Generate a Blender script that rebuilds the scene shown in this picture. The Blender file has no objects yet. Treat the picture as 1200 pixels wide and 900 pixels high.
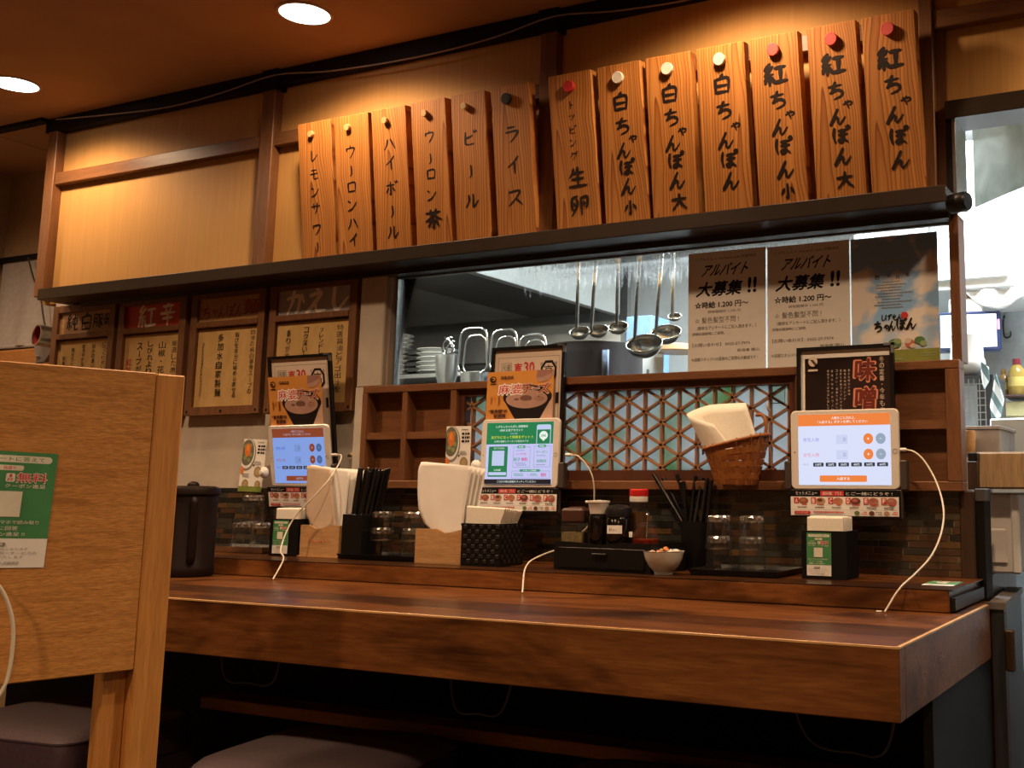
import bpy, math, random
from mathutils import Vector, Matrix
random.seed(7)
sc = bpy.context.scene
COL = sc.collection
PI = math.pi

# ------------------------------------------------------------------ camera, world, exposure
F, YAW, PIT, ROL = 1264.0, math.radians(-25.35), math.radians(8.23), math.radians(0.29)
PPX, PPY = 827.6, 390.4                       # principal point on the 1200x900 frame
CAM = Vector((0, -2.2, 1.1))
_f = Vector((math.sin(YAW)*math.cos(PIT), math.cos(YAW)*math.cos(PIT), math.sin(PIT)))
_r = Vector((math.cos(YAW), -math.sin(YAW), 0))
_u = _r.cross(_f)
_r2 = _r*math.cos(ROL) + _u*math.sin(ROL)
_u2 = _u*math.cos(ROL) - _r*math.sin(ROL)
cd = bpy.data.cameras.new('camera')
cam = bpy.data.objects.new('camera', cd); COL.objects.link(cam)
cam.matrix_world = Matrix(((_r2.x, _u2.x, -_f.x, CAM.x), (_r2.y, _u2.y, -_f.y, CAM.y),
                           (_r2.z, _u2.z, -_f.z, CAM.z), (0, 0, 0, 1)))
cd.sensor_fit = 'HORIZONTAL'; cd.sensor_width = 36; cd.lens = F/1200*36
cd.shift_x = (600-PPX)/1200; cd.shift_y = (PPY-450)/1200
cd.clip_start = 0.02; cd.clip_end = 60
sc.camera = cam

def ray(x, y):
    return _r2*((x-PPX)/F) - _u2*((y-PPY)/F) + _f
def atY(x, y, Y):
    d = ray(x, y); return CAM + d*((Y-CAM.y)/d.y)
def atZ(x, y, Z):
    d = ray(x, y); return CAM + d*((Z-CAM.z)/d.z)
def atD(x, y, s):
    return CAM + ray(x, y)*s

vs = sc.view_settings
vs.view_transform = 'Standard'; vs.look = 'None'; vs.gamma = 1; vs.use_curve_mapping = False
vs.exposure = 0.0
wd = bpy.data.worlds.new('world'); sc.world = wd; wd.use_nodes = True
wd.node_tree.nodes['Background'].inputs[0].default_value = (1.0, 0.72, 0.5, 1)
wd.node_tree.nodes['Background'].inputs[1].default_value = 0.015
sc.cycles.max_bounces = 8; sc.cycles.transparent_max_bounces = 24; sc.cycles.transmission_bounces = 8
sc.cycles.use_denoising = True; sc.cycles.caustics_reflective = False; sc.cycles.caustics_refractive = False
sc.cycles.sample_clamp_indirect = 3.0

WARM = (1.0, 0.66, 0.39)
COOL = (0.86, 0.95, 1.0)
def light(name, kind, loc, energy, color, target=None, **kw):
    l = bpy.data.lights.new(name, kind); l.energy = energy; l.color = color
    for k, v in kw.items(): setattr(l, k, v)
    o = bpy.data.objects.new(name, l); COL.objects.link(o); o.location = loc
    if target is not None:
        o.rotation_euler = (Vector(target)-Vector(loc)).to_track_quat('-Z', 'Y').to_euler()
    return o
CEIL = 2.30
ROW1 = [(-3.22, -0.28), (-2.05, -0.28), (-0.92, -0.28)]           # downlights along the wall
ROW2 = [(-2.4, -0.80), (-1.36, -0.80), (-0.3, -0.80)]            # second row, over the counter's front edge
ROW3 = [(-2.6, -2.8), (-1.2, -2.8), (0.3, -2.8)]                 # room
for p in ROW1:
    light('downlight_or_fill_beam', 'SPOT', (p[0], p[1], CEIL-0.03), 20, WARM, (p[0], p[1], 0), spot_size=math.radians(158), spot_blend=0.55, shadow_soft_size=0.035)
for p in ROW2:
    light('downlight_or_fill_beam', 'SPOT', (p[0], p[1], CEIL-0.03), 48, WARM, (p[0], p[1], 0), spot_size=math.radians(125), spot_blend=0.8, shadow_soft_size=0.035)
for p in ROW3:
    light('downlight_or_fill_beam', 'SPOT', (p[0], p[1], CEIL-0.03), 88, WARM, (p[0], p[1], 0), spot_size=math.radians(150), spot_blend=0.8, shadow_soft_size=0.05)
light('downlight_or_fill_beam', 'SPOT', (-3.95, -0.55, CEIL-0.03), 30, WARM, (-3.95, -0.3, 0), spot_size=math.radians(150), spot_blend=0.8, shadow_soft_size=0.05)  # added fill spot, out of view, to brighten the dark alcove
light('downlight_or_fill_beam', 'SPOT', (0.14, -0.28, CEIL-0.03), 22, WARM, (0.14, -0.28, 0), spot_size=math.radians(146), spot_blend=0.55, shadow_soft_size=0.035)
# kitchen tubes (cool)
light('kitchen_tube_light', 'AREA', (-0.45, 1.0, 2.24), 52, COOL, (-0.45, 1.2, 0), shape='RECTANGLE', size=1.2, size_y=0.3)
light('kitchen_tube_light', 'AREA', (-1.3, 0.85, 2.24), 62, COOL, (-1.3, 0.75, 0), shape='RECTANGLE', size=1.0, size_y=0.2)

light('kitchen_fill_light', 'AREA', (-2.5, 0.10, 1.725), 11.0, (1.0, 0.93, 0.82), (-2.7, 0.9, 1.45), shape='RECTANGLE', size=0.5, size_y=0.05)  # added fill hidden above the glass, brightens the left of the kitchen

# ------------------------------------------------------------------ materials
def lin(c):
    if isinstance(c, str):
        c = [int(c[i:i+2], 16)/255 for i in (0, 2, 4)]
        return tuple(x/12.92 if x <= 0.04045 else ((x+0.055)/1.055)**2.4 for x in c)
    return tuple(c)
MATS = {}
class NT:
    def __init__(s, name):
        s.m = bpy.data.materials.new(name); s.m.use_nodes = True; s.t = s.m.node_tree; s.t.nodes.clear()
        s.out = s.n('ShaderNodeOutputMaterial')
    def n(s, t, **kw):
        nd = s.t.nodes.new(t)
        for k, v in kw.items(): setattr(nd, k, v)
        return nd
    def l(s, a, b): s.t.links.new(a, b)
    def coords(s, scale=(1, 1, 1), rnd=True, kind='Object'):
        tc = s.n('ShaderNodeTexCoord'); mp = s.n('ShaderNodeMapping'); mp.inputs['Scale'].default_value = scale
        s.l(tc.outputs[kind], mp.inputs['Vector'])
        if rnd:
            oi = s.n('ShaderNodeObjectInfo'); mu = s.n('ShaderNodeMath', operation='MULTIPLY'); mu.inputs[1].default_value = 37.0
            s.l(oi.outputs['Random'], mu.inputs[0]); s.l(mu.outputs[0], mp.inputs['Location'])
        return mp.outputs[0]
    def noise(s, vec, scale=5, detail=3, rough=0.5, dist=0.0):
        n = s.n('ShaderNodeTexNoise'); n.inputs['Scale'].default_value = scale; n.inputs['Detail'].default_value = detail
        n.inputs['Roughness'].default_value = rough; n.inputs['Distortion'].default_value = dist; s.l(vec, n.inputs['Vector'])
        return n.outputs[0]
    def ramp(s, fac, stops):
        r = s.n('ShaderNodeValToRGB'); e = r.color_ramp.elements
        while len(e) < len(stops): e.new(0.5)
        for el, (p, c) in zip(e, stops): el.position = p; el.color = (*lin(c), 1)
        s.l(fac, r.inputs[0]); return r.outputs[0]
    def mix(s, fac, a, b, mode='MIX'):
        m = s.n('ShaderNodeMix', data_type='RGBA', blend_type=mode)
        for sock, v in ((m.inputs[0], fac), (m.inputs[6], a), (m.inputs[7], b)):
            if hasattr(v, 'default_value') or hasattr(v, 'is_linked'): s.l(v, sock)
            elif isinstance(v, (int, float)): sock.default_value = v
            else: sock.default_value = (*lin(v), 1)
        return m.outputs[2]
    def bsdf(s, color, rough=0.5, metal=0, spec=0.5, bump=None, bstr=0.2, bdist=0.002, **kw):
        b = s.n('ShaderNodeBsdfPrincipled')
        if hasattr(color, 'is_linked'): s.l(color, b.inputs['Base Color'])
        else: b.inputs['Base Color'].default_value = (*lin(color), 1)
        if hasattr(rough, 'is_linked'): s.l(rough, b.inputs['Roughness'])
        else: b.inputs['Roughness'].default_value = rough
        b.inputs['Metallic'].default_value = metal; b.inputs['Specular IOR Level'].default_value = spec
        for k, v in kw.items(): b.inputs[k].default_value = v
        if bump is not None:
            bn = s.n('ShaderNodeBump'); bn.inputs['Strength'].default_value = bstr; bn.inputs['Distance'].default_value = bdist
            s.l(bump, bn.inputs['Height']); s.l(bn.outputs[0], b.inputs['Normal'])
        s.l(b.outputs[0], s.out.inputs[0]); return b

def plain(name, color, rough=0.5, metal=0.0, spec=0.5, var=0.12, scale=30, bstr=0.0, **kw):
    if name in MATS: return MATS[name]
    t = NT(name); v = t.coords()
    n = t.noise(v, scale, 3)
    c = lin(color)
    col = t.ramp(n, [(0.3, tuple(x*(1-var) for x in c)), (0.7, tuple(min(1, x*(1+var)) for x in c))])
    t.bsdf(col, rough, metal, spec, n if bstr else None, bstr, **kw)
    MATS[name] = t.m; return t.m
def emit(name, color, strength=1.0, spec=0.0):
    if name in MATS: return MATS[name]
    t = NT(name); v = t.coords(rnd=False); n = t.noise(v, 4, 1)
    c = lin(color); col = t.ramp(n, [(0, tuple(x*0.97 for x in c)), (1, c)])
    t.bsdf((0.02, 0.02, 0.02), 0.25, 0, 0.3)
    b = [x for x in t.t.nodes if x.type == 'BSDF_PRINCIPLED'][0]
    t.l(col, b.inputs['Emission Color']); b.inputs['Emission Strength'].default_value = strength
    MATS[name] = t.m; return t.m
def grain(name, stops, scale=(3, 3, 40), rough=0.5, dist=1.2, nscale=2.0, fine=0.25, spec=0.4, bstr=0.1, knots=None, rnd=True):
    """wood: noise stretched along one axis (the axis with the small scale), fine fibre on top"""
    if name in MATS: return MATS[name]
    t = NT(name); v = t.coords(scale, rnd)
    n = t.noise(v, nscale, 4, 0.55, dist)
    f = t.noise(v, nscale*7, 2, 0.6)
    col = t.ramp(n, stops)
    fr = t.ramp(f, [(0.3, (1-fine,)*3), (0.62, (1, 1, 1))])
    col = t.mix(1.0, col, fr, 'MULTIPLY')
    if knots:
        v2 = t.coords((2.2, 2.2, 2.2), rnd); k = t.noise(v2, 2.0, 2, 0.5, 0.6)
        kr = t.ramp(k, [(0.35, knots), (0.55, (1, 1, 1))]); col = t.mix(1.0, col, kr, 'MULTIPLY')
    t.bsdf(col, rough, 0, spec, f, bstr, 0.001)
    MATS[name] = t.m; return t.m
def cedar():
    t = NT('cedar_board_wood'); v = t.coords((1, 1, 1), False)
    oi = t.n('ShaderNodeObjectInfo'); sx = t.n('ShaderNodeSeparateXYZ'); t.l(v, sx.inputs[0])
    def mth(op, a, b=None, c=None):
        n = t.n('ShaderNodeMath', operation=op)
        for i, x in enumerate((a, b, c)):
            if x is None: continue
            if isinstance(x, (int, float)): n.inputs[i].default_value = x
            else: t.l(x, n.inputs[i])
        return n.outputs[0]
    off = mth('MULTIPLY', oi.outputs['Random'], 61.0)
    cb = t.n('ShaderNodeCombineXYZ'); t.l(mth('MULTIPLY', sx.outputs[0], 7.0), cb.inputs[0]); t.l(mth('ADD', mth('MULTIPLY', sx.outputs[2], 3.2), off), cb.inputs[2]); t.l(off, cb.inputs[1])
    nz = t.noise(cb.outputs[0], 1.0, 2, 0.5)
    pith = mth('MULTIPLY_ADD', mth('FRACT', mth('MULTIPLY', oi.outputs['Random'], 17.3)), 0.12, -0.06)
    x = mth('ADD', mth('ADD', sx.outputs[0], pith), mth('MULTIPLY_ADD', nz, 0.05, -0.025))
    r = mth('SQRT', mth('ADD', mth('MULTIPLY', x, x), 0.00022))
    f = mth('ADD', mth('MULTIPLY', r, 150.0), mth('MULTIPLY', sx.outputs[2], 4.5)); f = mth('ADD', f, off); f = mth('ADD', f, mth('MULTIPLY', nz, 1.5))
    ring = mth('FRACT', f)
    col = t.ramp(ring, [(0.0, (0.60, 0.27, 0.072)), (0.55, (0.55, 0.232, 0.056)), (0.86, (0.38, 0.135, 0.030)), (0.95, (0.24, 0.070, 0.016)), (1.0, (0.46, 0.18, 0.045))])
    wn = t.n('ShaderNodeTexWhiteNoise', noise_dimensions='1D'); t.l(mth('FLOOR', f), wn.inputs['W'])
    col = t.mix(1.0, col, t.ramp(wn.outputs[0], [(0, (0.84, 0.80, 0.76)), (1, (1.04, 1.03, 1.0))]), 'MULTIPLY')
    mp3 = t.n('ShaderNodeMapping'); mp3.inputs['Scale'].default_value = (400, 400, 6); t.l(v, mp3.inputs['Vector'])
    fn = t.noise(mp3.outputs[0], 1, 2); col = t.mix(1.0, col, t.ramp(fn, [(0.3, (0.86, 0.84, 0.82)), (0.6, (1, 1, 1))]), 'MULTIPLY')
    t.bsdf(col, 0.5, 0, 0.35, fn, 0.15, 0.0006); return t.m
def tumbler_glass():
    t = NT('tumbler_glass'); tr = t.n('ShaderNodeBsdfTransparent'); tr.inputs[0].default_value = (0.975, 0.98, 0.975, 1)
    gl = t.n('ShaderNodeBsdfGlossy'); gl.inputs['Roughness'].default_value = 0.06
    df = t.n('ShaderNodeBsdfTranslucent'); df.inputs[0].default_value = (0.9, 0.9, 0.88, 1)
    fr = t.n('ShaderNodeFresnel'); fr.inputs['IOR'].default_value = 1.5
    mn = t.n('ShaderNodeMath', operation='MINIMUM'); t.l(fr.outputs[0], mn.inputs[0]); mn.inputs[1].default_value = 0.20
    m0 = t.n('ShaderNodeMixShader'); m0.inputs[0].default_value = 0.010; t.l(tr.outputs[0], m0.inputs[1]); t.l(df.outputs[0], m0.inputs[2])
    m1 = t.n('ShaderNodeMixShader'); t.l(mn.outputs[0], m1.inputs[0]); t.l(m0.outputs[0], m1.inputs[1]); t.l(gl.outputs[0], m1.inputs[2])
    t.l(m1.outputs[0], t.out.inputs[0]); return t.m
def thin_glass(name, tint=(0.97, 0.99, 0.98), rough=0.01, dirt=None, ior=1.5, base=0.0):
    """single-sheet glass: transparent straight through, mirror at grazing angles"""
    t = NT(name); tr = t.n('ShaderNodeBsdfTransparent'); tr.inputs[0].default_value = (*tint, 1)
    gl = t.n('ShaderNodeBsdfGlossy'); gl.inputs['Roughness'].default_value = rough
    fr = t.n('ShaderNodeFresnel'); fr.inputs['IOR'].default_value = ior
    fac = fr.outputs[0]
    if base:
        ad = t.n('ShaderNodeMath', operation='ADD'); t.l(fac, ad.inputs[0]); ad.inputs[1].default_value = base; fac = ad.outputs[0]
    mx = t.n('ShaderNodeMixShader'); t.l(fac, mx.inputs[0]); t.l(tr.outputs[0], mx.inputs[1]); t.l(gl.outputs[0], mx.inputs[2])
    last = mx.outputs[0]
    if dirt: last = dirt(t, last)
    t.l(last, t.out.inputs[0]); MATS[name] = t.m; return t.m

paper_w = plain('white_paper', (0.80, 0.78, 0.74), 0.7, var=0.03)
paper_n = plain('napkin_paper', (0.82, 0.78, 0.68), 0.8, var=0.04, scale=200)
ink = plain('black_ink', (0.012, 0.010, 0.010), 0.6, spec=0.2)
inkb = plain('sumi_ink', (0.020, 0.012, 0.010), 0.5, spec=0.25)
inkg = plain('grey_print', (0.22, 0.20, 0.18), 0.7)
red = plain('red_print', (0.52, 0.03, 0.03), 0.6)
blackp = plain('black_plastic', (0.007, 0.006, 0.006), 0.38, spec=0.3)
blackm = plain('black_matte', (0.007, 0.006, 0.006), 0.6, spec=0.12)
whitep = plain('white_plastic', (0.78, 0.76, 0.72), 0.35, var=0.02)
steel = plain('brushed_steel', (0.55, 0.55, 0.54), 0.28, 1.0, scale=60)
steeld = plain('dull_steel', (0.30, 0.30, 0.29), 0.45, 1.0, scale=20)
chrome = plain('chrome', (0.8, 0.8, 0.8), 0.12, 1.0, var=0.03)
fascia_m = grain('fascia_wall_covering', [(0.25, (0.55, 0.298, 0.095)), (0.75, (0.63, 0.355, 0.118))], (60, 60, 0.6), 0.62, 0.3, 2.0, 0.12, 0.25, 0.08, rnd=False)
darkwood = grain('dark_brown_wood', [(0.3, (0.035, 0.018, 0.010)), (0.7, (0.065, 0.032, 0.016))], (30, 30, 2), 0.45, bstr=0.08)
darkwood_h = grain('dark_brown_wood_along', [(0.3, (0.065, 0.032, 0.015)), (0.7, (0.12, 0.055, 0.024))], (2, 30, 30), 0.45, bstr=0.08)
postwood = grain('fascia_post_wood', [(0.3, (0.16, 0.07, 0.028)), (0.7, (0.25, 0.11, 0.045))], (30, 30, 2), 0.42, bstr=0.08)
postwood_h = grain('fascia_rail_wood', [(0.3, (0.16, 0.07, 0.028)), (0.7, (0.25, 0.11, 0.045))], (2, 30, 30), 0.40, bstr=0.08)
ledgem = plain('ledge_dark_lacquer', (0.028, 0.018, 0.012), 0.35, spec=0.45)
beam_m = plain('black_beam', (0.006, 0.005, 0.005), 0.6, spec=0.2)
latwood = grain('lattice_brown_wood', [(0.3, (0.155, 0.064, 0.026)), (0.7, (0.23, 0.097, 0.040))], (30, 30, 3), 0.42, bstr=0.06)
latwood_h = grain('lattice_brown_wood_along', [(0.3, (0.155, 0.064, 0.026)), (0.7, (0.23, 0.097, 0.040))], (3, 30, 30), 0.42, bstr=0.06)
framewood = grain('sign_frame_wood', [(0.3, (0.13, 0.055, 0.022)), (0.7, (0.21, 0.09, 0.036))], (30, 30, 3), 0.5)
signpaper = grain('tan_sign_paper', [(0.3, (0.50, 0.32, 0.12)), (0.7, (0.62, 0.41, 0.17))], (9, 9, 5), 0.7, 0.5, 2.0, 0.06, 0.2, 0.25)
plaque_m = grain('tan_plaque_wood', [(0.3, (0.40, 0.225, 0.105)), (0.7, (0.52, 0.30, 0.14))], (3, 30, 30), 0.55)
plaque_red = plain('red_plaque', (0.52, 0.030, 0.026), 0.5)
plaque_grey = plain('grey_plaque', (0.36, 0.33, 0.36), 0.5)
plaster = plain('beige_plaster', (0.50, 0.44, 0.37), 0.9, var=0.10, scale=14, bstr=0.25)
plaster_d = plain('grey_cloth_plaster', (0.42, 0.38, 0.35), 0.9, var=0.15, scale=9, bstr=0.2)
oak = grain('oak_veneer', [(0.25, (0.40, 0.170, 0.042)), (0.5, (0.57, 0.258, 0.066)), (0.8, (0.66, 0.315, 0.084))], (5.5, 5.5, 60), 0.5, 0.7, 2.2, 0.42, 0.35, 0.12)
oak_v = grain('oak_post', [(0.25, (0.45, 0.195, 0.048)), (0.6, (0.57, 0.26, 0.066)), (0.85, (0.64, 0.30, 0.080))], (40, 40, 1.6), 0.5, 0.7, 2.0, 0.25, 0.35, 0.1)
beech = grain('pale_box_wood', [(0.3, (0.46, 0.25, 0.10)), (0.7, (0.58, 0.34, 0.15))], (3, 30, 30), 0.55)
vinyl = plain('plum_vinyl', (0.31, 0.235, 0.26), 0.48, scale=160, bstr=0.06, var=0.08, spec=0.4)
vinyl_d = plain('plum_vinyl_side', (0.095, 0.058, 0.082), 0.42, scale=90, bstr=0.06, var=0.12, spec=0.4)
cedar_m = cedar()
ceil_m = plain('ceiling_paint', (0.44, 0.25, 0.14), 0.85, var=0.06, scale=5)
floor_m = plain('dark_floor', (0.05, 0.04, 0.035), 0.6)
roomwall = plain('room_wall_paint', (0.35, 0.24, 0.15), 0.85)

def counter_mat(name, plank=True, gain=1.0):
    t = NT(name); v = t.coords((1.3, 14, 14), False)
    n = t.noise(v, 2.2, 5, 0.6, 1.6); f = t.noise(v, 16, 2, 0.6)
    col = t.ramp(n, [(0.25, (0.085, 0.028, 0.009)), (0.48, (0.21, 0.078, 0.022)), (0.75, (0.31, 0.125, 0.036))])
    col = t.mix(1.0, col, t.ramp(f, [(0.3, (0.72, 0.68, 0.64)), (0.62, (1, 1, 1))]), 'MULTIPLY')
    v2 = t.coords((1, 2.2, 2.2), False); st = t.noise(v2, 3.1, 3, 0.6, 0.8)
    col = t.mix(1.0, col, t.ramp(st, [(0.32, (0.26, 0.22, 0.21)), (0.52, (1, 1, 1))]), 'MULTIPLY')
    v3 = t.coords((1, 1, 1), False)
    if plank:
        sx = t.n('ShaderNodeSeparateXYZ'); t.l(v3, sx.inputs[0])
        d = t.n('ShaderNodeMath', operation='DIVIDE'); d.inputs[1].default_value = 0.11; t.l(sx.outputs[1], d.inputs[0])
        fl = t.n('ShaderNodeMath', operation='FLOOR'); t.l(d.outputs[0], fl.inputs[0])
        wn = t.n('ShaderNodeTexWhiteNoise', noise_dimensions='1D'); t.l(fl.outputs[0], wn.inputs['W'])
        col = t.mix(1.0, col, t.ramp(wn.outputs[0], [(0, (0.26, 0.24, 0.25)), (0.5, (0.62, 0.58, 0.56)), (1, (1.0, 0.95, 0.9))]), 'MULTIPLY')
        fr = t.n('ShaderNodeMath', operation='FRACT'); t.l(d.outputs[0], fr.inputs[0])
        col = t.mix(1.0, col, t.ramp(fr.outputs[0], [(0.0, (0.12, 0.1, 0.1)), (0.03, (1, 1, 1))]), 'MULTIPLY')
    col = t.mix(1.0, col, (gain, gain, gain), 'MULTIPLY')
    rg = t.ramp(n, [(0.2, (0.36,)*3), (0.8, (0.24,)*3)])
    sv = t.n('ShaderNodeSeparateColor'); t.l(rg, sv.inputs[0])
    t.bsdf(col, sv.outputs[0], 0, 0.30, f, 0.08, 0.001); MATS[name] = t.m; return t.m
counter_top_m = counter_mat('counter_plank_wood', True, 0.95)
counter_face_m = counter_mat('counter_face_wood', False, 1.12)

# ------------------------------------------------------------------ mesh builder
class MB:
    def __init__(s): s.v = []; s.f = []; s.mi = []; s.sm = []; s.mats = []; s.M = Matrix(); s.lay = 0
    def mid(s, m):
        if m not in s.mats: s.mats.append(m)
        return s.mats.index(m)
    def add(s, vs, fs, m, smooth=False):
        b = len(s.v); s.v += [s.M @ Vector(p) for p in vs]; k = s.mid(m)
        for f in fs: s.f.append([b+i for i in f]); s.mi.append(k); s.sm.append(smooth)
        return s
    def box(s, lo, hi, m, bev=0.0):
        (x0, y0, z0), (x1, y1, z1) = lo, hi
        if bev <= 0:
            vs = [(x0,y0,z0),(x1,y0,z0),(x1,y1,z0),(x0,y1,z0),(x0,y0,z1),(x1,y0,z1),(x1,y1,z1),(x0,y1,z1)]
            return s.add(vs, [(0,3,2,1),(4,5,6,7),(0,1,5,4),(1,2,6,5),(2,3,7,6),(3,0,4,7)], m)
        b = min(bev, (x1-x0)/2.01, (y1-y0)/2.01, (z1-z0)/2.01)
        # chamfered box: every corner has three vertices
        vs = []; idx = {}
        for i, (sx, X) in enumerate(((1, x0), (-1, x1))):
            for j, (sy, Y) in enumerate(((1, y0), (-1, y1))):
                for k, (sz, Z) in enumerate(((1, z0), (-1, z1))):
                    for a, p in enumerate(((X, Y+sy*b, Z+sz*b), (X+sx*b, Y, Z+sz*b), (X+sx*b, Y+sy*b, Z))):
                        idx[i, j, k, a] = len(vs); vs.append(p)
        g = lambda i, j, k, a: idx[i, j, k, a]
        fs = [[g(0,0,0,0), g(0,0,1,0), g(0,1,1,0), g(0,1,0,0)], [g(1,0,0,0), g(1,1,0,0), g(1,1,1,0), g(1,0,1,0)],
              [g(0,0,0,1), g(1,0,0,1), g(1,0,1,1), g(0,0,1,1)], [g(0,1,0,1), g(0,1,1,1), g(1,1,1,1), g(1,1,0,1)],
              [g(0,0,0,2), g(0,1,0,2), g(1,1,0,2), g(1,0,0,2)], [g(0,0,1,2), g(1,0,1,2), g(1,1,1,2), g(0,1,1,2)]]
        for i in (0, 1):
            for j in (0, 1): fs.append([g(i,j,0,0), g(i,j,0,1), g(i,j,1,1), g(i,j,1,0)])
            for k in (0, 1): fs.append([g(i,0,k,0), g(i,0,k,2), g(i,1,k,2), g(i,1,k,0)])
        for j in (0, 1):
            for k in (0, 1): fs.append([g(0,j,k,1), g(0,j,k,2), g(1,j,k,2), g(1,j,k,1)])
        for i in (0, 1):
            for j in (0, 1):
                for k in (0, 1): fs.append([g(i,j,k,0), g(i,j,k,1), g(i,j,k,2)])
        c = Vector(((x0+x1)/2, (y0+y1)/2, (z0+z1)/2))
        out = []
        for f in fs:
            p = [Vector(vs[q]) for q in f]; n = (p[1]-p[0]).cross(p[2]-p[0]); cc = sum(p, Vector())/len(p)
            out.append(f if n.dot(cc-c) > 0 else f[::-1])
        return s.add(vs, out, m)
    def lathe(s, prof, m, c=(0, 0, 0), seg=24, smooth=True, cap=(True, True), flute=0.0):
        """prof: (radius, z) from bottom to top"""
        # rings are doubled where the profile turns sharply, so smooth shading stays inside each run
        runs = [[prof[0]]]
        for i in range(1, len(prof)):
            runs[-1].append(prof[i])
            if i < len(prof)-1:
                a = Vector((prof[i][0]-prof[i-1][0], prof[i][1]-prof[i-1][1])); b = Vector((prof[i+1][0]-prof[i][0], prof[i+1][1]-prof[i][1]))
                if a.length > 1e-9 and b.length > 1e-9 and a.angle(b) > math.radians(38): runs.append([prof[i]])
        ringp = lambda r, z: [(c[0]+r*(1-(flute if k % 2 else 0))*math.cos(2*PI*k/seg), c[1]+r*(1-(flute if k % 2 else 0))*math.sin(2*PI*k/seg), c[2]+z) for k in range(seg)]
        for run in runs:
            vs = []; fs = []
            for r, z in run: vs += ringp(r, z)
            for i in range(len(run)-1):
                for k in range(seg):
                    k2 = (k+1) % seg; fs.append((i*seg+k, i*seg+k2, (i+1)*seg+k2, (i+1)*seg+k))
            s.add(vs, fs, m, smooth)
        vs = ringp(*prof[0])+ringp(*prof[-1]); prof = [prof[0], prof[-1]]
        if cap[0]: s.add([vs[k] for k in range(seg)], [tuple(range(seg))[::-1]], m)
        if cap[1]: s.add([vs[(len(prof)-1)*seg+k] for k in range(seg)], [tuple(range(seg))], m)
        return s
    def tube(s, pts, r, m, seg=10, smooth=True, close=False):
        pts = [Vector(p) for p in pts]; n = len(pts); vs = []; fs = []
        rr = r if isinstance(r, (list, tuple)) else [r]*n
        up = Vector((0.13, 0.29, 1)).normalized()
        for i, p in enumerate(pts):
            if close: d = pts[(i+1) % n]-pts[i-1]
            else: d = pts[min(i+1, n-1)]-pts[max(i-1, 0)]
            d = d.normalized() if d.length > 1e-9 else Vector((0, 0, 1))
            a = d.cross(up)
            if a.length < 0.05: a = d.cross(Vector((1, 0.2, 0)))
            a.normalize(); b = d.cross(a)
            for k in range(seg):
                t = 2*PI*k/seg; vs.append(p+(a*math.cos(t)+b*math.sin(t))*rr[i])
        for i in range(n if close else n-1):
            j = (i+1) % n
            for k in range(seg):
                k2 = (k+1) % seg; fs.append((i*seg+k, j*seg+k, j*seg+k2, i*seg+k2))
        s.add(vs, fs, m, smooth)
        if not close:
            s.add(vs[:seg], [tuple(range(seg))], m); s.add(vs[-seg:], [tuple(range(seg))[::-1]], m)
        return s
    def prism(s, poly, z0, z1, m):
        n = len(poly); vs = [(x, y, z0) for x, y in poly]+[(x, y, z1) for x, y in poly]
        fs = [tuple(range(n))[::-1], tuple(range(n, 2*n))]+[(i, (i+1) % n, n+(i+1) % n, n+i) for i in range(n)]
        return s.add(vs, fs, m)
    def sphere(s, c, r, m, seg=16, rings=10, sq=(1, 1, 1)):
        prof = []
        vs = []; fs = []
        for i in range(rings+1):
            a = -PI/2+PI*i/rings
            for k in range(seg):
                b = 2*PI*k/seg
                vs.append((c[0]+r*sq[0]*math.cos(a)*math.cos(b), c[1]+r*sq[1]*math.cos(a)*math.sin(b), c[2]+r*sq[2]*math.sin(a)))
        for i in range(rings):
            for k in range(seg):
                k2 = (k+1) % seg; fs.append((i*seg+k, i*seg+k2, (i+1)*seg+k2, (i+1)*seg+k))
        return s.add(vs, fs, m, True)
    def build(s, name, parent=None, mat=None):
        me = bpy.data.meshes.new(name)
        me.from_pydata([tuple(v) for v in s.v], [], s.f)
        for m in s.mats: me.materials.append(m)
        me.polygons.foreach_set('material_index', s.mi); me.polygons.foreach_set('use_smooth', s.sm)
        me.update()
        o = bpy.data.objects.new(name, me); COL.objects.link(o)
        if parent is not None: o.parent = parent
        return o

def tag(o, label, cat, group=None, kind=None):
    o['label'] = label; o['category'] = cat
    if group: o['group'] = group
    if kind: o['kind'] = kind
    return o
def thing(name, label, cat, loc=(0, 0, 0), rot=(0, 0, 0), group=None):
    o = bpy.data.objects.new(name, None); COL.objects.link(o); o.empty_display_size = 0.03
    o.location = loc; o.rotation_euler = rot
    return tag(o, label, cat, group)
def struct(o): o['kind'] = 'structure'; return o
def copy_tree(o, parent=None):
    c = o.copy(); COL.objects.link(c)
    if parent is not None: c.parent = parent
    for ch in list(o.children): copy_tree(ch, c)
    return c

# ------------------------------------------------------------------ lettering
_glyph = {}
def glyph(ch, bold=0.0):
    k = (ch, bold)
    if k in _glyph: return _glyph[k]
    cu = bpy.data.curves.new('glyph', 'FONT'); cu.body = ch; cu.size = 1; cu.resolution_u = 2; cu.offset = bold
    ob = bpy.data.objects.new('glyph', cu); COL.objects.link(ob)
    bpy.context.view_layer.update()
    ev = ob.evaluated_get(bpy.context.evaluated_depsgraph_get()); me = ev.to_mesh()
    vs = [(v.co.x, v.co.y) for v in me.vertices]; fs = [tuple(p.vertices) for p in me.polygons]
    ev.to_mesh_clear(); bpy.data.objects.remove(ob); bpy.data.curves.remove(cu)
    _glyph[k] = (vs, fs); return _glyph[k]

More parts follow.
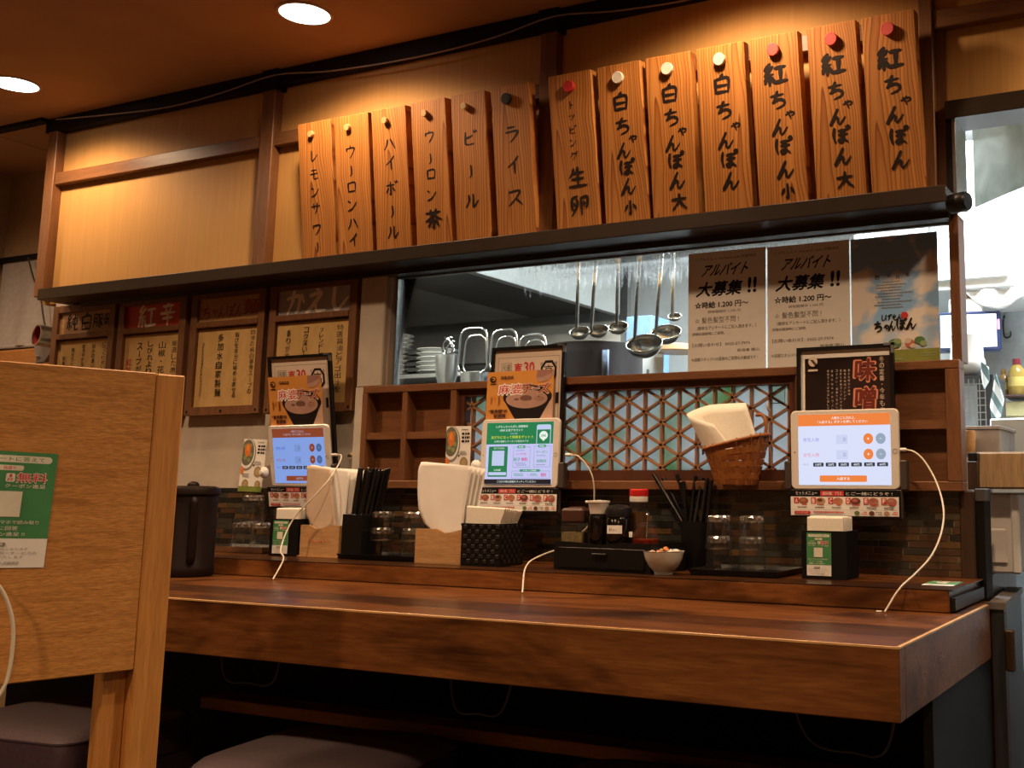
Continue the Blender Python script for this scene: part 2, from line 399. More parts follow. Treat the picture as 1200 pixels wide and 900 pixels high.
def cr(pts, n=7):
    """Catmull-Rom through 2-D points"""
    if len(pts) == 2: return [tuple(pts[0][i]+(pts[1][i]-pts[0][i])*t/n for i in (0, 1)) for t in range(n+1)]
    P = [pts[0]]+list(pts)+[pts[-1]]; out = []
    for i in range(1, len(P)-2):
        p0, p1, p2, p3 = P[i-1:i+3]
        for k in range(n):
            t = k/n
            out.append(tuple(0.5*(2*p1[a]+(p2[a]-p0[a])*t+(2*p0[a]-5*p1[a]+4*p2[a]-p3[a])*t*t+(3*p1[a]-p0[a]-3*p2[a]+p3[a])*t**3) for a in (0, 1)))
    out.append(tuple(pts[-1])); return out
def cr3(pts, n=8):
    P = [Vector(p) for p in pts]; P = [P[0]*2-P[1]]+P+[P[-1]*2-P[-2]]; out = []
    for i in range(1, len(P)-2):
        p0, p1, p2, p3 = P[i-1:i+3]
        for k in range(n):
            t = k/n
            out.append(0.5*(2*p1+(p2-p0)*t+(2*p0-5*p1+4*p2-p3)*t*t+(3*p1-p0-3*p2+p3)*t**3))
    out.append(P[-2]); return out

def S(txt): return [[tuple(float(a) for a in p.split(',')) for p in st.split()] for st in txt.split('|')]
ITO = '28,5 10,28 30,32|38,18 10,52 40,48|25,50 25,95|12,62 6,85|36,60 42,78|'
DAKU = '|78,3 86,15|91,0 98,11'
BR = {k: S(v) for k, v in {
 'ラ': '25,15 70,13|15,40 82,37 78,55 62,75 38,95', 'イ': '78,5 55,32 15,58|57,34 57,97', 'ス': '18,18 78,15 60,50 12,92|55,55 75,75 92,92',
 'ビ': '25,12 22,75 40,88 85,85|28,48 50,42 75,32'+DAKU, 'ー': '52,6 55,50 52,82 40,94', 'ル': '30,15 30,50 8,90|60,12 60,85 75,75 95,50',
 'ウ': '50,3 50,20|18,22 18,45|18,24 82,22 75,55 45,95', 'ロ': '20,18 22,85|20,20 80,18 78,85|22,80 78,78', 'ン': '15,18 35,32|15,90 50,75 88,30',
 '茶': '10,22 90,18|35,8 36,32|65,5 62,30|50,30 30,48 5,62|50,30 70,45 97,58|25,63 75,61|50,48 50,95 42,90|32,72 18,90|66,72 82,88',
 'ハ': '35,20 28,55 8,88|58,18 75,50 92,85', 'ボ': '15,30 75,28|45,8 46,92 36,85|28,50 10,80|62,48 80,75'+DAKU, 'レ': '28,8 30,88 60,70 88,40',
 'モ': '22,18 75,16|12,48 85,44|45,18 43,78 55,88 82,84', 'サ': '10,35 92,32|32,12 34,58|66,8 65,50 42,95', 'ワ': '18,18 20,45|18,20 82,18 76,52 40,95',
 'ト': '38,5 40,95|42,40 72,58', 'ッ': '20,40 26,55|45,35 50,50|80,35 70,65 35,92', 'ピ': '25,12 22,75 40,88 85,85|28,48 50,42 75,32|90,2 97,8 90,15 83,8 90,2',
 'グ': '35,10 28,38 10,60|34,25 78,24 70,55 30,95'+DAKU, '生': '30,10 25,30 10,48|25,30 80,27|22,57 78,54|50,5 50,88|8,90 95,87',
 '卵': '40,8 14,20 14,70 38,62|38,22 38,55 10,98|22,38 28,50|58,18 90,14 88,60 78,58|60,18 60,98|72,32 76,45',
 '白': '55,2 42,20|18,25 20,92|18,26 82,22 80,92|20,57 80,55|20,88 80,86', 'ち': '15,28 80,22|48,5 35,40 22,62|22,62 55,48 82,60 78,82 40,97',
 'ゃ': '15,55 55,35 85,42 82,60 62,66|52,20 60,36|30,30 48,65 58,95', 'ん': '52,5 30,50 8,95 36,55 52,60 52,85 66,93 95,55',
 'ぽ': '18,10 12,50 20,92|42,25 88,22|42,48 88,45|65,22 64,75 50,90 40,80 55,70 75,80 90,92|92,0 99,7 92,14 85,7 92,0',
 '小': '50,5 50,92 38,85|28,35 10,70|72,32 92,65', '大': '8,35 92,30|50,5 45,50 8,95|52,40 70,70 95,92',
 '紅': ITO+'52,25 92,22|72,24 70,82|46,84 98,80', '純': ITO+'52,30 92,25|55,38 55,60 88,58|88,36 88,60|70,8 70,82 80,92 98,86',
 '豚': '12,15 12,60 4,95|12,15 34,14 34,90|12,38 34,37|12,60 34,59|44,15 95,13|68,15 46,42|60,28 78,60 70,95 60,88|66,45 42,68|72,60 42,92|92,30 76,48|74,50 98,88',
 '骨': '28,8 28,38|28,8 72,7 72,38|45,22 45,38|45,22 70,21|10,42 10,52|10,42 92,40 86,52|28,55 28,95|28,55 72,54 72,95 62,90|28,68 72,67|28,80 72,79',
 '辛': '50,3 50,18|20,22 80,20|35,30 42,42|66,28 58,42|8,48 92,45|22,66 78,64|50,46 50,98', 'か': '10,35 65,28 62,80 48,88|40,8 32,50 10,92|78,25 92,55',
 'え': '42,5 58,14|25,35 72,30 12,92 45,62 55,88 92,88', 'し': '35,5 32,70 50,92 92,55', 'げ': '18,10 12,50 20,92|42,30 78,27|64,8 64,60 48,95'+DAKU,
 'も': '48,5 40,70 58,92 85,80 88,60|20,32 78,28|20,55 74,52'}.items()}

def brush(mb, ch, cx, cy, w, h, m, lay, wt=8.0, front=lambda u, v, q: (u, v, q)):
    """one brushed character, centred at (cx, cy) in the sheet's u, v"""
    for si, st in enumerate(BR[ch]):
        pts = cr(st, 6); n = len(pts); K = []
        ln = sum(math.dist(pts[i], pts[i+1]) for i in range(n-1))
        for i in range(n):
            t = i/(n-1)
            k = wt*(0.62+0.38*math.sin(PI*min(1, t*1.15+0.12))) if t < 0.8 else wt*(0.80-(t-0.8)*2.1)
            if ln < 20: k = wt*(0.45+0.55*t)
            K.append(max(k, wt*0.22)*0.5)
        vs = []; fs = []
        pc_ = [si*26]
        def F_(x, y): return front(cx+(x/100-0.5)*w, cy-(y/100-0.5)*h, lay+pc_[0]*0.000002)
        for i in range(n):                                  # a disc at every sample, a bar between neighbours
            pc_[0] += 1
            b = len(vs); vs += [F_(pts[i][0]+K[i]*math.cos(2*PI*q/10), pts[i][1]+K[i]*math.sin(2*PI*q/10)) for q in range(10)]; fs.append(tuple(range(b+9, b-1, -1)))
            if i < n-1:
                dx, dy = pts[i+1][0]-pts[i][0], pts[i+1][1]-pts[i][1]; l = math.hypot(dx, dy)
                if l < 1e-6: continue
                nx, ny = -dy/l, dx/l; b = len(vs); pc_[0] += 1
                vs += [F_(pts[i][0]+nx*K[i], pts[i][1]+ny*K[i]), F_(pts[i+1][0]+nx*K[i+1], pts[i+1][1]+ny*K[i+1]), F_(pts[i+1][0]-nx*K[i+1], pts[i+1][1]-ny*K[i+1]), F_(pts[i][0]-nx*K[i], pts[i][1]-ny*K[i])]
                fs.append((b, b+1, b+2, b+3))
        mb.add(vs, fs, m)

class Sheet:
    """a printed sheet: u right, v down as fractions of the sheet (0..1); built facing -Y, base at local z=0, centred in x"""
    def __init__(s, w, h, t, m, z0=0.0, x0=None):
        s.w, s.h, s.t = w, h, t; s.mb = MB(); s.x0 = -w/2 if x0 is None else x0; s.z0 = z0; s.k = 1
        s.mb.box((s.x0, -t, z0), (s.x0+w, 0, z0+h), m)
    def P(s, u, v, q):
        u = min(max(u, 0.0), 1.0); v = min(max(v, 0.0), 1.0)
        return (s.x0+u*s.w, -s.t-q, s.z0+(1-v)*s.h)
    def lay(s): s.k += 1; return 0.00005*s.k
    def rect(s, u0, v0, u1, v1, m):
        q = s.lay(); s.mb.add([s.P(u0, v1, q), s.P(u1, v1, q), s.P(u1, v0, q), s.P(u0, v0, q)], [(0, 1, 2, 3)], m); return s
    def poly(s, pts, m):
        q = s.lay(); s.mb.add([s.P(u, v, q) for u, v in pts], [tuple(range(len(pts)))], m); return s
    def ell(s, u, v, ru, rv, m, a0=0, a1=2*PI, n=28):
        q = s.lay(); s.mb.add([s.P(u+ru*math.cos(a0+(a1-a0)*i/n), v+rv*math.sin(a0+(a1-a0)*i/n), q) for i in range(n+(0 if a1-a0 > 6.28 else 1))], [tuple(range(n+(0 if a1-a0 > 6.28 else 1)))], m); return s
    def rrect(s, u0, v0, u1, v1, m, r=0.3):
        """rounded bar; r = fraction of its height"""
        q = s.lay(); rv = (v1-v0)*r; ru = rv*s.h/s.w; pts = []
        for cx, cy, a in ((u1-ru, v0+rv, -PI/2), (u1-ru, v1-rv, 0), (u0+ru, v1-rv, PI/2), (u0+ru, v0+rv, PI)):
            for i in range(6): pts.append((cx+ru*math.cos(a+PI/2*i/5), cy+rv*math.sin(a+PI/2*i/5)))
        s.mb.add([s.P(u, v, q) for u, v in pts], [tuple(range(len(pts)))], m); return s
    def outline(s, u0, v0, u1, v1, m, t=0.006):
        tv = t*s.w/s.h
        s.rect(u0, v0, u1, v0+tv, m); s.rect(u0, v1-tv, u1, v1, m); s.rect(u0, v0, u0+t, v1, m); s.rect(u1-t, v0, u1, v1, m); return s
    def text(s, txt, u0, v0, u1, v1, m, bold=0.0, shear=0.0, q=None):
        vs, fs = glyph(txt, 0.0)
        if not vs: return s
        ex = bold
        xs = [p[0] for p in vs]; ys = [p[1] for p in vs]; a, b, c, d = min(xs), max(xs), min(ys), max(ys)
        q = s.lay() if q is None else q; W = max(b-a, 1e-6); H = max(d-c, 1e-6)
        for k, (ox, oy) in enumerate(((0, 0), (ex, 0), (-ex, 0), (0, ex), (0, -ex), (ex*.7, ex*.7), (-ex*.7, -ex*.7), (ex*.7, -ex*.7), (-ex*.7, ex*.7)) if ex > 0.02 else ((ex, 0), (-ex, 0), (0, ex)) if ex > 0.002 else ((0, 0),)):
            s.mb.add([s.P(u0+((x+ox-a)/W+shear*((y-c)/H-0.5))*(u1-u0), v1-(y+oy-c)/H*(v1-v0), q+k*2e-6) for x, y in vs], fs, m)
        return s
    def vtext(s, txt, u, v0, v1, wu, m, bold=0.0, jit=0.0):
        """a column of upright characters from v0 down to v1, each about wu wide"""
        n = len(txt); st = (v1-v0)/n
        for i, ch in enumerate(txt):
            if ch == ' ': continue
            du = random.uniform(-jit, jit)
            hv = min(st*0.86, wu*s.w/s.h*1.1)
            c = v0+st*(i+0.5)
            if ch in 'ー・、。': 
                if ch == 'ー': s.rect(u-wu*0.06, c-hv/2, u+wu*0.06, c+hv/2, m)
                else: s.rect(u-wu*0.1, c-hv*0.1, u+wu*0.1, c+hv*0.1, m)
            else: s.text(ch, u-wu/2+du, c-hv/2, u+wu/2+du, c+hv/2, m, bold)
        return s
    def br(s, ch, u, v, wu, hv, m, wt=8.0):
        q = s.lay(); s.k += 2
        brush(s.mb, ch, s.x0+u*s.w, s.z0+(1-v)*s.h, wu*s.w, hv*s.h, m, q, wt, lambda a, b, qq: (a, -s.t-qq, b)); return s
    def bars(s, u0, u1, v0, v1, n, m, fill=0.5, seed=1):
        """lines of print too small to read: short dashes"""
        rg = random.Random(seed); st = (v1-v0)/n
        for i in range(n):
            u = u0+rg.uniform(0, 0.03); e = u1-rg.uniform(0, 0.22)*(u1-u0); v = v0+st*i
            q = s.lay(); vs = []; fs = []
            while u < e:
                w = rg.uniform(0.6, 1.3)*st*s.h/s.w*0.75
                b = len(vs); w = min(w, e-u)
                vs += [s.P(u, v+st*fill, q), s.P(u+w, v+st*fill, q), s.P(u+w, v, q), s.P(u, v, q)]; fs.append((b, b+1, b+2, b+3)); u += w*1.28
            if vs: s.mb.add(vs, fs, m)
        return s
    def build(s, name, parent=None): return s.mb.build(name, parent)

# ================================================================== THE SETTING
SH, CT, YS, YC, XE = 0.928, 0.888, -0.277, -0.722, -0.408      # shelf top, counter top, shelf front, counter front, counter's right end
XL, XW0, XW1 = -3.43, -1.965, -0.476                            # wall's left end, window/lattice left and right
LEDGE_Z0, LEDGE_Z1 = 1.667, 1.702
FLOOR = 0.10

struct(MB().box((-5.6, -4.2, FLOOR-0.05), (2.2, 2.45, FLOOR), floor_m).build('floor'))
cl = MB().box((-5.6, -4.2, CEIL), (2.2, 0.0, CEIL+0.05), ceil_m).box((-5.6, 0.0, CEIL), (XL, 0.60, CEIL+0.05), ceil_m)
struct(cl.build('ceiling'))
struct(MB().box((-5.6, -4.25, FLOOR), (2.2, -4.2, CEIL), roomwall).build('wall_front'))
struct(MB().box((2.2, -4.2, FLOOR), (2.25, 0.0, CEIL), roomwall).build('wall_right'))

# back wall: fascia above, plaster beside the window, tiled strip and panel below
w = MB()
w.box((XL, 0.0, LEDGE_Z1-0.02), (-0.50, 0.06, CEIL), fascia_m)
w.box((-0.50, 0.0, 1.905), (2.2, 0.06, CEIL), fascia_m)
struct(w.build('wall_upper'))
w = MB()
w.box((-3.36, 0.0, FLOOR), (XW0-0.055, 0.06, LEDGE_Z1-0.02), plaster)
struct(w.build('wall_back'))
w = MB().box((XW0-0.055, 0.012, FLOOR), (-0.44, 0.06, 1.097), blackm)
struct(w.build('wall_lower'))
# plaster pillar by the window
p = MB().box((-2.058, -0.022, 1.362), (-1.972, 0.05, 1.68), plaster, 0.003).box((-2.058, -0.022, 1.0975), (-2.0225, 0.05, 1.362), plaster)
p.box((-1.985, -0.006, 1.36), (-1.966, 0.03, 1.665), plaster)
struct(p.build('trim_pillar'))

# mosaic tiles
tcols = [plain('tile_'+n, c, 0.22, spec=0.6, var=0.2, scale=40) for n, c in
         (('brown', (0.085, 0.045, 0.026)), ('black', (0.022, 0.021, 0.018)), ('umber', (0.105, 0.062, 0.033)), ('olive', (0.078, 0.064, 0.038)), ('slate', (0.046, 0.047, 0.040)), ('amber', (0.125, 0.070, 0.030)))]
grout = plain('tile_grout', (0.30, 0.26, 0.21), 0.85)
t = MB(); rows = 12; th = (1.0975-SH)/rows; rg = random.Random(3)
t.box((-3.36, -0.002, SH-0.006), (-0.476, 0.012, 1.0975), grout)
for r in range(rows):
    x = -3.36-rg.uniform(0, 0.06)
    while x < -0.476:
        L = 0.0625; a, b = max(x, -3.36), min(x+L-0.0021, -0.477)
        if b-a > 0.004: t.box((a, -0.0045, SH+r*th+0.0010), (b, -0.002, SH+(r+1)*th-0.0010), rg.choice(tcols+[tcols[0], tcols[1], tcols[4]]))
        x += L
struct(t.build('wall_tiles'))

# ledge, beam, posts, rails of the fascia
l = MB().box((-3.272, -0.120, LEDGE_Z0), (-0.462, 0.0, LEDGE_Z1), ledgem, 0.002)
l.box((-3.19, -0.035, LEDGE_Z0-0.012), (-0.475, -0.002, LEDGE_Z0), ledgem)
struct(l.build('trim_ledge'))
b = MB().box((XL-0.02, -0.03, 2.254), (2.2, 0.0, CEIL), beam_m)
for x in (-2.43, -1.47, -0.515): b.box((x-0.03, -0.04, 2.24), (x+0.03, -0.0, CEIL), beam_m)
struct(b.build('trim_beam'))
for i, (x0, x1, z0) in enumerate(((XL, -3.385, LEDGE_Z1), (-2.462, -2.412, LEDGE_Z1), (-1.496, -1.448, LEDGE_Z1), (-0.530, -0.500, LEDGE_Z1))):
    struct(MB().box((x0, -0.032, z0), (x1, 0.0, 2.254), postwood, 0.002).build('trim_post'))
for x0, x1 in ((-3.385, -2.462), (-2.412, -1.496), (-1.448, -0.530), (-0.50, 2.2)):
    struct(MB().box((x0, -0.026, 2.072), (x1, 0.0, 2.112), postwood_h, 0.002).build('trim_rail'))
struct(MB().box((-0.500, -0.012, LEDGE_Z1), (-0.478, 0.0, 2.072), postwood).build('trim_post'))
# ceiling strip beyond the wall's end and two panel seams
struct(MB().box((-4.24, -0.055, CEIL-0.012), (-3.44, -0.025, CEIL), beam_m).build('trim_strip'))
seam = plain('pale_seam', (0.42, 0.24, 0.13), 0.8)
s0, s1 = atZ(0, 160, CEIL-0.001), atZ(65, 179, CEIL-0.001)
struct(MB().tube([s0-(s1-s0)*1.5, s1+(s1-s0)*1.2], 0.0014, seam, 5).build('trim_seam'))

# alcove to the left of the wall's end: side wall, rail, cloth, backrest
XA, YA = -4.22, 0.34
alc = plain('alcove_wall_paint', (0.42, 0.29, 0.16), 0.85, var=0.05)
struct(MB().box((XA-0.05, -1.2, FLOOR), (XA, YA+0.06, CEIL), alc).build('wall_left'))
struct(MB().box((XA, YA, FLOOR), (-3.36, YA+0.06, CEIL), alc).build('wall_alcove'))
rl = MB(); z_r = atY(20, 300, YA-0.03).z
rl.box((XA+0.001, -1.1, z_r-0.02), (XA+0.03, YA-0.03, z_r), beam_m); rl.box((XA+0.001, YA-0.031, z_r-0.02), (-3.44, YA-0.001, z_r), beam_m)
struct(rl.build('trim_curtain'))
cu = MB(); zt, zb = z_r-0.02, 1.615; nx, nz = 40, 14
cloth = plain('grey_blind_cloth', (0.36, 0.33, 0.32), 0.9, var=0.08, scale=60, bstr=0.1)
vs = []; fs = []
for j in range(nz+1):
    for i in range(nx+1):
        x = XA+0.035+i/nx*(0.78); z = zt+(zb-zt)*j/nz
        y = YA-0.022-0.010*math.sin(i*0.8)*(j/nz)**0.7-0.02*(j/nz)**3*math.sin(i*0.23)
        vs.append((x, y, z))
for j in range(nz):
    for i in range(nx): a = j*(nx+1)+i; fs.append((a, a+1, a+nx+2, a+nx+1))
cu.add(vs, fs, cloth, True)
cu.tube([(XA+0.035, YA-0.03, zb), (XA+0.40, YA-0.035, zb-0.004), (XA+0.81, YA-0.03, zb)], 0.009, cloth)
tag(cu.build('roller_blind'), 'grey cloth blind hanging in the alcove at the far left', 'blind')
cdm = plain('dark_cord', (0.03, 0.025, 0.02), 0.6)
c0 = [atY(x, y, YA-0.05) for x, y in ((33, 302), (39, 325), (47, 345), (51, 372), (56, 398))]
tag(MB().tube(cr3(c0, 6), 0.003, cdm, 6).build('blind_cord'), 'dark pull cord hanging in front of the grey cloth blind', 'cord')
bk = thing('bench_back', 'orange-brown wooden bench back below the grey cloth blind', 'bench', (0, 0, 0))
MB().box((XA+0.01, YA-0.10, 1.05), (-3.46, YA-0.06, 1.59), grain('orange_bench_wood', [(0.3, (0.36, 0.15, 0.045)), (0.7, (0.45, 0.20, 0.06))], (3, 30, 30), 0.5), 0.006).build('backrest', bk)
for x in (XA+0.05, -3.52): MB().box((x, YA-0.11, FLOOR), (x+0.05, YA-0.05, 1.05), oak_v).build('leg', bk)

# ================================================================== WINDOW
def wet(t, shader):
    """steamed-up patch: frosting and running drops near the top, where the ladles hang"""
    tc = t.n('ShaderNodeTexCoord'); sx = t.n('ShaderNodeSeparateXYZ'); t.l(tc.outputs['Object'], sx.inputs[0])
    mp = t.n('ShaderNodeMapping'); mp.inputs['Scale'].default_value = (150, 1, 16); t.l(tc.outputs['Object'], mp.inputs['Vector'])
    n = t.noise(mp.outputs[0], 1.0, 4, 0.65)
    mp2 = t.n('ShaderNodeMapping'); mp2.inputs['Scale'].default_value = (260, 1, 200); t.l(tc.outputs['Object'], mp2.inputs['Vector'])
    n2 = t.noise(mp2.outputs[0], 1.0, 2)
    mz = t.n('ShaderNodeMapRange'); mz.inputs[1].default_value = 1.555; mz.inputs[2].default_value = 1.668; t.l(sx.outputs[2], mz.inputs[0])
    mx = t.n('ShaderNodeMapRange'); mx.inputs[1].default_value = -1.66; mx.inputs[2].default_value = -1.40; t.l(sx.outputs[0], mx.inputs[0])
    m = t.n('ShaderNodeMath', operation='MULTIPLY'); t.l(mz.outputs[0], m.inputs[0]); t.l(mx.outputs[0], m.inputs[1])
    a = t.n('ShaderNodeMath', operation='MULTIPLY_ADD'); t.l(n, a.inputs[0]); a.inputs[1].default_value = 1.5; a.inputs[2].default_value = -0.95
    a2 = t.n('ShaderNodeMath', operation='MULTIPLY_ADD'); t.l(m.outputs[0], a2.inputs[0]); a2.inputs[1].default_value = 0.75; t.l(a.outputs[0], a2.inputs[2])
    a3 = t.n('ShaderNodeMath', operation='MULTIPLY_ADD'); t.l(n2, a3.inputs[0]); a3.inputs[1].default_value = 0.5; t.l(a2.outputs[0], a3.inputs[2])
    r = t.n('ShaderNodeMapRange'); r.inputs[1].default_value = 0.28; r.inputs[2].default_value = 0.75; r.inputs[4].default_value = 0.55; t.l(a3.outputs[0], r.inputs[0])
    g = t.n('ShaderNodeMath', operation='MULTIPLY'); t.l(r.outputs[0], g.inputs[0])
    mm = t.n('ShaderNodeMath', operation='GREATER_THAN'); t.l(m.outputs[0], mm.inputs[0]); mm.inputs[1].default_value = 0.01; t.l(mm.outputs[0], g.inputs[1])
    tl = t.n('ShaderNodeBsdfTranslucent'); tl.inputs[0].default_value = (0.8, 0.82, 0.82, 1)
    df = t.n('ShaderNodeBsdfDiffuse'); df.inputs[0].default_value = (0.35, 0.36, 0.36, 1)
    ms = t.n('ShaderNodeMixShader'); ms.inputs[0].default_value = 0.35; t.l(tl.outputs[0], ms.inputs[1]); t.l(df.outputs[0], ms.inputs[2])
    mf = t.n('ShaderNodeMixShader'); t.l(g.outputs[0], mf.inputs[0]); t.l(shader, mf.inputs[1]); t.l(ms.outputs[0], mf.inputs[2])
    return mf.outputs[0]
win_glass = thin_glass('window_glass', (0.93, 0.96, 0.95), 0.02, wet)
wf = MB()
wf.box((XW0, -0.010, 1.660), (XW1+0.014, 0.05, LEDGE_Z0), latwood_h)
wf.box((-0.482, -0.010, 1.36), (-0.462, 0.05, 1.660), latwood, 0.001)
win = struct(wf.build('window_1'))
MB().box((XW0, 0.018, 1.355), (-0.480, 0.022, 1.662), win_glass).build('pane', win)
fr = MB().box((XW0, 0.010, 1.36), (XW0+0.006, 0.030, 1.662), steel).box((XW0, 0.010, 1.652), (-0.482, 0.016, 1.662), steel)
fr.build('window_bead', win)

# ================================================================== LATTICE SCREEN under the window
lat = thing('lattice_screen', 'brown wooden screen with triangle lattice glass and open cubbies below the window', 'screen', (-1.24, 0, 1.097))
L0 = Vector((1.24, 0, -1.097))
def LM(): m = MB(); m.M = Matrix.Translation(L0); return m
fz0, fz1 = 1.0975, 1.362
m = LM()
m.box((-2.022, -0.035, 1.343), (-0.463, 0.012, fz1), latwood_h, 0.002)
m.box((-2.022, -0.035, fz0), (-0.463, 0.012, 1.118), latwood_h, 0.002)
m.box((-2.022, -0.035, 1.118), (-2.005, 0.012, 1.343), latwood, 0.001)
m.box((-0.492, -0.035, 1.118), (-0.463, 0.012, 1.343), latwood, 0.001)
m.build('frame', lat)
bm = MB  # cubbies, left 2 columns x 2 rows plus the strip beside the lattice, right 1 x 2
m = LM()
m.box((-2.005, 0.004, 1.118), (-1.717, 0.012, 1.343), latwood_h)
m.build('cubby_back', lat)
m = LM(); m.box((-0.80, 0.004, 1.118), (-0.492, 0.012, 1.343), latwood_h); m.build('cubby_back', lat)
m = LM(); m.box((-1.889, -0.033, 1.118), (-1.873, 0.004, 1.343), latwood); m.build('cubby_divider', lat)
m = LM(); m.box((-1.735, -0.033, 1.118), (-1.717, 0.012, 1.343), latwood); m.build('cubby_divider', lat)
m = LM(); m.box((-0.815, -0.033, 1.118), (-0.797, 0.012, 1.343), latwood); m.build('cubby_divider', lat)
m = LM(); m.box((-0.640, -0.033, 1.118), (-0.624, 0.004, 1.343), latwood); m.build('cubby_divider', lat)
m = LM(); m.box((-2.005, -0.031, 1.223), (-1.735, 0.004, 1.241), latwood_h); m.build('cubby_shelf', lat)
m = LM(); m.box((-0.797, -0.031, 1.223), (-0.492, 0.004, 1.241), latwood_h); m.build('cubby_shelf', lat)
# inner sash of the lattice light
kx0, kx1, kz0, kz1 = -1.700, -0.832, 1.142, 1.327
dsash = plain('dark_red_sash', (0.085, 0.028, 0.014), 0.4)
m = LM()
m.box((-1.717, -0.022, 1.118), (-0.815, 0.010, kz0), dsash); m.box((-1.717, -0.022, kz1), (-0.815, 0.010, 1.343), dsash)
m.box((-1.717, -0.022, kz0), (kx0, 0.010, kz1), dsash); m.box((kx1, -0.022, kz0), (-0.815, 0.010, kz1), dsash)
m.build('sash', lat)
kum = LM(); kw = 0.0048
kwood = grain('lattice_bar_wood', [(0.3, (0.32, 0.15, 0.068)), (0.7, (0.42, 0.20, 0.092))], (20, 20, 20), 0.45)
def bar(x0, z0, x1, z1):
    # clip to the sash opening
    d = [x1-x0, z1-z0]; t0, t1 = 0, 1
    for p, dd, lo, hi in ((x0, d[0], kx0, kx1), (z0, d[1], kz0, kz1)):
        if abs(dd) < 1e-9:
            if p < lo or p > hi: return
        else:
            a, b = sorted(((lo-p)/dd, (hi-p)/dd)); t0 = max(t0, a); t1 = min(t1, b)
    if t1-t0 < 1e-3: return
    ax, az, bx, bz = x0+d[0]*t0, z0+d[1]*t0, x0+d[0]*t1, z0+d[1]*t1
    ln = math.hypot(bx-ax, bz-az); nx, nz = -(bz-az)/ln*kw/2, (bx-ax)/ln*kw/2
    vs = []
    for y in (-0.012, 0.002): vs += [(ax+nx, y, az+nz), (bx+nx, y, bz+nz), (bx-nx, y, bz-nz), (ax-nx, y, az-nz)]
    kum.add(vs, [(0, 1, 2, 3), (7, 6, 5, 4), (0, 4, 5, 1), (1, 5, 6, 2), (2, 6, 7, 3), (3, 7, 4, 0)], kwood)
px_ = 0.0445; hz = 0.0515                      # column pitch, node spacing along a column
cols = int((kx1-kx0)/px_)+1
for i in range(cols+1): bar(kx0+0.016+i*px_, kz0, kx0+0.016+i*px_, kz1)
sl = hz/2/px_
for k in range(-40, 60):
    z = kz0+0.006+k*hz
    bar(kx0-0.2+0.016-0.0225+0.0225, z-sl*0.2, kx1+0.2, z+sl*(kx1+0.2-kx0-0.016)); bar(kx0-0.184, z+sl*0.2, kx1+0.2, z-sl*(kx1+0.2-kx0-0.016))
kum.build('lattice_bars', lat)
t = NT('frosted_lattice_glass'); v = t.coords((1, 1, 1), False); n = t.noise(v, 5.5, 2, 0.5, 0.6)
col = t.ramp(n, [(0.30, (0.22, 0.36, 0.18)), (0.42, (0.40, 0.48, 0.42)), (0.52, (0.54, 0.57, 0.58)), (0.75, (0.64, 0.66, 0.68))])
tl = t.n('ShaderNodeBsdfTranslucent'); t.l(col, tl.inputs[0]); df = t.n('ShaderNodeBsdfDiffuse'); t.l(col, df.inputs[0])
gl = t.n('ShaderNodeBsdfGlossy'); gl.inputs['Roughness'].default_value = 0.15
ms = t.n('ShaderNodeMixShader'); ms.inputs[0].default_value = 0.35; t.l(tl.outputs[0], ms.inputs[1]); t.l(df.outputs[0], ms.inputs[2])
m2 = t.n('ShaderNodeMixShader'); m2.inputs[0].default_value = 0.06; t.l(ms.outputs[0], m2.inputs[1]); t.l(gl.outputs[0], m2.inputs[2]); t.l(m2.outputs[0], t.out.inputs[0])
m = LM(); m.box((kx0-0.005, 0.004, kz0-0.005), (kx1+0.005, 0.008, kz1+0.005), t.m); m.build('frosted_glass', lat)

# end post of the tiled wall and the counter's end
ep = MB()
ep.box((-0.476, -0.012, FLOOR), (-0.446, 0.06, 1.100), darkwood, 0.003)
ep.box((-0.446, -0.004, FLOOR), (-0.428, 0.06, 1.085), blackm)
ep.box((-0.446, -0.006, 1.078), (-0.426, 0.06, 1.104), plain('grey_cap', (0.07, 0.062, 0.06), 0.6), 0.002)
struct(ep.build('trim_endpost'))
# torn paper on the plaster
tp = MB(); q = [atY(x, y, -0.004) for x, y in ((406, 536), (411, 532), (417, 529), (423, 522), (421, 531), (416, 534), (411, 536))]
tp.add([(p.x, -0.003-0.010*(i in (1, 2, 4, 5)), p.z) for i, p in enumerate(q)], [(0, 1, 6), (1, 2, 5, 6), (2, 3, 4, 5)], plain('torn_paper', (0.62, 0.48, 0.26), 0.85))
tag(tp.build('torn_wallpaper'), 'torn curl of tan wallpaper peeling from the plaster left of the cubbies', 'wallpaper')

# ================================================================== COUNTER
ct = thing('counter', 'long brown plank counter with a thick apron and a raised back shelf', 'counter', (-1.9, YC, CT))
def CM(): m = MB(); m.M = Matrix.Translation((1.9, -YC, -CT)); return m
CX0 = -3.40
m = CM(); m.box((CX0, YC+0.012, CT-0.03), (XE-0.010, -0.03, CT), counter_top_m, 0.002); m.build('counter_top', ct)
m = CM(); m.box((CX0, YC, CT-0.099), (XE, YC+0.030, CT-0.001), counter_face_m, 0.0015); m.build('front_apron', ct)
m = CM(); m.box((XE-0.028, YC+0.030, CT-0.099), (XE, -0.085, CT-0.001), counter_face_m, 0.0015); m.build('end_apron', ct)
edge = plain('edge_highlight_wood', (0.78, 0.46, 0.20), 0.35)  # pale strip: the counter edge's bright highlight put into its colour
m = CM(); m.box((CX0, YC-0.0006, CT-0.002), (XE, YC+0.004, CT+0.0008), edge); m.box((XE-0.004, YC, CT-0.002), (XE+0.0006, -0.10, CT+0.0008), edge); m.build('edge_highlight', ct)
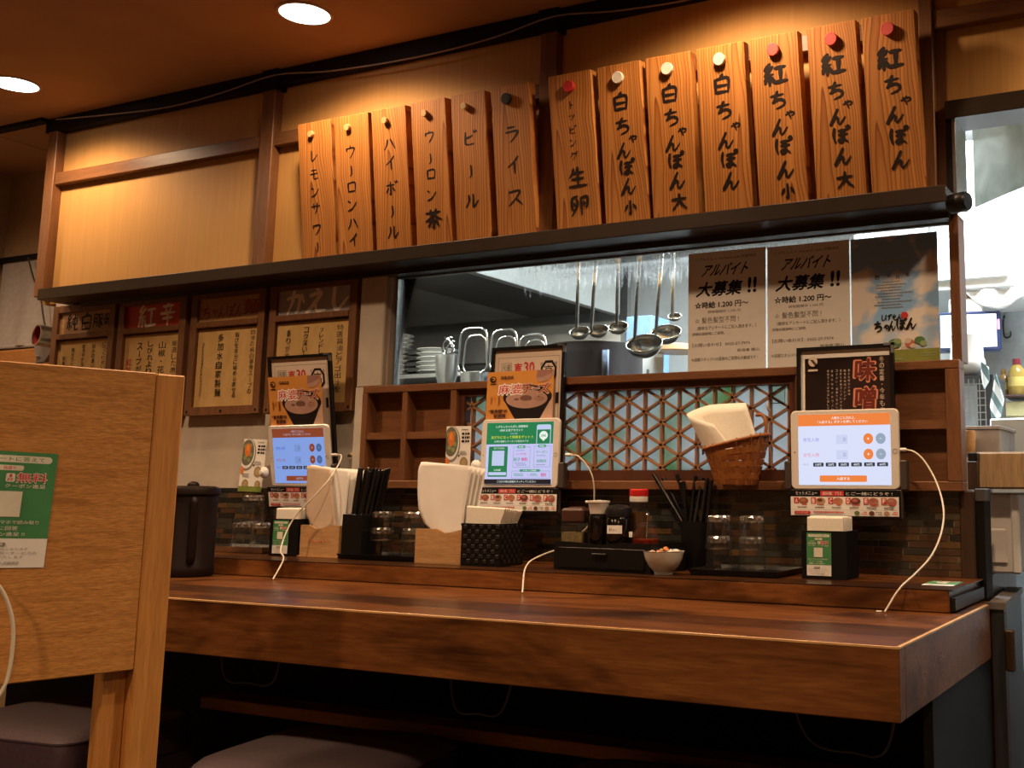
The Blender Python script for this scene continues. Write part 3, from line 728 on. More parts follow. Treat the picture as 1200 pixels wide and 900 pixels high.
m = CM(); m.box((CX0, YS, CT), (-0.440, 0.0, SH-0.001), counter_face_m, 0.002); m.box((CX0, YS, SH-0.002), (-0.434, -0.002, SH), counter_top_m); m.build('raised_shelf', ct)
m = CM(); m.box((-0.440, YS+0.004, CT+0.004), (-0.430, -0.02, CT+0.026), blackp); m.build('shelf_end_plate', ct)
m = CM(); m.box((-0.430, -0.515, FLOOR), (-0.415, -0.012, CT-0.099), plain('charcoal_panel', (0.011, 0.010, 0.009), 0.6, spec=0.25)); m.build('end_panel', ct)
m = CM(); m.box((-2.46, -0.105, 0.524), (-0.45, -0.02, 0.553), grain('under_shelf_wood', [(0.3, (0.46, 0.20, 0.065)), (0.7, (0.56, 0.26, 0.09))], (3, 30, 30), 0.5), 0.002); m.build('bag_shelf', ct)
m = CM(); m.box((CX0, -0.018, FLOOR), (-0.45, 0.010, SH-0.045), blackm); m.build('back_panel', ct)

# cable loops hanging under the counter
cabd = plain('dark_cable', (0.045, 0.04, 0.04), 0.5)
for nm, pts in (('cable loop hanging under the counter left of the stools', ((257, 768), (262, 790), (290, 800), (322, 796), (330, 778))),
                ('cable loop hanging under the middle of the counter', ((525, 803), (532, 825), (560, 836), (590, 830), (610, 810))),
                ('cable loop hanging under the counter beside its right end', ((915, 838), (945, 862), (1000, 882), (1040, 876), (1057, 852)))):
    q = [atY(x, y, -0.60) for x, y in pts]
    q[0].z = q[-1].z = CT-0.035
    tag(MB().tube(cr3(q, 8), 0.0022, cabd, 6).build('under_counter_cable'), 'thin dark '+nm, 'cable')

# ================================================================== DOWNLIGHTS
lamp_m = emit('lamp_lens', (1.0, 0.95, 0.88), 9.0)
ring_m = plain('lamp_ring', (0.55, 0.40, 0.28), 0.5)
def downlight(x, y, label):
    o = thing('ceiling_downlight', label, 'ceiling light', (x, y, CEIL), group='ceiling downlights')
    m = MB(); m.lathe([(0.062, -0.004), (0.068, -0.004), (0.070, -0.001), (0.070, 0.0)], ring_m, seg=32, cap=(False, False)); m.build('trim_ring', o)
    m = MB(); m.lathe([(0.001, -0.0035), (0.062, -0.0035)], lamp_m, seg=32, cap=(False, False)); m.build('lens', o)
    return o
downlight(*ROW1[0], 'round recessed downlight at the far left of the ceiling')
downlight(*ROW1[1], 'round recessed downlight in the ceiling above the six drink boards')
# fine cable along the beam
cp = [atY(x, y, -0.045) for x, y in ((66, 140), (130, 134), (200, 125), (262, 108), (322, 88), (380, 84), (450, 74), (520, 60), (585, 42), (650, 19), (720, 13), (800, 1), (880, -18))]
tag(MB().tube(cr3(cp, 4), 0.0022, plain('grey_cable', (0.30, 0.24, 0.19), 0.6), 6).build('beam_cable'), 'thin grey cable strung along the black beam under the ceiling', 'cable')

# ================================================================== STOOLS
def stool(label, x, y, rz):
    o = thing('box_stool', label, 'stool', (x, y, FLOOR), (0, 0, rz), 'plum box stools at the counter')
    W, D, H = 0.43, 0.37, 0.49
    o.scale = (1, 1, 1.035)
    # body: slightly tapered upholstered box
    m = MB(); vs = []; 
    for z, k in ((0.03, 0.97), (0.20, 0.985), (0.36, 0.99)):
        vs += [(-W/2*k, -D/2*k, z), (W/2*k, -D/2*k, z), (W/2*k, D/2*k, z), (-W/2*k, D/2*k, z)]
    fs = [(0, 3, 2, 1), (8, 9, 10, 11)]+[(4*i+j, 4*i+(j+1) % 4, 4*i+4+(j+1) % 4, 4*i+4+j) for i in (0, 1) for j in range(4)]
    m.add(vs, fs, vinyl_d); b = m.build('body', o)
    # cushion: rounded plan, domed top, piped seam
    def ring(w, d, r, n=7):
        pts = []
        for cx, cy, a in ((w/2-r, d/2-r, 0), (-w/2+r, d/2-r, PI/2), (-w/2+r, -d/2+r, PI), (w/2-r, -d/2+r, 1.5*PI)):
            for i in range(n): pts.append((cx+r*math.cos(a+PI/2*i/(n-1)), cy+r*math.sin(a+PI/2*i/(n-1))))
        return pts
    m = MB(); prof = [(0.00, 0.355, 0.045), (0.0, 0.425, 0.045), (0.004, 0.436, 0.047), (0.014, 0.446, 0.05), (0.035, 0.454, 0.06), (0.08, 0.460, 0.08), (0.15, 0.463, 0.02)]
    vs = []; N = 28
    for ins, z, r in prof:
        vs += [(x, y, z) for x, y in ring(W-2*ins, D-2*ins, min(r, (D-2*ins)/2-0.001))]
    fs = [(N*i+j, N*i+(j+1) % N, N*i+N+(j+1) % N, N*i+N+j) for i in range(len(prof)-1) for j in range(N)]+[tuple(range(N*(len(prof)-1), N*len(prof)))]
    vcap = len(prof)-1
    m.add(vs, [f for f in fs], vinyl, True)
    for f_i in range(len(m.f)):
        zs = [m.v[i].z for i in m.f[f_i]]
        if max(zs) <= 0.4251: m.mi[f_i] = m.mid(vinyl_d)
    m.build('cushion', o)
    m = MB(); m.tube([(x, y, 0.428) for x, y in ring(W+0.002, D+0.002, 0.046)], 0.0026, vinyl_d, 6, True, True); m.build('piping', o)
    for sx in (-1, 1):
        for sy in (-1, 1):
            m = MB(); m.lathe([(0.016, 0), (0.018, 0.03)], blackp, (sx*(W/2-0.05), sy*(D/2-0.05), 0), 12); m.build('foot', o)
    return o
stool('plum box stool directly in front of the counter, left of centre', -1.705, -0.415, math.radians(9))
stool('plum box stool half hidden behind the oak partition', -2.52, -0.43, math.radians(6))
stool('plum box stool showing only its top edge at the bottom centre', -0.965, -0.385, math.radians(6))

# ================================================================== OAK PARTITION in the left foreground
PS = 1.55
pu, pn = Vector((0.284, 0.959, 0)).normalized(), Vector((0.959, -0.284, 0)).normalized()
pp = atD(184, 437, PS)
part = thing('oak_partition', 'oak veneer partition panel with a square post in the left foreground', 'partition', (pp.x, pp.y, FLOOR), (0, 0, math.atan2(pu.y, pu.x)))
# local x along the panel (away from camera), local -y towards the camera side
zt = pp.z-FLOOR; 
def onp(x, y):
    d = ray(x, y); p = CAM+d*(pn.dot(pp-CAM)/pn.dot(d)); q = p-pp; return Vector((q.dot(pu), 0, p.z-FLOOR))
zb_ = onp(150, 786).z
m = MB(); m.box((-0.62, 0.0, zb_), (0.0, 0.024, zt), oak, 0.0015); m.build('panel', part)
m = MB(); m.box((0.0005, -0.001, 0.0), (0.040, 0.052, zt-0.001), oak_v, 0.002); m.build('post', part)
m = MB(); m.box((-0.032, 0.022, 0.0), (0.0005, 0.052, zb_+0.02), oak_v, 0.002); m.build('post_cheek', part)
m = MB(); m.box((-0.66, -0.001, 0.0), (-0.62, 0.052, zt-0.001), oak_v, 0.002); m.build('post', part)
# green leaflet stuck on it
fa, fb = onp(63, 530), onp(53, 663)
FH = fa.z-fb.z; FW = FH*0.72
green = plain('leaflet_green', (0.055, 0.25, 0.09), 0.55); gtext = plain('leaflet_cream', (0.75, 0.72, 0.60), 0.6)
pinkr = plain('leaflet_red', (0.62, 0.05, 0.07), 0.6)
def leaflet(w, h, parent=None, name='leaflet'):
    s = Sheet(w, h, 0.0005, paper_w)
    s.rect(0, 0, 1, 0.75, green)
    s.rrect(0.06, 0.035, 0.94, 0.095, gtext, 0.5); s.text('アンケートに答えて', 0.12, 0.045, 0.86, 0.085, green, 0.01)
    s.rrect(0.34, 0.12, 0.64, 0.165, gtext, 0.4); s.text('抽選で', 0.42, 0.128, 0.56, 0.158, pinkr, 0.01)
    s.text('武蔵境店', 0.12, 0.185, 0.32, 0.21, gtext); s.text('純白豚骨', 0.06, 0.225, 0.38, 0.265, gtext, 0.015); s.text('ちゃんぽん', 0.06, 0.275, 0.38, 0.31, gtext, 0.015)
    s.rrect(0.46, 0.19, 0.56, 0.265, gtext, 0.2); s.text('1', 0.50, 0.198, 0.52, 0.225, pinkr, 0.02); s.text('杯', 0.475, 0.23, 0.545, 0.26, pinkr, 0.01)
    s.text('無料', 0.575, 0.18, 0.91, 0.27, gtext, 0.034); s.text('無料', 0.58, 0.183, 0.905, 0.267, pinkr, 0.012)
    s.text('クーポン進呈', 0.46, 0.28, 0.90, 0.315, gtext, 0.015)
    s.rect(0.30, 0.345, 0.66, 0.565, gtext)                       # where the square code sits: left blank
    s.text('QRコードをスマホで読み取り', 0.06, 0.595, 0.88, 0.63, gtext, 0.01); s.text('アンケートに回答', 0.10, 0.645, 0.66, 0.68, gtext, 0.01); s.text('抽選クーポン進呈 !!', 0.10, 0.695, 0.74, 0.73, gtext, 0.01)
    s.rrect(0.30, 0.785, 0.55, 0.815, inkg, 0.2); s.text('注意事項', 0.33, 0.789, 0.52, 0.811, gtext, 0.01)
    s.text('お一人様1回限り有効となります', 0.08, 0.828, 0.80, 0.852, inkg); s.text('アンケートは、同一サービスの', 0.08, 0.862, 0.90, 0.886, inkg); s.text('ためにのみ利用いたします', 0.08, 0.896, 0.76, 0.92, inkg)
    s.text('しげもんちゃんぽん武蔵境店', 0.18, 0.945, 0.72, 0.972, inkg, 0.01)
    return s
s = leaflet(FW, FH); lf = s.build('leaflet')
tag(lf, 'green and white survey leaflet stuck on the oak partition', 'leaflet')
lf.matrix_world = Matrix.Translation(pp+pu*(fa.x-FW/2)+Vector((0, 0, fb.z-zt+pp.z-pp.z))+pn*0.0006)@Matrix.Rotation(math.atan2(pu.y, pu.x), 4, 'Z')@Matrix.Rotation(math.radians(2.2), 4, 'Y')
# white cable hanging at the left edge in front of the panel
q = [pp+pu*a.x+Vector((0, 0, a.z-zt))+pn*0.02 for a in (onp(-30, 660), onp(-4, 690), onp(8, 722), onp(9, 755), onp(1, 798), onp(-20, 830))]
tag(MB().tube(cr3(q, 8), 0.0024, plain('cream_cable', (0.66, 0.60, 0.48), 0.45, var=0.03), 8).build('partition_cable'), 'cream cable looping past the left edge in front of the oak partition', 'cable')

# ================================================================== MENU BOARDS hanging on the fascia
BH = 0.392
PEG = {'tan': plain('tan_peg', (0.55, 0.36, 0.15), 0.5), 'dark': plain('black_peg', (0.02, 0.02, 0.025), 0.35), 'red': plain('red_peg', (0.55, 0.03, 0.035), 0.5),
       'white': plain('white_peg', (0.72, 0.68, 0.58), 0.5), 'pink': plain('coral_peg', (0.66, 0.10, 0.085), 0.5)}
# text, x0, x1, peg, characters as (char, fraction down, width fraction, x shift)
def run(s, fr, k, sh=None): return [(c, f, kk if isinstance(k, (int, float)) is False else k, 0) for c, f, kk in zip(s, fr, [k]*len(s))]
def champon(head, tail, fr):
    seq = [(head, fr[0], 0.50 if head == '紅' else 0.42, 0.0), ('ち', fr[1], 0.38, 0.02), ('ゃ', fr[2], 0.23, 0.24), ('ん', fr[3], 0.34, 0.02), ('ぽ', fr[4], 0.36, 0.06), ('ん', fr[5], 0.36, 0.08)]
    if tail: seq.append((tail, fr[6], 0.36 if tail == '大' else 0.32, 0.10))
    return seq
boards = [
 ('レモンサワー', -2.253, -2.132, 'tan', run('レモンサワー', (.24, .368, .49, .606, .754, .88), .30), 'narrow cedar board brushed レモンサワー, the leftmost on the ledge'),
 ('ウーロンハイ', -2.123, -2.003, 'tan', run('ウーロンハイ', (.255, .387, .498, .62, .746, .86), .33), 'cedar board brushed ウーロンハイ with a tan peg'),
 ('ハイボール', -1.990, -1.874, 'tan', run('ハイボール', (.245, .375, .543, .70, .84), .36), 'cedar board brushed ハイボール with a tan peg'),
 ('ウーロン茶', -1.855, -1.743, 'tan', run('ウーロン', (.24, .386, .49, .625), .33)+[('茶', .783, .50, .02)], 'cedar board brushed ウーロン茶 with a dark knot at its left'),
 ('ビール', -1.727, -1.621, 'tan', run('ビール', (.295, .51, .70), .42), 'cedar board brushed ビール with a tan peg'),
 ('ライス', -1.599, -1.485, 'dark', run('ライス', (.31, .51, .716), .43), 'cedar board brushed ライス with a large black peg'),
 ('トッピング生卵', -1.423, -1.303, 'red', run('トッピング', (.197, .265, .35, .428, .51), .19)+[('生', .645, .48, .06), ('卵', .815, .46, .06)], 'cedar board brushed トッピング生卵 in shade with a red peg'),
 ('白小', -1.287, -1.171, 'white', champon('白', '小', (.23, .375, .455, .522, .625, .74, .867)), 'cedar board brushed 白ちゃんぽん小 with a cream peg'),
 ('白大', -1.159, -1.043, 'white', champon('白', '大', (.23, .37, .455, .522, .624, .742, .869)), 'cedar board brushed 白ちゃんぽん大 with a cream peg'),
 ('白', -1.026, -0.908, 'white', champon('白', '', (.228, .376, .472, .55, .66, .784)), 'cedar board brushed 白ちゃんぽん alone with a cream peg'),
 ('紅小', -0.892, -0.777, 'pink', champon('紅', '小', (.222, .367, .454, .52, .628, .76, .882)), 'cedar board brushed 紅ちゃんぽん小 with a coral peg'),
 ('紅大', -0.758, -0.647, 'pink', champon('紅', '大', (.222, .366, .445, .51, .612, .729, .86)), 'cedar board brushed 紅ちゃんぽん大 with a coral peg'),
 ('紅', -0.634, -0.520, 'pink', champon('紅', '', (.241, .382, .472, .544, .66, .788)), 'cedar board brushed 紅ちゃんぽん alone, the rightmost on the ledge'),
]
rg = random.Random(11)
for i, (nm, x0, x1, peg, seq, lab) in enumerate(boards):
    w = x1-x0; m = MB(); T = 0.028
    m.box((-w/2, 0, 0), (w/2, T, BH), cedar_m, 0.0012)
    lean = math.radians(7.4 if i < 6 else 8.6)
    for k, (ch, f, kw_, dx) in enumerate(seq):
        cw = kw_*w
        brush(m, ch, -0.045*w*(1 if i in (0, 1) else 0)+dx*w, (1-f)*BH, cw, cw*(0.78 if ch in 'ー' else 0.92), inkb, 0.0003+k*0.0001, 18.5 if i > 6 else (12 if cw < 0.025 else 13.5), lambda a, b, q: (a, -q, b))
    o = m.build('menu_board')
    o.location = ((x0+x1)/2, -0.0405, LEDGE_Z1+0.0008); o.rotation_euler = (lean, rg.uniform(-.006, .006), rg.uniform(-.01, .01))
    tag(o, lab, 'menu board', 'cedar menu boards above the ledge')
    big = i >= 5; r = 0.0142 if big else 0.0088
    pm = MB(); pm.M = Matrix.Translation((-0.008 if i < 6 else 0.0, 0, BH*(1-0.085)))@Matrix.Rotation(PI/2, 4, 'X')
    pm.lathe([(r*0.96, 0.0), (r, 0.002), (r, 0.0085), (r*0.95, 0.0098), (r*0.84, 0.0100), (r*0.82, 0.0097), (0.0005, 0.0097)], PEG[peg], seg=28)
    pm.build('peg', o)

# ================================================================== FRAMED SIGNS on the plaster
def sign(label, x0, x1, z0, z1, kind):
    w, h = x1-x0, z1-z0
    o = thing('framed_sign', label, 'sign', ((x0+x1)/2, -0.0012, z0), group='framed wooden signs on the plaster wall')
    fb, d = 0.026, 0.026
    m = MB()
    m.box((-w/2, -d, 0), (-w/2+fb, 0, h), framewood, 0.0015); m.box((w/2-fb, -d, 0), (w/2, 0, h), framewood, 0.0015)
    m.box((-w/2+fb, -d+0.001, h-0.022), (w/2-fb, 0, h), framewood); m.box((-w/2+fb, -d+0.001, 0), (w/2-fb, 0, 0.024), framewood)
    m.build('frame', o)
    m = MB(); m.box((-w/2+fb, -d-0.002, h*0.700), (w/2-fb, -0.001, h*0.748), framewood, 0.0015); m.build('cross_rail', o)
    for u in (-w/2+0.012, 0, w/2-0.012):
        m = MB(); m.sphere((u, -d, 0.011), 0.004, blackm, 10, 6, (1, 0.5, 1)); m.build('nail', o)
    iw = w-2*fb; ph = h*0.235-0.012
    ps = Sheet(iw, ph, 0.017, {'red': plaque_red, 'kaeshi': plaque_grey}.get(kind, plaque_m), h*0.748)
    cream = plain('cream_brush', (0.86, 0.80, 0.70), 0.7); faded = plain('faded_red_brush', (0.26, 0.055, 0.026), 0.7)
    if kind == 'white':
        for ch, u, v, k in (('純', .25, .50, .23), ('白', .52, .52, .25), ('豚', .75, .50, .20), ('骨', .92, .50, .16)): ps.br(ch, u, v, k, k*iw/ph, ink, 12)
    elif kind == 'red':
        ps.br('紅', .38, .55, .34, .34*iw/ph, cream, 12); ps.br('辛', .75, .50, .30, .34*iw/ph, cream, 12)
    elif kind == 'noodle':
        for ch, u, k in (('ち', .12, .16), ('ゃ', .26, .12), ('ん', .38, .14), ('ぽ', .52, .15), ('ん', .66, .14)): ps.br(ch, u, .62, k, k*iw/ph*1.1, faded, 13)
        ps.text('麺', .74, .22, .98, .80, faded, 0.03)
    else:
        for ch, u, v, k in (('か', .24, .52, .28), ('え', .52, .48, .30), ('し', .82, .42, .32)): ps.br(ch, u, v, k, k*iw/ph, cream, 16)
    ps.build('plaque', o)
    qs = Sheet(iw, h*0.700-0.024-0.004, 0.015, signpaper, 0.024)
    cols = {'white': [('じっくり炊いた純白', .90, .05, .62, .07), ('旨みの濃い豚骨', .70, .06, .55, .06), ('まろやかなスープ', .50, .06, .55, .06), ('鶏ガラと野菜', .30, .10, .50, .06), ('自慢の味', .13, .20, .50, .05)],
            'red': [('厳選した唐辛子と', .90, .10, .80, .09), ('山椒・花椒の', .68, .10, .75, .12), ('しびれより深い', .47, .08, .72, .10), ('スープが決め手', .28, .10, .80, .10), ('紅ちゃんぽん', .10, .30, .95, .10)],
            'noodle': [('自慢の純白豚骨スープの', .90, .04, .86, .065), ('旨さを存分に絡め込ませる', .65, .06, .90, .065), ('多加水自家製麺', .38, .06, .88, .095), ('もちもちの食感をお楽しみください', .10, .16, .86, .035)],
            'kaeshi': [('特選醤油とアゴ出汁を', .86, .06, .88, .085), ('ブレンドした門外不出の', .62, .08, .80, .06), ('コク深いかえし', .40, .06, .62, .065), ('香りが格別', .16, .08, .55, .06)]}[kind]
    for tx, u, v0, v1, k in cols:
        qs.vtext(tx, u, v0, v1, k, red if (kind == 'red' and tx[0] == '紅') else ink, 0.006, 0.006)
    qs.build('paper', o)
    return o
sign('wooden framed sign headed 純白豚骨, leftmost of the four', -3.329, -3.034, 1.302, 1.664, 'white')
sign('wooden framed sign with a red plaque headed 紅辛', -3.016, -2.722, 1.302, 1.664, 'red')
sign('wooden framed sign with a faded tan plaque headed ちゃんぽん麺', -2.700, -2.404, 1.302, 1.664, 'noodle')
sign('wooden framed sign with a grey plaque headed かえし', -2.386, -2.066, 1.300, 1.664, 'kaeshi')

# ================================================================== PAPERS on the window
def job_poster(x0, x1, z0, z1, label, kind):
    w, h = x1-x0, z1-z0; s = Sheet(w, h, 0.0006, paper_w)
    s.text('しげもんとん champon style 武蔵境店', .10, .045, .88, .075, inkg, 0.01)
    s.text('アルバイト', .20, .105, .78, .205, ink, 0.024, 0.12); s.text('大募集', .13, .255, .70, .375, ink, 0.030, 0.10); s.text('!!', .78, .245, .88, .365, ink, 0.03, 0.10)
    s.text('☆時給 1.200 円〜', .09, .42, .78, .475, ink, 0.025); s.text('研修期間中 1,100 円', .26, .495, .68, .52, inkg, 0.005)
    s.text('☆', .09, .555, .15, .595, inkg, 0.0); s.text('髪色髪型不問 !', .18, .55, .66, .60, inkg, 0.0)
    s.text('（簡単なアンケートにご記入頂きます。）', .12, .625, .88, .655, inkg, 0.01); s.text('詳細は面接時にご説明。', .06, .675, .48, .70, inkg, 0.01)
    s.text('【お問い合わせ】 0422-27-7974', .06, .765, .80, .795, inkg, 0.008); s.text('担当者 國山', .64, .825, .92, .85, inkg, 0.01); s.text('＊店頭スタッフへの直接のご質問も大歓迎です !', .05, .885, .90, .915, inkg, 0.01)
    o = s.build('job_poster'); o.location = ((x0+x1)/2, 0.016, z0)
    return tag(o, label, 'poster', 'white job posters on the window')
job_poster(-1.096, -0.902, 1.366, 1.644, 'white job poster headed アルバイト大募集, nearest the hanging ladles', 1)
job_poster(-0.898, -0.705, 1.366, 1.642, 'white job poster headed アルバイト大募集, touching the blue sky poster', 2)
t = NT('sky_print'); v = t.coords((1, 1, 1), False)
mp = t.n('ShaderNodeMapping'); mp.inputs['Scale'].default_value = (9, 1, 12); t.l(v, mp.inputs['Vector']); n = t.noise(mp.outputs[0], 1.0, 5, 0.5, 0.25)
sx = t.n('ShaderNodeSeparateXYZ'); t.l(v, sx.inputs[0]); mr = t.n('ShaderNodeMapRange'); mr.inputs[1].default_value = 0.02; mr.inputs[2].default_value = 0.26; t.l(sx.outputs[2], mr.inputs[0])
sky = t.ramp(mr.outputs[0], [(0.0, (0.55, 0.68, 0.80)), (0.35, (0.28, 0.52, 0.86)), (1.0, (0.26, 0.44, 0.70))])
mw = t.n('ShaderNodeMath', operation='MULTIPLY_ADD'); t.l(mr.outputs[0], mw.inputs[0]); mw.inputs[1].default_value = -0.11; t.l(n, mw.inputs[2])
cr_ = t.ramp(mw.outputs[0], [(0.43, (0, 0, 0)), (0.51, (1, 1, 1))]); sp = t.n('ShaderNodeSeparateColor'); t.l(cr_, sp.inputs[0])
col = t.mix(sp.outputs[0], sky, (0.82, 0.76, 0.70)); t.bsdf(col, 0.35, 0, 0.4)
s = Sheet(0.190, 0.280, 0.0006, t.m)
gold = plain('gold_print', (0.34, 0.32, 0.12), 0.6)
s.text('vegetable', .30, .18, .68, .22, gold, 0.005, 0.15)
s.text('野', .28, .30, .335, .335, ink, 0.01); s.text('菜', .42, .30, .465, .325, ink, 0.01); s.text('日', .525, .315, .56, .34, ink, 0.01); s.text('和', .64, .30, .68, .33, ink, 0.01)
for i in range(10): s.bars(.34-.04*((i*7) % 3), .62+.05*((i*5) % 3), .355+i*.022, .355+i*.022+.02, 1, inkg, 0.4, i)
for ch, u, v_, k, hh in (('し', .37, .635, .07, .05), ('げ', .43, .635, .08, .05), ('も', .50, .635, .07, .05), ('ん', .56, .635, .06, .045)): s.br(ch, u, v_, k, hh, ink, 20)
for ch, u, v_, k, hh in (('ち', .31, .70, .11, .085), ('ゃ', .405, .705, .07, .06), ('ん', .47, .70, .09, .075), ('ぽ', .575, .69, .12, .09), ('ん', .69, .69, .12, .085)): s.br(ch, u, v_, k, hh, ink, 22)
s.poly([(.57, .625), (.59, .60), (.64, .60), (.66, .625), (.635, .65), (.595, .65)], red)
gr = plain('poster_grass', (0.24, 0.27, 0.05), 0.6); cab = plain('poster_cabbage', (0.09, 0.20, 0.07), 0.6); cab2 = plain('poster_leaf', (0.28, 0.38, 0.17), 0.6)
coral = plain('poster_coral', (0.50, 0.13, 0.07), 0.6); creamp = plain('poster_cream', (0.62, 0.52, 0.42), 0.6)
s.rect(0, .885, 1, 1, gr)
for u, v_, a, b, m_ in ((.50, .835, .075, .05, cab), (.46, .85, .055, .04, cab2), (.53, .82, .045, .03, cab2), (.49, .84, .03, .02, cab), (.78, .82, .06, .04, cab), (.82, .845, .04, .03, cab2), (.67, .84, .05, .045, coral), (.65, .82, .035, .03, creamp), (.70, .86, .03, .025, creamp), (.32, .855, .05, .02, coral), (.40, .87, .03, .015, creamp), (.60, .875, .03, .02, creamp)):
    s.ell(u, v_, a, b*0.7, m_)
s.text('しげもん', .40, .915, .52, .94, cab2, 0.01); s.bars(.80, .97, .915, .95, 2, cab2, .5, 4); s.bars(.40, .62, .95, .975, 1, cab2, .5, 5)
o = s.build('sky_poster'); o.location = (-0.607, 0.016, 1.361)
tag(o, 'blue sky and cloud poster with cabbage and black brush writing on the window', 'poster')

# ================================================================== TABLET STATIONS
def T_(x0, x1): return (x0+x1)/2
bezel = plain('tablet_bezel', (0.74, 0.70, 0.64), 0.25, var=0.02)
brk = plain('brown_bracket', (0.055, 0.040, 0.036), 0.45)
def tablet(w, h, kind, label, loc, rot, col):
    o = thing('tablet', label, 'tablet', loc, rot, 'tablets on the wall')
    def rr(w, h, r, n=6):
        p = []
        for cx, cz, a in ((w/2-r, h-r, 0), (-w/2+r, h-r, PI/2), (-w/2+r, r, PI), (w/2-r, r, 1.5*PI)):
            for i in range(n): p.append((cx+r*math.cos(a+PI/2*i/(n-1)), cz+r*math.sin(a+PI/2*i/(n-1))))
        return p
    m = MB(); p = rr(w, h, 0.011); q = rr(w-0.003, h-0.003, 0.010); n = len(p)
    vs = [(x, 0.0, z) for x, z in p]+[(x, -0.006, z) for x, z in p]+[(x, -0.0075, z+0.0015) for x, z in q]
    fs = [tuple(range(n)), tuple(range(2*n, 3*n))[::-1]]+[(k*n+i, (k+1)*n+i, (k+1)*n+(i+1) % n, k*n+(i+1) % n) for k in (0, 1) for i in range(n)]
    m.add(vs, fs, bezel); b = m.build('body', o)
    mx = w*0.073; sw, sh_ = w-2*mx, h-2*0.0085
    E = {k: emit('screen_%s_%s' % (kind, k), c, 1.0) for k, c in col.items()}
    s = Sheet(sw, sh_, 0.0003, E['bg'], 0.0085)
    if kind in ('a', 'c'):
        s.rect(0, 0, 1, .165, E['orange']); s.text('人数をご入力の上、', .37, .035, .63, .075, E['white'], .01); s.text('「入店する」ボタンを押してください', .22, .09, .76, .13, E['white'], .01)
        for v, tx, c in ((.36, '男性人数', 'blue'), (.575, '女性人数', 'rose')):
            s.text(tx, .055, v-.028, .235, v+.028, E[c]); s.rrect(.42, v-.065, .545, v+.065, E['pale'], .1); s.text('0', .495, v-.028, .525, v+.026, E['grey'])
            s.ell(.765, v-.005, .052, .075, E['orange']); s.text('+', .752, v-.02, .778, v+.012, E['white'], .02); s.ell(.897, v-.005, .052, .075, E['grey']); s.rect(.885, v-.008, .909, v-.002, E['white'])
        s.text('年代', .055, .695, .115, .725, E['grey'])
        for i in range(6): u = .165+i*.138; s.rrect(u, .685, u+.115, .74, E['navy'], .15); s.text('%d0代' % (i+1), u+.025, .695, u+.09, .73, E['white'], .01)
        s.rrect(.235, .865, .745, .955, E['orange'], .2); s.text('入店する', .42, .89, .56, .93, E['white'], .02)
    else:
        s.rect(0, 0, 1, .355, E['green']); s.text('しげもんちゃんぽん 武蔵境店', .14, .045, .62, .085, E['white'], .01); s.text('LINE 公式アカウント', .20, .105, .55, .145, E['white'], .015)
        s.text('お友だち限定', .36, .17, .47, .195, E['pale']); s.text('友だちになって特典をゲット !!', .07, .215, .70, .265, E['yellow'], .015); s.text('お得な情報とクーポンを配信中です', .12, .29, .64, .325, E['white'])
        s.rrect(.755, .045, .965, .37, E['pale'], .1); s.rect(.765, .125, .955, .355, E['green']); s.ell(.86, .22, .062, .07, E['white']); s.poly([(.835, .28), (.885, .28), (.86, .315)], E['white']); s.text('LINE', .825, .205, .895, .24, E['green'], .02)
        s.rrect(.045, .39, .335, .885, E['green'], .03); s.text('友だち追加', .12, .405, .28, .435, E['white']); s.rect(.10, .46, .285, .705, E['pale']); s.text('LINE', .14, .76, .24, .79, E['white'], .01); s.rrect(.055, .81, .325, .86, E['pale'], .2)
        for u0, u1, v0, v1 in ((.42, .675, .40, .735), (.73, .975, .39, .73), (.41, .975, .79, .91)): s.outline(u0, v0, u1, v1, E['mid'], .005)
        s.rrect(.48, .38, .60, .425, E['teal'], .4); s.text('特典1', .50, .388, .58, .417, E['white'], .01); s.rrect(.79, .37, .905, .415, E['teal'], .4); s.text('特典2', .81, .378, .885, .407, E['white'], .01)
        s.bars(.47, .62, .455, .48, 1, E['mid']); s.text('いつでも', .475, .50, .62, .535, E['rose'], .015); s.text('餃子', .435, .575, .535, .635, E['teal'], .02); s.text('無料', .55, .575, .645, .635, E['rose'], .02); s.bars(.45, .65, .66, .72, 2, E['mid'])
        s.text('クーポン', .765, .465, .935, .51, E['teal'], .01); s.text('毎週配信', .78, .61, .92, .655, E['teal'], .02); s.bars(.77, .94, .54, .565, 1, E['mid']); s.bars(.77, .94, .685, .715, 1, E['mid'])
        s.rrect(.53, .765, .835, .805, E['teal'], .4); s.text('スタンプ特典', .58, .772, .78, .799, E['white'], .01); s.bars(.44, .62, .835, .885, 2, E['teal']); s.text('+', .65, .845, .67, .87, E['rose']); s.bars(.69, .80, .835, .88, 2, E['teal']); s.text('無料', .85, .825, .93, .885, E['rose'], .02)
        s.rect(0, .925, 1, 1, E['black']); s.text('ご注文の際は画面をタッチしてください', .20, .945, .78, .98, E['white'], .005)
    so = s.build('screen', o); so.location = (0, -0.0076, 0)
    m = MB(); m.M = Matrix.Translation((w/2-mx/2, -0.0077, h*0.47))@Matrix.Rotation(PI/2, 4, 'X'); m.lathe([(0.0048, 0), (0.0048, 0.0003), (0.0040, 0.0003), (0.0038, 0.0)], steeld, seg=20, cap=(False, False)); m.build('home_button', o)
    m = MB(); m.M = Matrix.Translation((-w/2+mx/2, -0.0076, h*0.47))@Matrix.Rotation(PI/2, 4, 'X'); m.lathe([(0.0012, 0), (0.0012, 0.0003)], blackp, seg=10); m.build('camera_dot', o)
    return o
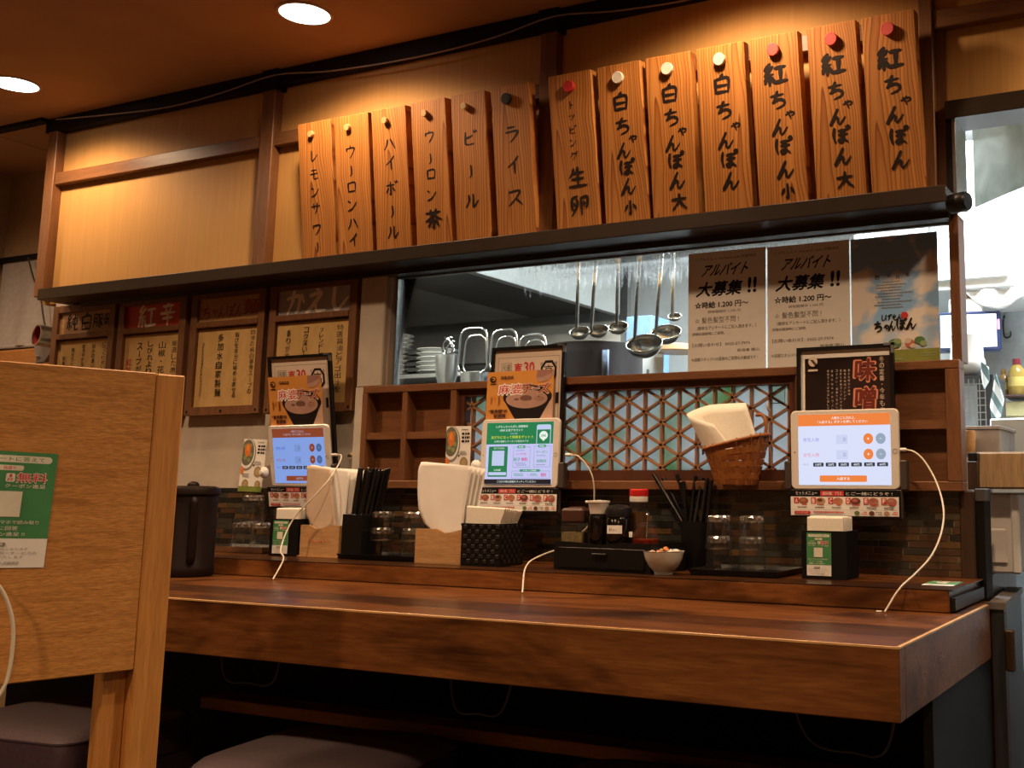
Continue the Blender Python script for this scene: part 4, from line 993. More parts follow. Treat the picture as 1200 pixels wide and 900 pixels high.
def holder(w, label, loc, rot, clips=(1, 1), ch=0.058, arm=0.058):
    """wall bracket: back plate, lip and two side clips"""
    o = thing('tablet_holder', label, 'holder', loc, rot, 'brown tablet holders on the wall')
    m = MB(); m.box((-w/2-0.001, -0.010, -0.058), (w/2+0.001, 0.004, -0.0008), brk, 0.002); m.build('lip', o)
    for sgn, on in zip((-1, 1), clips):
        if not on: continue
        m = MB(); x = sgn*(w/2-0.002)
        m.box((min(x, x+sgn*0.014), -0.0105, -0.001), (max(x, x+sgn*0.014), 0.010, ch), brk, 0.002); m.build('side_clip', o)
    for sgn in (-1, 1):
        m = MB(); m.box((sgn*w*0.25-0.018, 0.004, -0.036), (sgn*w*0.25+0.018, arm, -0.008), brk); m.build('wall_arm', o)
    return o
def strip(w, label, loc, rot):
    s = Sheet(w, 0.054, 0.0012, blackm)
    s.text('セットメニュー', .06, .05, .26, .19, paper_w, .01); s.rect(.29, .03, .50, .22, red); s.text('お好みの麺に', .31, .06, .40, .19, paper_w, .01); s.text('プラス', .42, .06, .48, .19, paper_w, .01); s.text('とご一緒にどうぞ !', .52, .07, .93, .19, paper_w)
    s.rect(.015, .25, .985, .96, paper_w)
    food = [plain('food_'+str(i), c, 0.5) for i, c in enumerate(((0.30, 0.10, 0.06), (0.42, 0.25, 0.14), (0.45, 0.18, 0.08), (0.12, 0.03, 0.02), (0.40, 0.14, 0.10), (0.42, 0.11, 0.09)))]
    gre = plain('food_green', (0.12, 0.16, 0.05), 0.5)
    for i, ch in enumerate('ABCDEF'):
        u = .045+i*.158
        s.rect(u, .28, u+.045, .52, red); s.text(ch, u+.012, .32, u+.034, .48, paper_w, .03)
        s.ell(u+.088, .41, .045, .13, food[i]); s.ell(u+.083, .38, .025, .06, food[(i+2) % 6]); s.bars(u+.05, u+.135, .53, .60, 1, red, .6, i); s.bars(u+.02, u+.13, .62, .70, 1, inkg, .7, i+9)
    s.rect(.03, .735, .97, .742, inkg); s.rrect(.05, .79, .20, .91, red, .4); s.text('トッピング', .075, .81, .175, .89, paper_w, .01); s.bars(.22, .54, .80, .87, 1, red, .8, 3)
    for i, u in enumerate((.62, .75, .88)):
        s.ell(u, .85, .024, .085, (gre, food[3], food[1])[i]); s.bars(u+.03, u+.10, .79, .92, 2, (red, inkg)[i % 2], .6, i+20)
    o = s.build('set_menu_strip'); o.location = loc; o.rotation_euler = rot
    return tag(o, label, 'menu strip', 'set menu strips below the tablets')
def frame_poster(w, h, label, loc, rot, kind):
    o = thing('poster_frame', label, 'frame', loc, rot, 'black framed posters behind the tablets')
    b = 0.008; m = MB()
    m.box((-w/2, -0.010, 0), (-w/2+b, 0, h), blackp); m.box((w/2-b, -0.010, 0), (w/2, 0, h), blackp); m.box((-w/2+b, -0.010, h-b), (w/2-b, 0, h), blackp); m.box((-w/2+b, -0.010, 0), (w/2-b, 0, b), blackp); m.box((-w/2+b, -0.003, b), (w/2-b, 0, h-b), blackm)
    m.build('frame', o)
    m = MB(); m.box((w/2-0.020, -0.0112, h-0.004), (w/2+0.0012, -0.004, h+0.0012), steeld); m.box((w/2-0.005, -0.0112, h-0.02), (w/2+0.0012, -0.004, h+0.0012), steeld); m.build('corner_clip', o)
    iw, ih = w-2*b, h-2*b
    if kind == 'miso':
        bg = plain('miso_dark_brown', (0.022, 0.011, 0.010), 0.3, var=0.5, scale=9)
        s = Sheet(iw, ih, 0.0008, paper_w, b); k = h  # upper part visible only
        s.rect(.045, .055, 1, 1, bg)
        f = 0.134/ih    # visible part of the sheet
        mr = plain('miso_red', (0.14, 0.016, 0.008), 0.5); mg = plain('miso_glow', (0.62, 0.24, 0.14), 0.5)
        def V(v): return (v-0.10)/0.62*f*0.94+0.02
        for ch, v0, v1 in (('味', .17, .41), ('噌', .46, .70)):
            s.text(ch, .60, V(v0), .845, V(v1), mg, 0.045, 0.06); s.text(ch, .615, V(v0)+.008, .83, V(v1)-.008, mr, 0.03, 0.06)
        s.vtext('冬の定番、今年もやって', .905, V(.155), V(.86), .052, creamp, .005)
        for tx, u, v1 in (('豊かな味わい味噌', .545, .55), ('自慢の味噌ブレンド', .50, .60), ('濃厚な豚骨スープに合わせ', .455, .70), ('コク深い、濃厚で香ばしい', .41, .72), ('野菜の旨みがたっぷり', .36, .71), ('絶品スープが完成しました', .315, .69)): s.vtext(tx, u, V(.27), V(v1), .022, creamp)
        s.ell(.145, V(.185), .052, .052*iw/ih, creamp)
        for i in range(5): s.ell(.135+.012*i, V(.17)+.010*i, .020, .0045, bg)
        s.rect(.09, V(.265), .20, V(.285), creamp)
    else:
        pb = plain('poster_blush', (0.66, 0.55, 0.46), 0.5, var=0.02)
        s = Sheet(iw, ih, 0.0008, pb, b)
        s.outline(.05, .055, .955, .98, inkg, .006)
        s.outline(.10, .095, .255, .165, inkg, .006); s.text('元祖' if kind == 'b' else '浅草', .115, .105, .24, .155, inkg, .02); s.text('東', .12, .185, .24, .255, ink, .02)
        s.text('喜', .29, .10, .41, .21, red, .018); s.text('30', .44, .095, .59, .175, red, .022); s.text('分', .45, .20, .58, .26, red, .03)
        P = [(.80+.115*a, .165+.075*c) for a, c in ((-.45, -1), (.45, -1), (1, -.35), (1, .6), (.65, 1), (-.65, 1), (-1, .6), (-1, -.35))]
        s.poly(P, ink); s.poly([(.80+(u-.80)*.74, .165+(v-.165)*.74) for u, v in P], pb); s.text('高', .735, .125, .865, .215, ink, .016)
        s.text('酎', .68, .10, .715, .125, inkg, .01); s.text('極', .885, .10, .92, .125, inkg, .01)
        s.rect(.915, .33, .96, .41, ink)
    s.build('poster', o).location = (0, -0.0032, 0)
    return o
def food_card(w, h, label, loc, rot):
    ca = plain('card_orange', (0.62, 0.27, 0.06), 0.4, var=0.10, scale=9); pale = plain('card_blush', (0.56, 0.36, 0.27), 0.5); soup = plain('card_soup', (0.42, 0.25, 0.20), 0.45); dk = plain('card_bowl', (0.014, 0.010, 0.010), 0.35); crimson = plain('card_crimson', (0.28, 0.03, 0.012), 0.5); brn = plain('card_brown', (0.07, 0.02, 0.010), 0.5); drip = plain('card_drip', (0.55, 0.20, 0.035), 0.45)
    s = Sheet(w, h, 0.0008, ca)
    s.poly([(.45, 1), (1, .55), (1, 1)], pale); s.poly([(.35, 1), (.75, .72), (1, .62), (1, 1)], pale)
    for u, v1 in ((.06, .66), (.11, .60), (.18, .68), (.24, .55)): s.rrect(u, .50, u+.035, v1, drip, .3)
    s.ell(.62, .53, .365, .24, dk); s.poly([(.26, .56), (.98, .56), (.80, 1.0), (.46, 1.0)], dk)
    s.ell(.61, .57, .31, .185, soup)
    for u, v, a, b in ((.60, .55, .09, .055), (.58, .57, .05, .03), (.65, .57, .04, .03), (.46, .57, .04, .025)): s.ell(u, v, a, b, plain('card_mince', (0.16, 0.075, 0.055), 0.6))
    s.ell(.80, .57, .075, .05, plain('card_egg', (0.34, 0.19, 0.14), 0.5)); s.ell(.79, .53, .018, .012, crimson)
    s.poly([(.76, 0), (1, 0), (1, .10), (.90, .22), (.78, .24), (.74, .15)], soup); s.poly([(.76, 0), (1, 0), (.97, .08), (.84, .14), (.75, .16)], plain('card_spoon', (0.30, 0.15, 0.12), 0.4))
    for i, (ch, u) in enumerate((('麻', .27), ('婆', .46), ('チ', .62), ('ー', .745), ('ズ', .865))):
        if ch == 'ー': s.rrect(u-.06, .345, u+.06, .385, paper_w, .4); s.rrect(u-.052, .353, u+.052, .377, crimson, .4); continue
        s.text(ch, u-.092, .255, u+.088, .475, paper_w if i < 2 else pale, .06); s.text(ch, u-.082, .268, u+.078, .462, crimson if i > 1 else red, .012)
    s.ell(.095, .15, .05, .062, dk); s.ell(.10, .145, .03, .036, ca); s.ell(.09, .15, .018, .02, dk); s.rect(.05, .235, .15, .255, dk)
    for i in range(4): s.ell(.24+i*.048, .12, .024, .028, brn)
    s.text('新発売', .225, .108, .40, .132, ca, .01)
    s.text('“旨辛麺”の', .05, .765, .33, .835, brn, .06); s.text('新提案', .13, .86, .31, .93, brn, .06); s.bars(.12, .38, .955, .985, 1, red, .6)
    o = s.build('food_card'); o.location = loc; o.rotation_euler = rot
    return tag(o, label, 'card', 'orange noodle cards in front of the frames')
def side_flyer(w, h, label, loc, rot):
    s = Sheet(w, h, 0.0008, paper_w)
    oran = plain('flyer_orange', (0.68, 0.18, 0.03), 0.5); dkb = plain('flyer_bowl', (0.14, 0.14, 0.10), 0.5); gr2 = plain('flyer_green', (0.20, 0.26, 0.05), 0.5); oli = plain('flyer_olive', (0.30, 0.22, 0.10), 0.5)
    s.ell(.22, .30, .36, .31, inkg); s.ell(.20, .28, .33, .285, paper_w); s.ell(.20, .26, .29, .25, dkb)
    for u, v in ((.10, .14), (.32, .12), (.36, .30), (.14, .36), (.30, .40)): s.ell(u, v, .07, .04, plain('flyer_leaf', (0.25, 0.30, 0.12), 0.5))
    s.ell(.21, .21, .13, .13, oran); s.ell(.20, .17, .06, .06, plain('flyer_yolk', (0.75, 0.30, 0.06), 0.4))
    s.bars(.62, .95, .05, .085, 1, inkg, .6); s.bars(.63, .98, .11, .30, 3, ink, .6, 7)
    for u, v, k in ((.75, .62, .16), (.27, .86, .14), (.80, .86, .12)): s.ell(u, v, k, k*w/h*1.3, oli); s.ell(u, v, k*.7, k*.7*w/h*1.3, plain('flyer_broth', (0.45, 0.32, 0.16), 0.5))
    s.bars(.55, .90, .42, .50, 3, inkg, .5, 2); s.bars(.10, .45, .66, .74, 3, inkg, .5, 3); s.ell(.08, .60, .07, .07, oran); s.ell(.55, .50, .03, .02, ink)
    s.rect(0, .90, 1, 1, gr2)
    o = s.build('noodle_flyer'); o.location = loc; o.rotation_euler = rot
    return tag(o, label, 'flyer', 'small noodle flyers beside the tablets')
def sucker(label, loc):
    m = MB(); m.M = Matrix.Rotation(PI/2, 4, 'X'); m.lathe([(0.010, 0), (0.0145, 0.003), (0.0150, 0.007), (0.012, 0.0105), (0.006, 0.0125), (0.0055, 0.017), (0.0005, 0.0175)], whitep, seg=28)
    o = m.build('flyer_clip'); o.location = loc; return tag(o, label, 'clip', 'round white flyer clips')

LIGHT = dict(bg=(0.70, 0.75, 0.96), orange=(0.86, 0.22, 0.045), white=(0.95, 0.93, 0.95), blue=(0.30, 0.34, 0.80), rose=(0.80, 0.25, 0.40), pale=(0.60, 0.66, 0.90), grey=(0.30, 0.38, 0.50), navy=(0.018, 0.035, 0.075))
DIM = dict(bg=(0.22, 0.34, 0.74), orange=(0.25, 0.05, 0.018), white=(0.42, 0.40, 0.50), blue=(0.03, 0.08, 0.50), rose=(0.32, 0.07, 0.15), pale=(0.19, 0.29, 0.62), grey=(0.06, 0.13, 0.32), navy=(0.01, 0.015, 0.035))
GRN = dict(bg=(0.55, 0.56, 0.88), green=(0.008, 0.20, 0.07), white=(0.80, 0.90, 0.80), pale=(0.52, 0.60, 0.85), yellow=(0.62, 0.70, 0.05), mid=(0.25, 0.30, 0.48), teal=(0.04, 0.30, 0.20), rose=(0.60, 0.05, 0.22), black=(0.006, 0.006, 0.012))
def station(x, dz, tilt, yaw, kind, scr, w, fx, fw, ftilt, where, y=-0.066):
    """one wall tablet with holder, strip, frame and card; x = centre, tilt > 0 leans the top towards the room"""
    rot = (math.radians(tilt), 0, yaw); R = Matrix.Rotation(rot[2], 4, 'Z')@Matrix.Rotation(rot[0], 4, 'X')
    O = Vector((x, y, 1.1012+dz)); off = lambda dx, dy, dzz: O+(R@Vector((dx, dy, dzz)))
    tablet(w, 0.162, kind, scr[0], O, rot, scr[1])
    holder(w+0.006, 'brown plastic holder under the tablet '+where, off(0, 0.0012, 0), rot, (0 if kind != 'a' else 1, 1), 0.058, -y-0.008)
    strip(0.236, 'set menu strip lettered A to F under the tablet '+where, off(-0.001, -0.0102, -0.0555), rot)
    return O, R, rot
# right station
O, R, rot = station(-0.694, 0, 1.2, 0, 'a', ('tablet with bright white and orange entry screen at the right end of the counter', LIGHT), 0.231, 0, 0, 0, 'at the far right')
frame_poster(0.211, 0.298, 'black framed dark brown 味噌 poster behind the right-hand tablet', (-0.697, -0.047, 1.1005), (0, 0, 0), 'miso')
# middle station
O, R, rot = station(-1.497, 0, -1.5, 0, 'b', ('tablet with a green and lavender screen in the middle of the wall', GRN), 0.222, 0, 0, 0, 'in the middle of the wall')
frame_poster(0.212, 0.340, 'black framed blush poster with red 喜 behind the middle tablet', (-1.496, -0.046, 1.1005), (math.radians(-1.2), 0, 0), 'b')
food_card(0.192, 0.120, 'orange 麻婆チーズ card tucked behind the middle tablet', (-1.510, -0.058, 1.2595), (math.radians(-1.0), 0, 0))
# left station
O, R, rot = station(-2.196, 0.002, 9.5, 0.0, 'c', ('tablet with a dim blue entry screen on the plaster wall at the left', DIM), 0.213, 0, 0, 0, 'on the plaster wall', y=-0.050)
frame_poster(0.222, 0.345, 'black framed blush poster leaning forward behind the left tablet', (-2.203, -0.028, 1.108), (math.radians(8.6), 0, 0), 'c')
food_card(0.188, 0.134, 'orange 麻婆チーズ card behind the dim blue tablet on the plaster wall', (-2.204, -0.076, 1.2585), (math.radians(8.8), 0, 0))
side_flyer(0.070, 0.142, 'small white noodle flyer with a green foot beside the left tablet', (-2.382, -0.058, 1.087), (math.radians(-3), math.radians(2), math.radians(14)))
side_flyer(0.070, 0.145, 'small white noodle flyer standing in front of the cubbies beside the middle tablet', (-1.684, -0.060, 1.105), (0, 0, math.radians(5)))
sucker('round white clip at the left edge of the dim blue tablet', (-2.316, -0.068, 1.138))
sucker('round white clip at the left edge of the middle tablet', (-1.620, -0.066, 1.152))

# wall basket with papers
def basket(label, loc, rot):
    o = thing('wall_basket', label, 'basket', loc, rot)
    W0, D0, W1, D1, H = 0.090, 0.044, 0.142, 0.080, 0.086
    bas = grain('basket_splint', [(0.3, (0.30, 0.105, 0.026)), (0.7, (0.42, 0.16, 0.042))], (20, 20, 20), 0.4)
    bas2 = plain('basket_splint_dark', (0.25, 0.082, 0.02), 0.45)
    def per(t, k, n=26, push=0.0):
        w, d = W0+(W1-W0)*t, D0+(D1-D0)*t; out = []
        for i in range(n):
            a = 2*PI*i/n; c, s_ = math.cos(a), math.sin(a); e = 0.62
            out.append((w/2*math.copysign(abs(c)**e, c)*(1+push*k[i % 2]), d/2*math.copysign(abs(s_)**e, s_)*(1+push*k[i % 2])-D1/2))
        return out
    ZZ = lambda x, t: H*t*(1+0.40*t*(x/W1+0.1))
    m = MB(); rows = 7; n = 26
    for r in range(rows):
        t0, t1 = (r+0.06)/rows, (r+0.94)/rows; kk = (1, -1) if r % 2 else (-1, 1)
        a, b = per(t0, kk, n, 0.022), per(t1, kk, n, 0.022)
        vs = [(x, y, ZZ(x, t0)) for x, y in a]+[(x, y, ZZ(x, t1)) for x, y in b]
        m.add(vs, [(i, (i+1) % n, n+(i+1) % n, n+i) for i in range(n)], bas if r % 2 else bas2, True)
    m.add([(x, y, 0.001) for x, y in per(0, (0, 0), n)], [tuple(range(n))], bas2)
    m.build('woven_splints', o)
    m = MB()
    for i in range(n):
        a, b = per(0, (0, 0), n)[i], per(1, (0, 0), n)[i]; k = 1 if i % 2 else -1
        pts = []
        for r in range(15): t = r/14; pts.append((a[0]+(b[0]-a[0])*t, a[1]+(b[1]-a[1])*t, H*t))
        a2, b2 = per(0, (0, 0), n)[(i+1) % n], per(1, (0, 0), n)[(i+1) % n]
        d = 0.30
        vs = [(a[0]+(a2[0]-a[0])*d, a[1]+(a2[1]-a[1])*d, 0), (a[0]-(a2[0]-a[0])*d, a[1]-(a2[1]-a[1])*d, 0), (b[0]-(b2[0]-b[0])*d, b[1]-(b2[1]-b[1])*d, ZZ(b[0], 1)), (b[0]+(b2[0]-b[0])*d, b[1]+(b2[1]-b[1])*d, ZZ(b[0], 1))]
        m.add(vs, [(0, 1, 2, 3)], bas)
    m.build('upright_splints', o)
    m = MB(); m.tube([(x, y, ZZ(x, 1)) for x, y in per(1, (0, 0), n)], 0.0040, bas, 8, True, True)
    m.build('rim', o)
    m = MB(); wr = plain('basket_binding', (0.10, 0.03, 0.01), 0.5)
    for i in range(0, n, 2):
        x, y = per(1, (0, 0), n)[i]; m = MB(); zz = ZZ(x, 1); m.tube([(x*1.04, (y+D1/2)*1.06-D1/2, zz-0.012), (x*1.05, (y+D1/2)*1.09-D1/2, zz-0.002), (x, y, zz+0.0052)], 0.0014, wr, 5); m.build('binding', o)
    m = MB(); q = [(W1*0.30, -0.002, H-0.01), (W1*0.36, 0.0, H+0.035), (W1*0.30, 0.002, H+0.060), (W1*0.18, 0.002, H+0.062)]
    m.tube(cr3(q, 6), 0.004, bas, 8); m.build('hanging_strap', o)
    return o
bko = basket('woven splint basket hanging on the triangle lattice with folded papers', (-0.935, -0.030, 1.113), (math.radians(3), math.radians(2), math.radians(-2)))
m = MB(); m.box((-0.880, -0.020, 1.285), (-0.845, -0.0125, 1.325), thin_glass('clear_hook_plastic', (0.97, 0.96, 0.94), 0.1, None, 1.45, 0.04), 0.002)
m.tube([(-0.880, -0.026, 1.288), (-0.880, -0.03, 1.275), (-0.880, -0.022, 1.27)], 0.003, whitep, 6)
tag(m.build('adhesive_hook'), 'clear adhesive hook above the wall basket', 'hook')
# folded papers in the basket: a back leaf, a fold at the left, a front leaf
top = ((836, 497, -.100), (822, 493, -.104), (810, 489, -.100), (805, 486, -.090), (810, 482, -.078), (830, 475, -.060), (852, 473, -.052), (874, 472, -.048))
bot = ((864, 532, -.088), (850, 534, -.092), (836, 534, -.088), (829, 532, -.080), (833, 530, -.070), (848, 528, -.056), (870, 526, -.050), (889, 519, -.046))
for k in range(4):
    ins = k*0.003
    P = cr3([atY(x+1.6*k*(1 if i in (2, 3, 4) else 0), y+0.9*k, Y-(ins if i > 4 else -ins)) for i, (x, y, Y) in enumerate(top)], 4); Q = cr3([atY(x+1.2*k*(1 if i in (2, 3, 4) else 0), y, Y-(ins if i > 4 else -ins)) for i, (x, y, Y) in enumerate(bot)], 4)
    m = MB(); n = len(P); c = Q[n//2]; R_ = 6; vs = [tuple(Q[i]+(P[i]-Q[i])*(j/R_)-c) for j in range(R_+1) for i in range(n)]
    m.add(vs, [(j*n+i, j*n+i+1, (j+1)*n+i+1, (j+1)*n+i) for j in range(R_) for i in range(n-1)], paper_n, True)
    o = m.build('folded_paper'); o.location = c
    sm = o.modifiers.new('thickness', 'SOLIDIFY'); sm.thickness = 0.0010
    tag(o, 'cream folded paper standing in the wall basket', 'paper', 'folded papers in the wall basket')

# ================================================================== THINGS ON THE SHELF
glass_t = tumbler_glass()
_t = NT('cut_glass_base'); _a = _t.n('ShaderNodeBsdfTransparent'); _a.inputs[0].default_value = (0.92, 0.93, 0.92, 1); _b = _t.n('ShaderNodeBsdfGlossy'); _b.inputs['Roughness'].default_value = 0.16; _b.inputs[0].default_value = (1, 1, 1, 1)
_x = _t.n('ShaderNodeMixShader'); _x.inputs[0].default_value = 0.42; _t.l(_a.outputs[0], _x.inputs[1]); _t.l(_b.outputs[0], _x.inputs[2]); _t.l(_x.outputs[0], _t.out.inputs[0]); spark_t = _t.m
def tumbler(label, x, y, z, k=1.0, group='faceted tumblers upside down on the shelf'):
    """upside-down faceted tumbler: open rim below, thick base on top"""
    o = thing('glass_tumbler', label, 'glass', (x, y, z), (0, 0, random.uniform(0, 1)), group)
    H = 0.072*k; seg = 20
    m = MB()
    m.lathe([(0.0315*k, 0.002), (0.0300*k, 0.018), (0.0290*k, 0.030), (0.0280*k, 0.050), (0.0268*k, H-0.012)], glass_t, seg=seg, smooth=False, flute=0.02, cap=(False, False))
    m.lathe([(0.0306*k, 0.0), (0.0318*k, 0.0008), (0.0318*k, 0.0024), (0.0304*k, 0.0030)], spark_t, seg=32, cap=(False, False))
    m.lathe([(0.0302*k, 0.001), (0.0286*k, 0.019), (0.0268*k, 0.050), (0.0248*k, H-0.012)], glass_t, seg=seg, cap=(False, False))
    m.build('wall', o)
    m = MB(); m.lathe([(0.0266*k, H-0.014), (0.0270*k, H-0.009), (0.0262*k, H-0.004), (0.0238*k, H)], spark_t, seg=28, smooth=False, flute=0.09, cap=(False, False)); m.lathe([(0.0236*k, H), (0.0180*k, H-0.0015), (0.0005, H-0.0022)], glass_t, seg=seg, cap=(False, False)); m.lathe([(0.0248*k, H-0.013), (0.0200*k, H-0.010), (0.0005, H-0.009)], spark_t, seg=20, smooth=False, flute=0.06, cap=(False, False)); m.build('base', o)
    return o
def tray(name, label, x0, x1, y0, y1, z, h, m_, rot=0.0):
    m = MB(); w, d = (x1-x0)/2, (y1-y0)/2; t = 0.004; e = 0.006
    vs = []
    for a, b, zz in ((w-e, d-e, 0), (w, d, h), (w-t, d-t, h), (w-e-t, d-e-t, t)):
        vs += [(-a, -b, zz), (a, -b, zz), (a, b, zz), (-a, b, zz)]
    fs = [(0, 3, 2, 1), (12, 13, 14, 15)]+[(4*r+i, 4*r+(i+1) % 4, 4*r+4+(i+1) % 4, 4*r+4+i) for r in range(3) for i in range(4)]
    m.add(vs, fs, m_); o = m.build(name); o.location = ((x0+x1)/2, (y0+y1)/2, z); o.rotation_euler = (0, 0, rot)
    return tag(o, label, 'tray')

# dark brown pitcher standing on the counter
pot_m = plain('brown_pot_plastic', (0.013, 0.007, 0.006), 0.5, spec=0.15, var=0.06)
po = thing('insulated_pot', 'dark brown lidded water pot behind the oak partition', 'pot', (-2.252, -0.345, CT+0.0008), (0, 0, math.radians(-34)))
m = MB(); m.lathe([(0.0560, 0), (0.0585, 0.004), (0.0585, 0.022), (0.0570, 0.024), (0.0575, 0.188), (0.0570, 0.190)], pot_m, seg=48, cap=(True, False)); m.build('body', po)
m = MB(); m.lathe([(0.0600, 0.190), (0.0625, 0.193), (0.0625, 0.203), (0.0600, 0.208), (0.0500, 0.212), (0.0300, 0.213), (0.0005, 0.2135)], pot_m, seg=48, cap=(True, False)); ld = m.build('lid', po)
m = MB(); m.sphere((0, 0, 0.214), 0.014, pot_m, 18, 8, (1, 1, 0.7)); m.build('lid_knob', ld)
m = MB(); pts = [(0.052, 0, 0.180), (0.061, 0, 0.177), (0.064, 0, 0.160), (0.064, 0, 0.060), (0.061, 0, 0.042), (0.052, 0, 0.038)]
m.tube(cr3(pts, 7), 0.0095, pot_m, 12); m.build('handle', po)

# left steel tray with three tumblers and a small dish of orange wrappers
tray('steel_tray', 'small steel tray with upturned tumblers beside the brown pot', -2.475, -2.255, -0.125, -0.015, SH+0.0006, 0.016, steel, math.radians(2))
for lab, px, py, dz in (('faceted tumbler at the left of the steel tray', 284, 0, 0), ('faceted tumbler at the right of the steel tray', 306, 0, 0)):
    p = atY(px, 640, -0.07); tumbler(lab, p.x, -0.07, SH+0.005)
p = atY(295, 620, -0.066); tumbler('faceted tumbler stacked on the pair on the steel tray', p.x, -0.066, SH+0.0775)
dh = thing('small_dish', 'small black dish of orange wrapped bits between the pot and the steel tray', 'dish', (-2.545, -0.075, SH+0.0006))
m = MB(); m.lathe([(0.018, 0), (0.020, 0.003), (0.034, 0.016), (0.036, 0.020), (0.033, 0.019), (0.018, 0.006), (0.0005, 0.005)], blackp, seg=28, cap=(True, False)); m.build('bowl', dh)
om = plain('orange_wrapper', (0.72, 0.26, 0.04), 0.4, var=0.3, scale=90)
def wrapper(label, loc, col, rz, group, k=1.0, cat='sweet'):
    m = MB(); m.sphere((0, 0, 0), 0.0075*k, col, 10, 6, (1.25, 0.9, 0.7))
    for s_ in (-1, 1): m.add([(s_*0.008*k, 0, 0), (s_*0.018*k, -0.007*k, 0.002*k), (s_*0.019*k, 0.0, -0.001), (s_*0.018*k, 0.007*k, 0.002*k)], [(0, 1, 2), (0, 2, 3)], col)
    o = m.build('wrapped_sweet'); o.location = loc; o.rotation_euler = (0.2, 0.1, rz); return tag(o, label, cat, group)
for i, (dx, dy, dz) in enumerate(((-0.012, -0.008, 0.014), (0.012, -0.010, 0.015), (0.0, 0.010, 0.015), (0.016, 0.006, 0.024), (-0.006, -0.002, 0.026))):
    wrapper('orange wrapped sweet in the small black dish', (-2.545+dx, -0.075+dy, SH+dz), om, i*1.3, 'orange sweets in the black dish')

# black napkin boxes
def napkin_box(label, x, y, rz, nap_n, leaf=True, flyer='green leaflet', where=''):
    W, D, H = 0.092, 0.075, 0.092
    o = thing('napkin_box', label, 'napkin box', (x, y, SH+0.0006), (0, 0, rz), 'black napkin boxes on the shelf')
    m = MB(); t = 0.003
    for lo, hi in (((-W/2, -D/2, 0), (W/2, -D/2+t, H)), ((-W/2, D/2-t, 0), (W/2, D/2, H)), ((-W/2, -D/2+t, 0), (-W/2+t, D/2-t, H)), ((W/2-t, -D/2+t, 0), (W/2, D/2-t, H)), ((-W/2+t, -D/2+t, 0), (W/2-t, D/2-t, t))): m.box(lo, hi, blackm)
    m.build('box', o)
    if leaf:
        s = leaflet(0.050, 0.082); l = s.build('leaflet'); l.location = o.location+Matrix.Rotation(rz, 3, 'Z')@Vector((-0.010, -D/2-0.0004, 0.006)); l.rotation_euler = (0, 0, rz)
        tag(l, 'small green survey leaflet on the front of the napkin box '+where, 'leaflet', 'survey leaflets on the napkin boxes')
    for i in range(nap_n):
        dd = (D-0.014)/nap_n; yy = -D/2+0.007+dd*(i+0.5)
        mm = MB(); h = 0.118+random.uniform(0, 0.002); a = 0.80*W; th_ = dd*0.40
        P = [(-th_, 0.008), (-th_, h-0.003), (-th_*0.6, h-0.0005), (0, h), (th_*0.6, h-0.0005), (th_, h-0.003), (th_, 0.008)]
        dx = random.uniform(-0.0012, 0.0012)
        vs = [(-a/2+dx, yy+q[0], q[1]) for q in P]+[(a/2+dx, yy+q[0], q[1]) for q in P]; n = len(P)
        mm.add(vs, [(i_, i_+1, n+i_+1, n+i_) for i_ in range(n-1)]+[tuple(range(n))[::-1], tuple(range(n, 2*n))], paper_n, False)
        mm.box((-a/2+dx+0.0002, yy-th_-0.0003, h-0.0272), (a/2+dx-0.0002, yy-th_, h-0.0265), paper_n)
        q = mm.build('paper_napkin'); q.location = o.location; q.rotation_euler = (0, 0, rz)
        tag(q, 'folded cream napkin standing in the napkin box '+where, 'napkin', 'napkins in the box '+where)
    return o
napkin_box('black napkin box with a green leaflet at the right end of the shelf', -0.706, -0.133, 0, 9, where='at the right end')
napkin_box('black napkin box with a green leaflet beside the steel tray', -2.140, -0.124, math.radians(2), 7, where='beside the steel tray')

# menu holders with big folded papers
def menu_holder(label, x, y, W, D, H, kind):
    o = thing('menu_holder', label, 'holder', (x, y, SH+0.0006), group='pale wooden menu holders on the shelf')
    t = 0.005
    dip = [(-W/2, 0), (W/2, 0), (W/2, H)]+([(W/2-0.030, H), (W/2-0.045, H-0.004), (W/2-0.060, H-0.009), (W/2-0.078, H-0.008), (W/2-0.092, H-0.002), (W/2-0.100, H)] if kind == 1 else [(W/2-0.010, H), (W/2-0.035, H-0.006), (W/2-0.055, H-0.008), (W/2-0.075, H)])+[(-W/2, H)]
    m = MB(); m.M = Matrix.Translation((0, -D/2+t, 0))@Matrix.Rotation(PI/2, 4, 'X'); m.prism(dip, 0, t, beech)
    if kind == 1:
        m.M = Matrix(); sc_ = plain('orange_scribble', (0.55, 0.09, 0.03), 0.6)
        for st in ([(-.035, .036), (-.030, .044), (-.026, .034)], [(-.022, .036), (-.018, .041), (-.014, .035)], [(-.010, .040), (-.006, .035), (-.002, .040)], [(.004, .036), (.009, .041), (.013, .035)], [(.018, .042), (.019, .035)]):
            pts = cr(st, 5); m.tube([(a, -D/2-0.0002, b) for a, b in pts], 0.0007, sc_, 4)
    m.build('front_board', o)
    m = MB(); m.box((-W/2, D/2-t, 0), (W/2, D/2, H), beech); m.build('back_board', o)
    m = MB(); m.box((-W/2, -D/2+t, 0), (-W/2+t, D/2-t, H), beech); m.build('side_board', o)
    m = MB(); m.box((W/2-t, -D/2+t, 0), (W/2, D/2-t, H), beech); m.build('side_board', o)
    m = MB(); m.box((-W/2-0.012, -D/2-0.002, 0), (W/2, D/2, 0.003), beech) if kind == 1 else m.box((-W/2, -D/2, 0), (W/2, D/2, 0.003), beech); m.build('base_board', o)
    return o
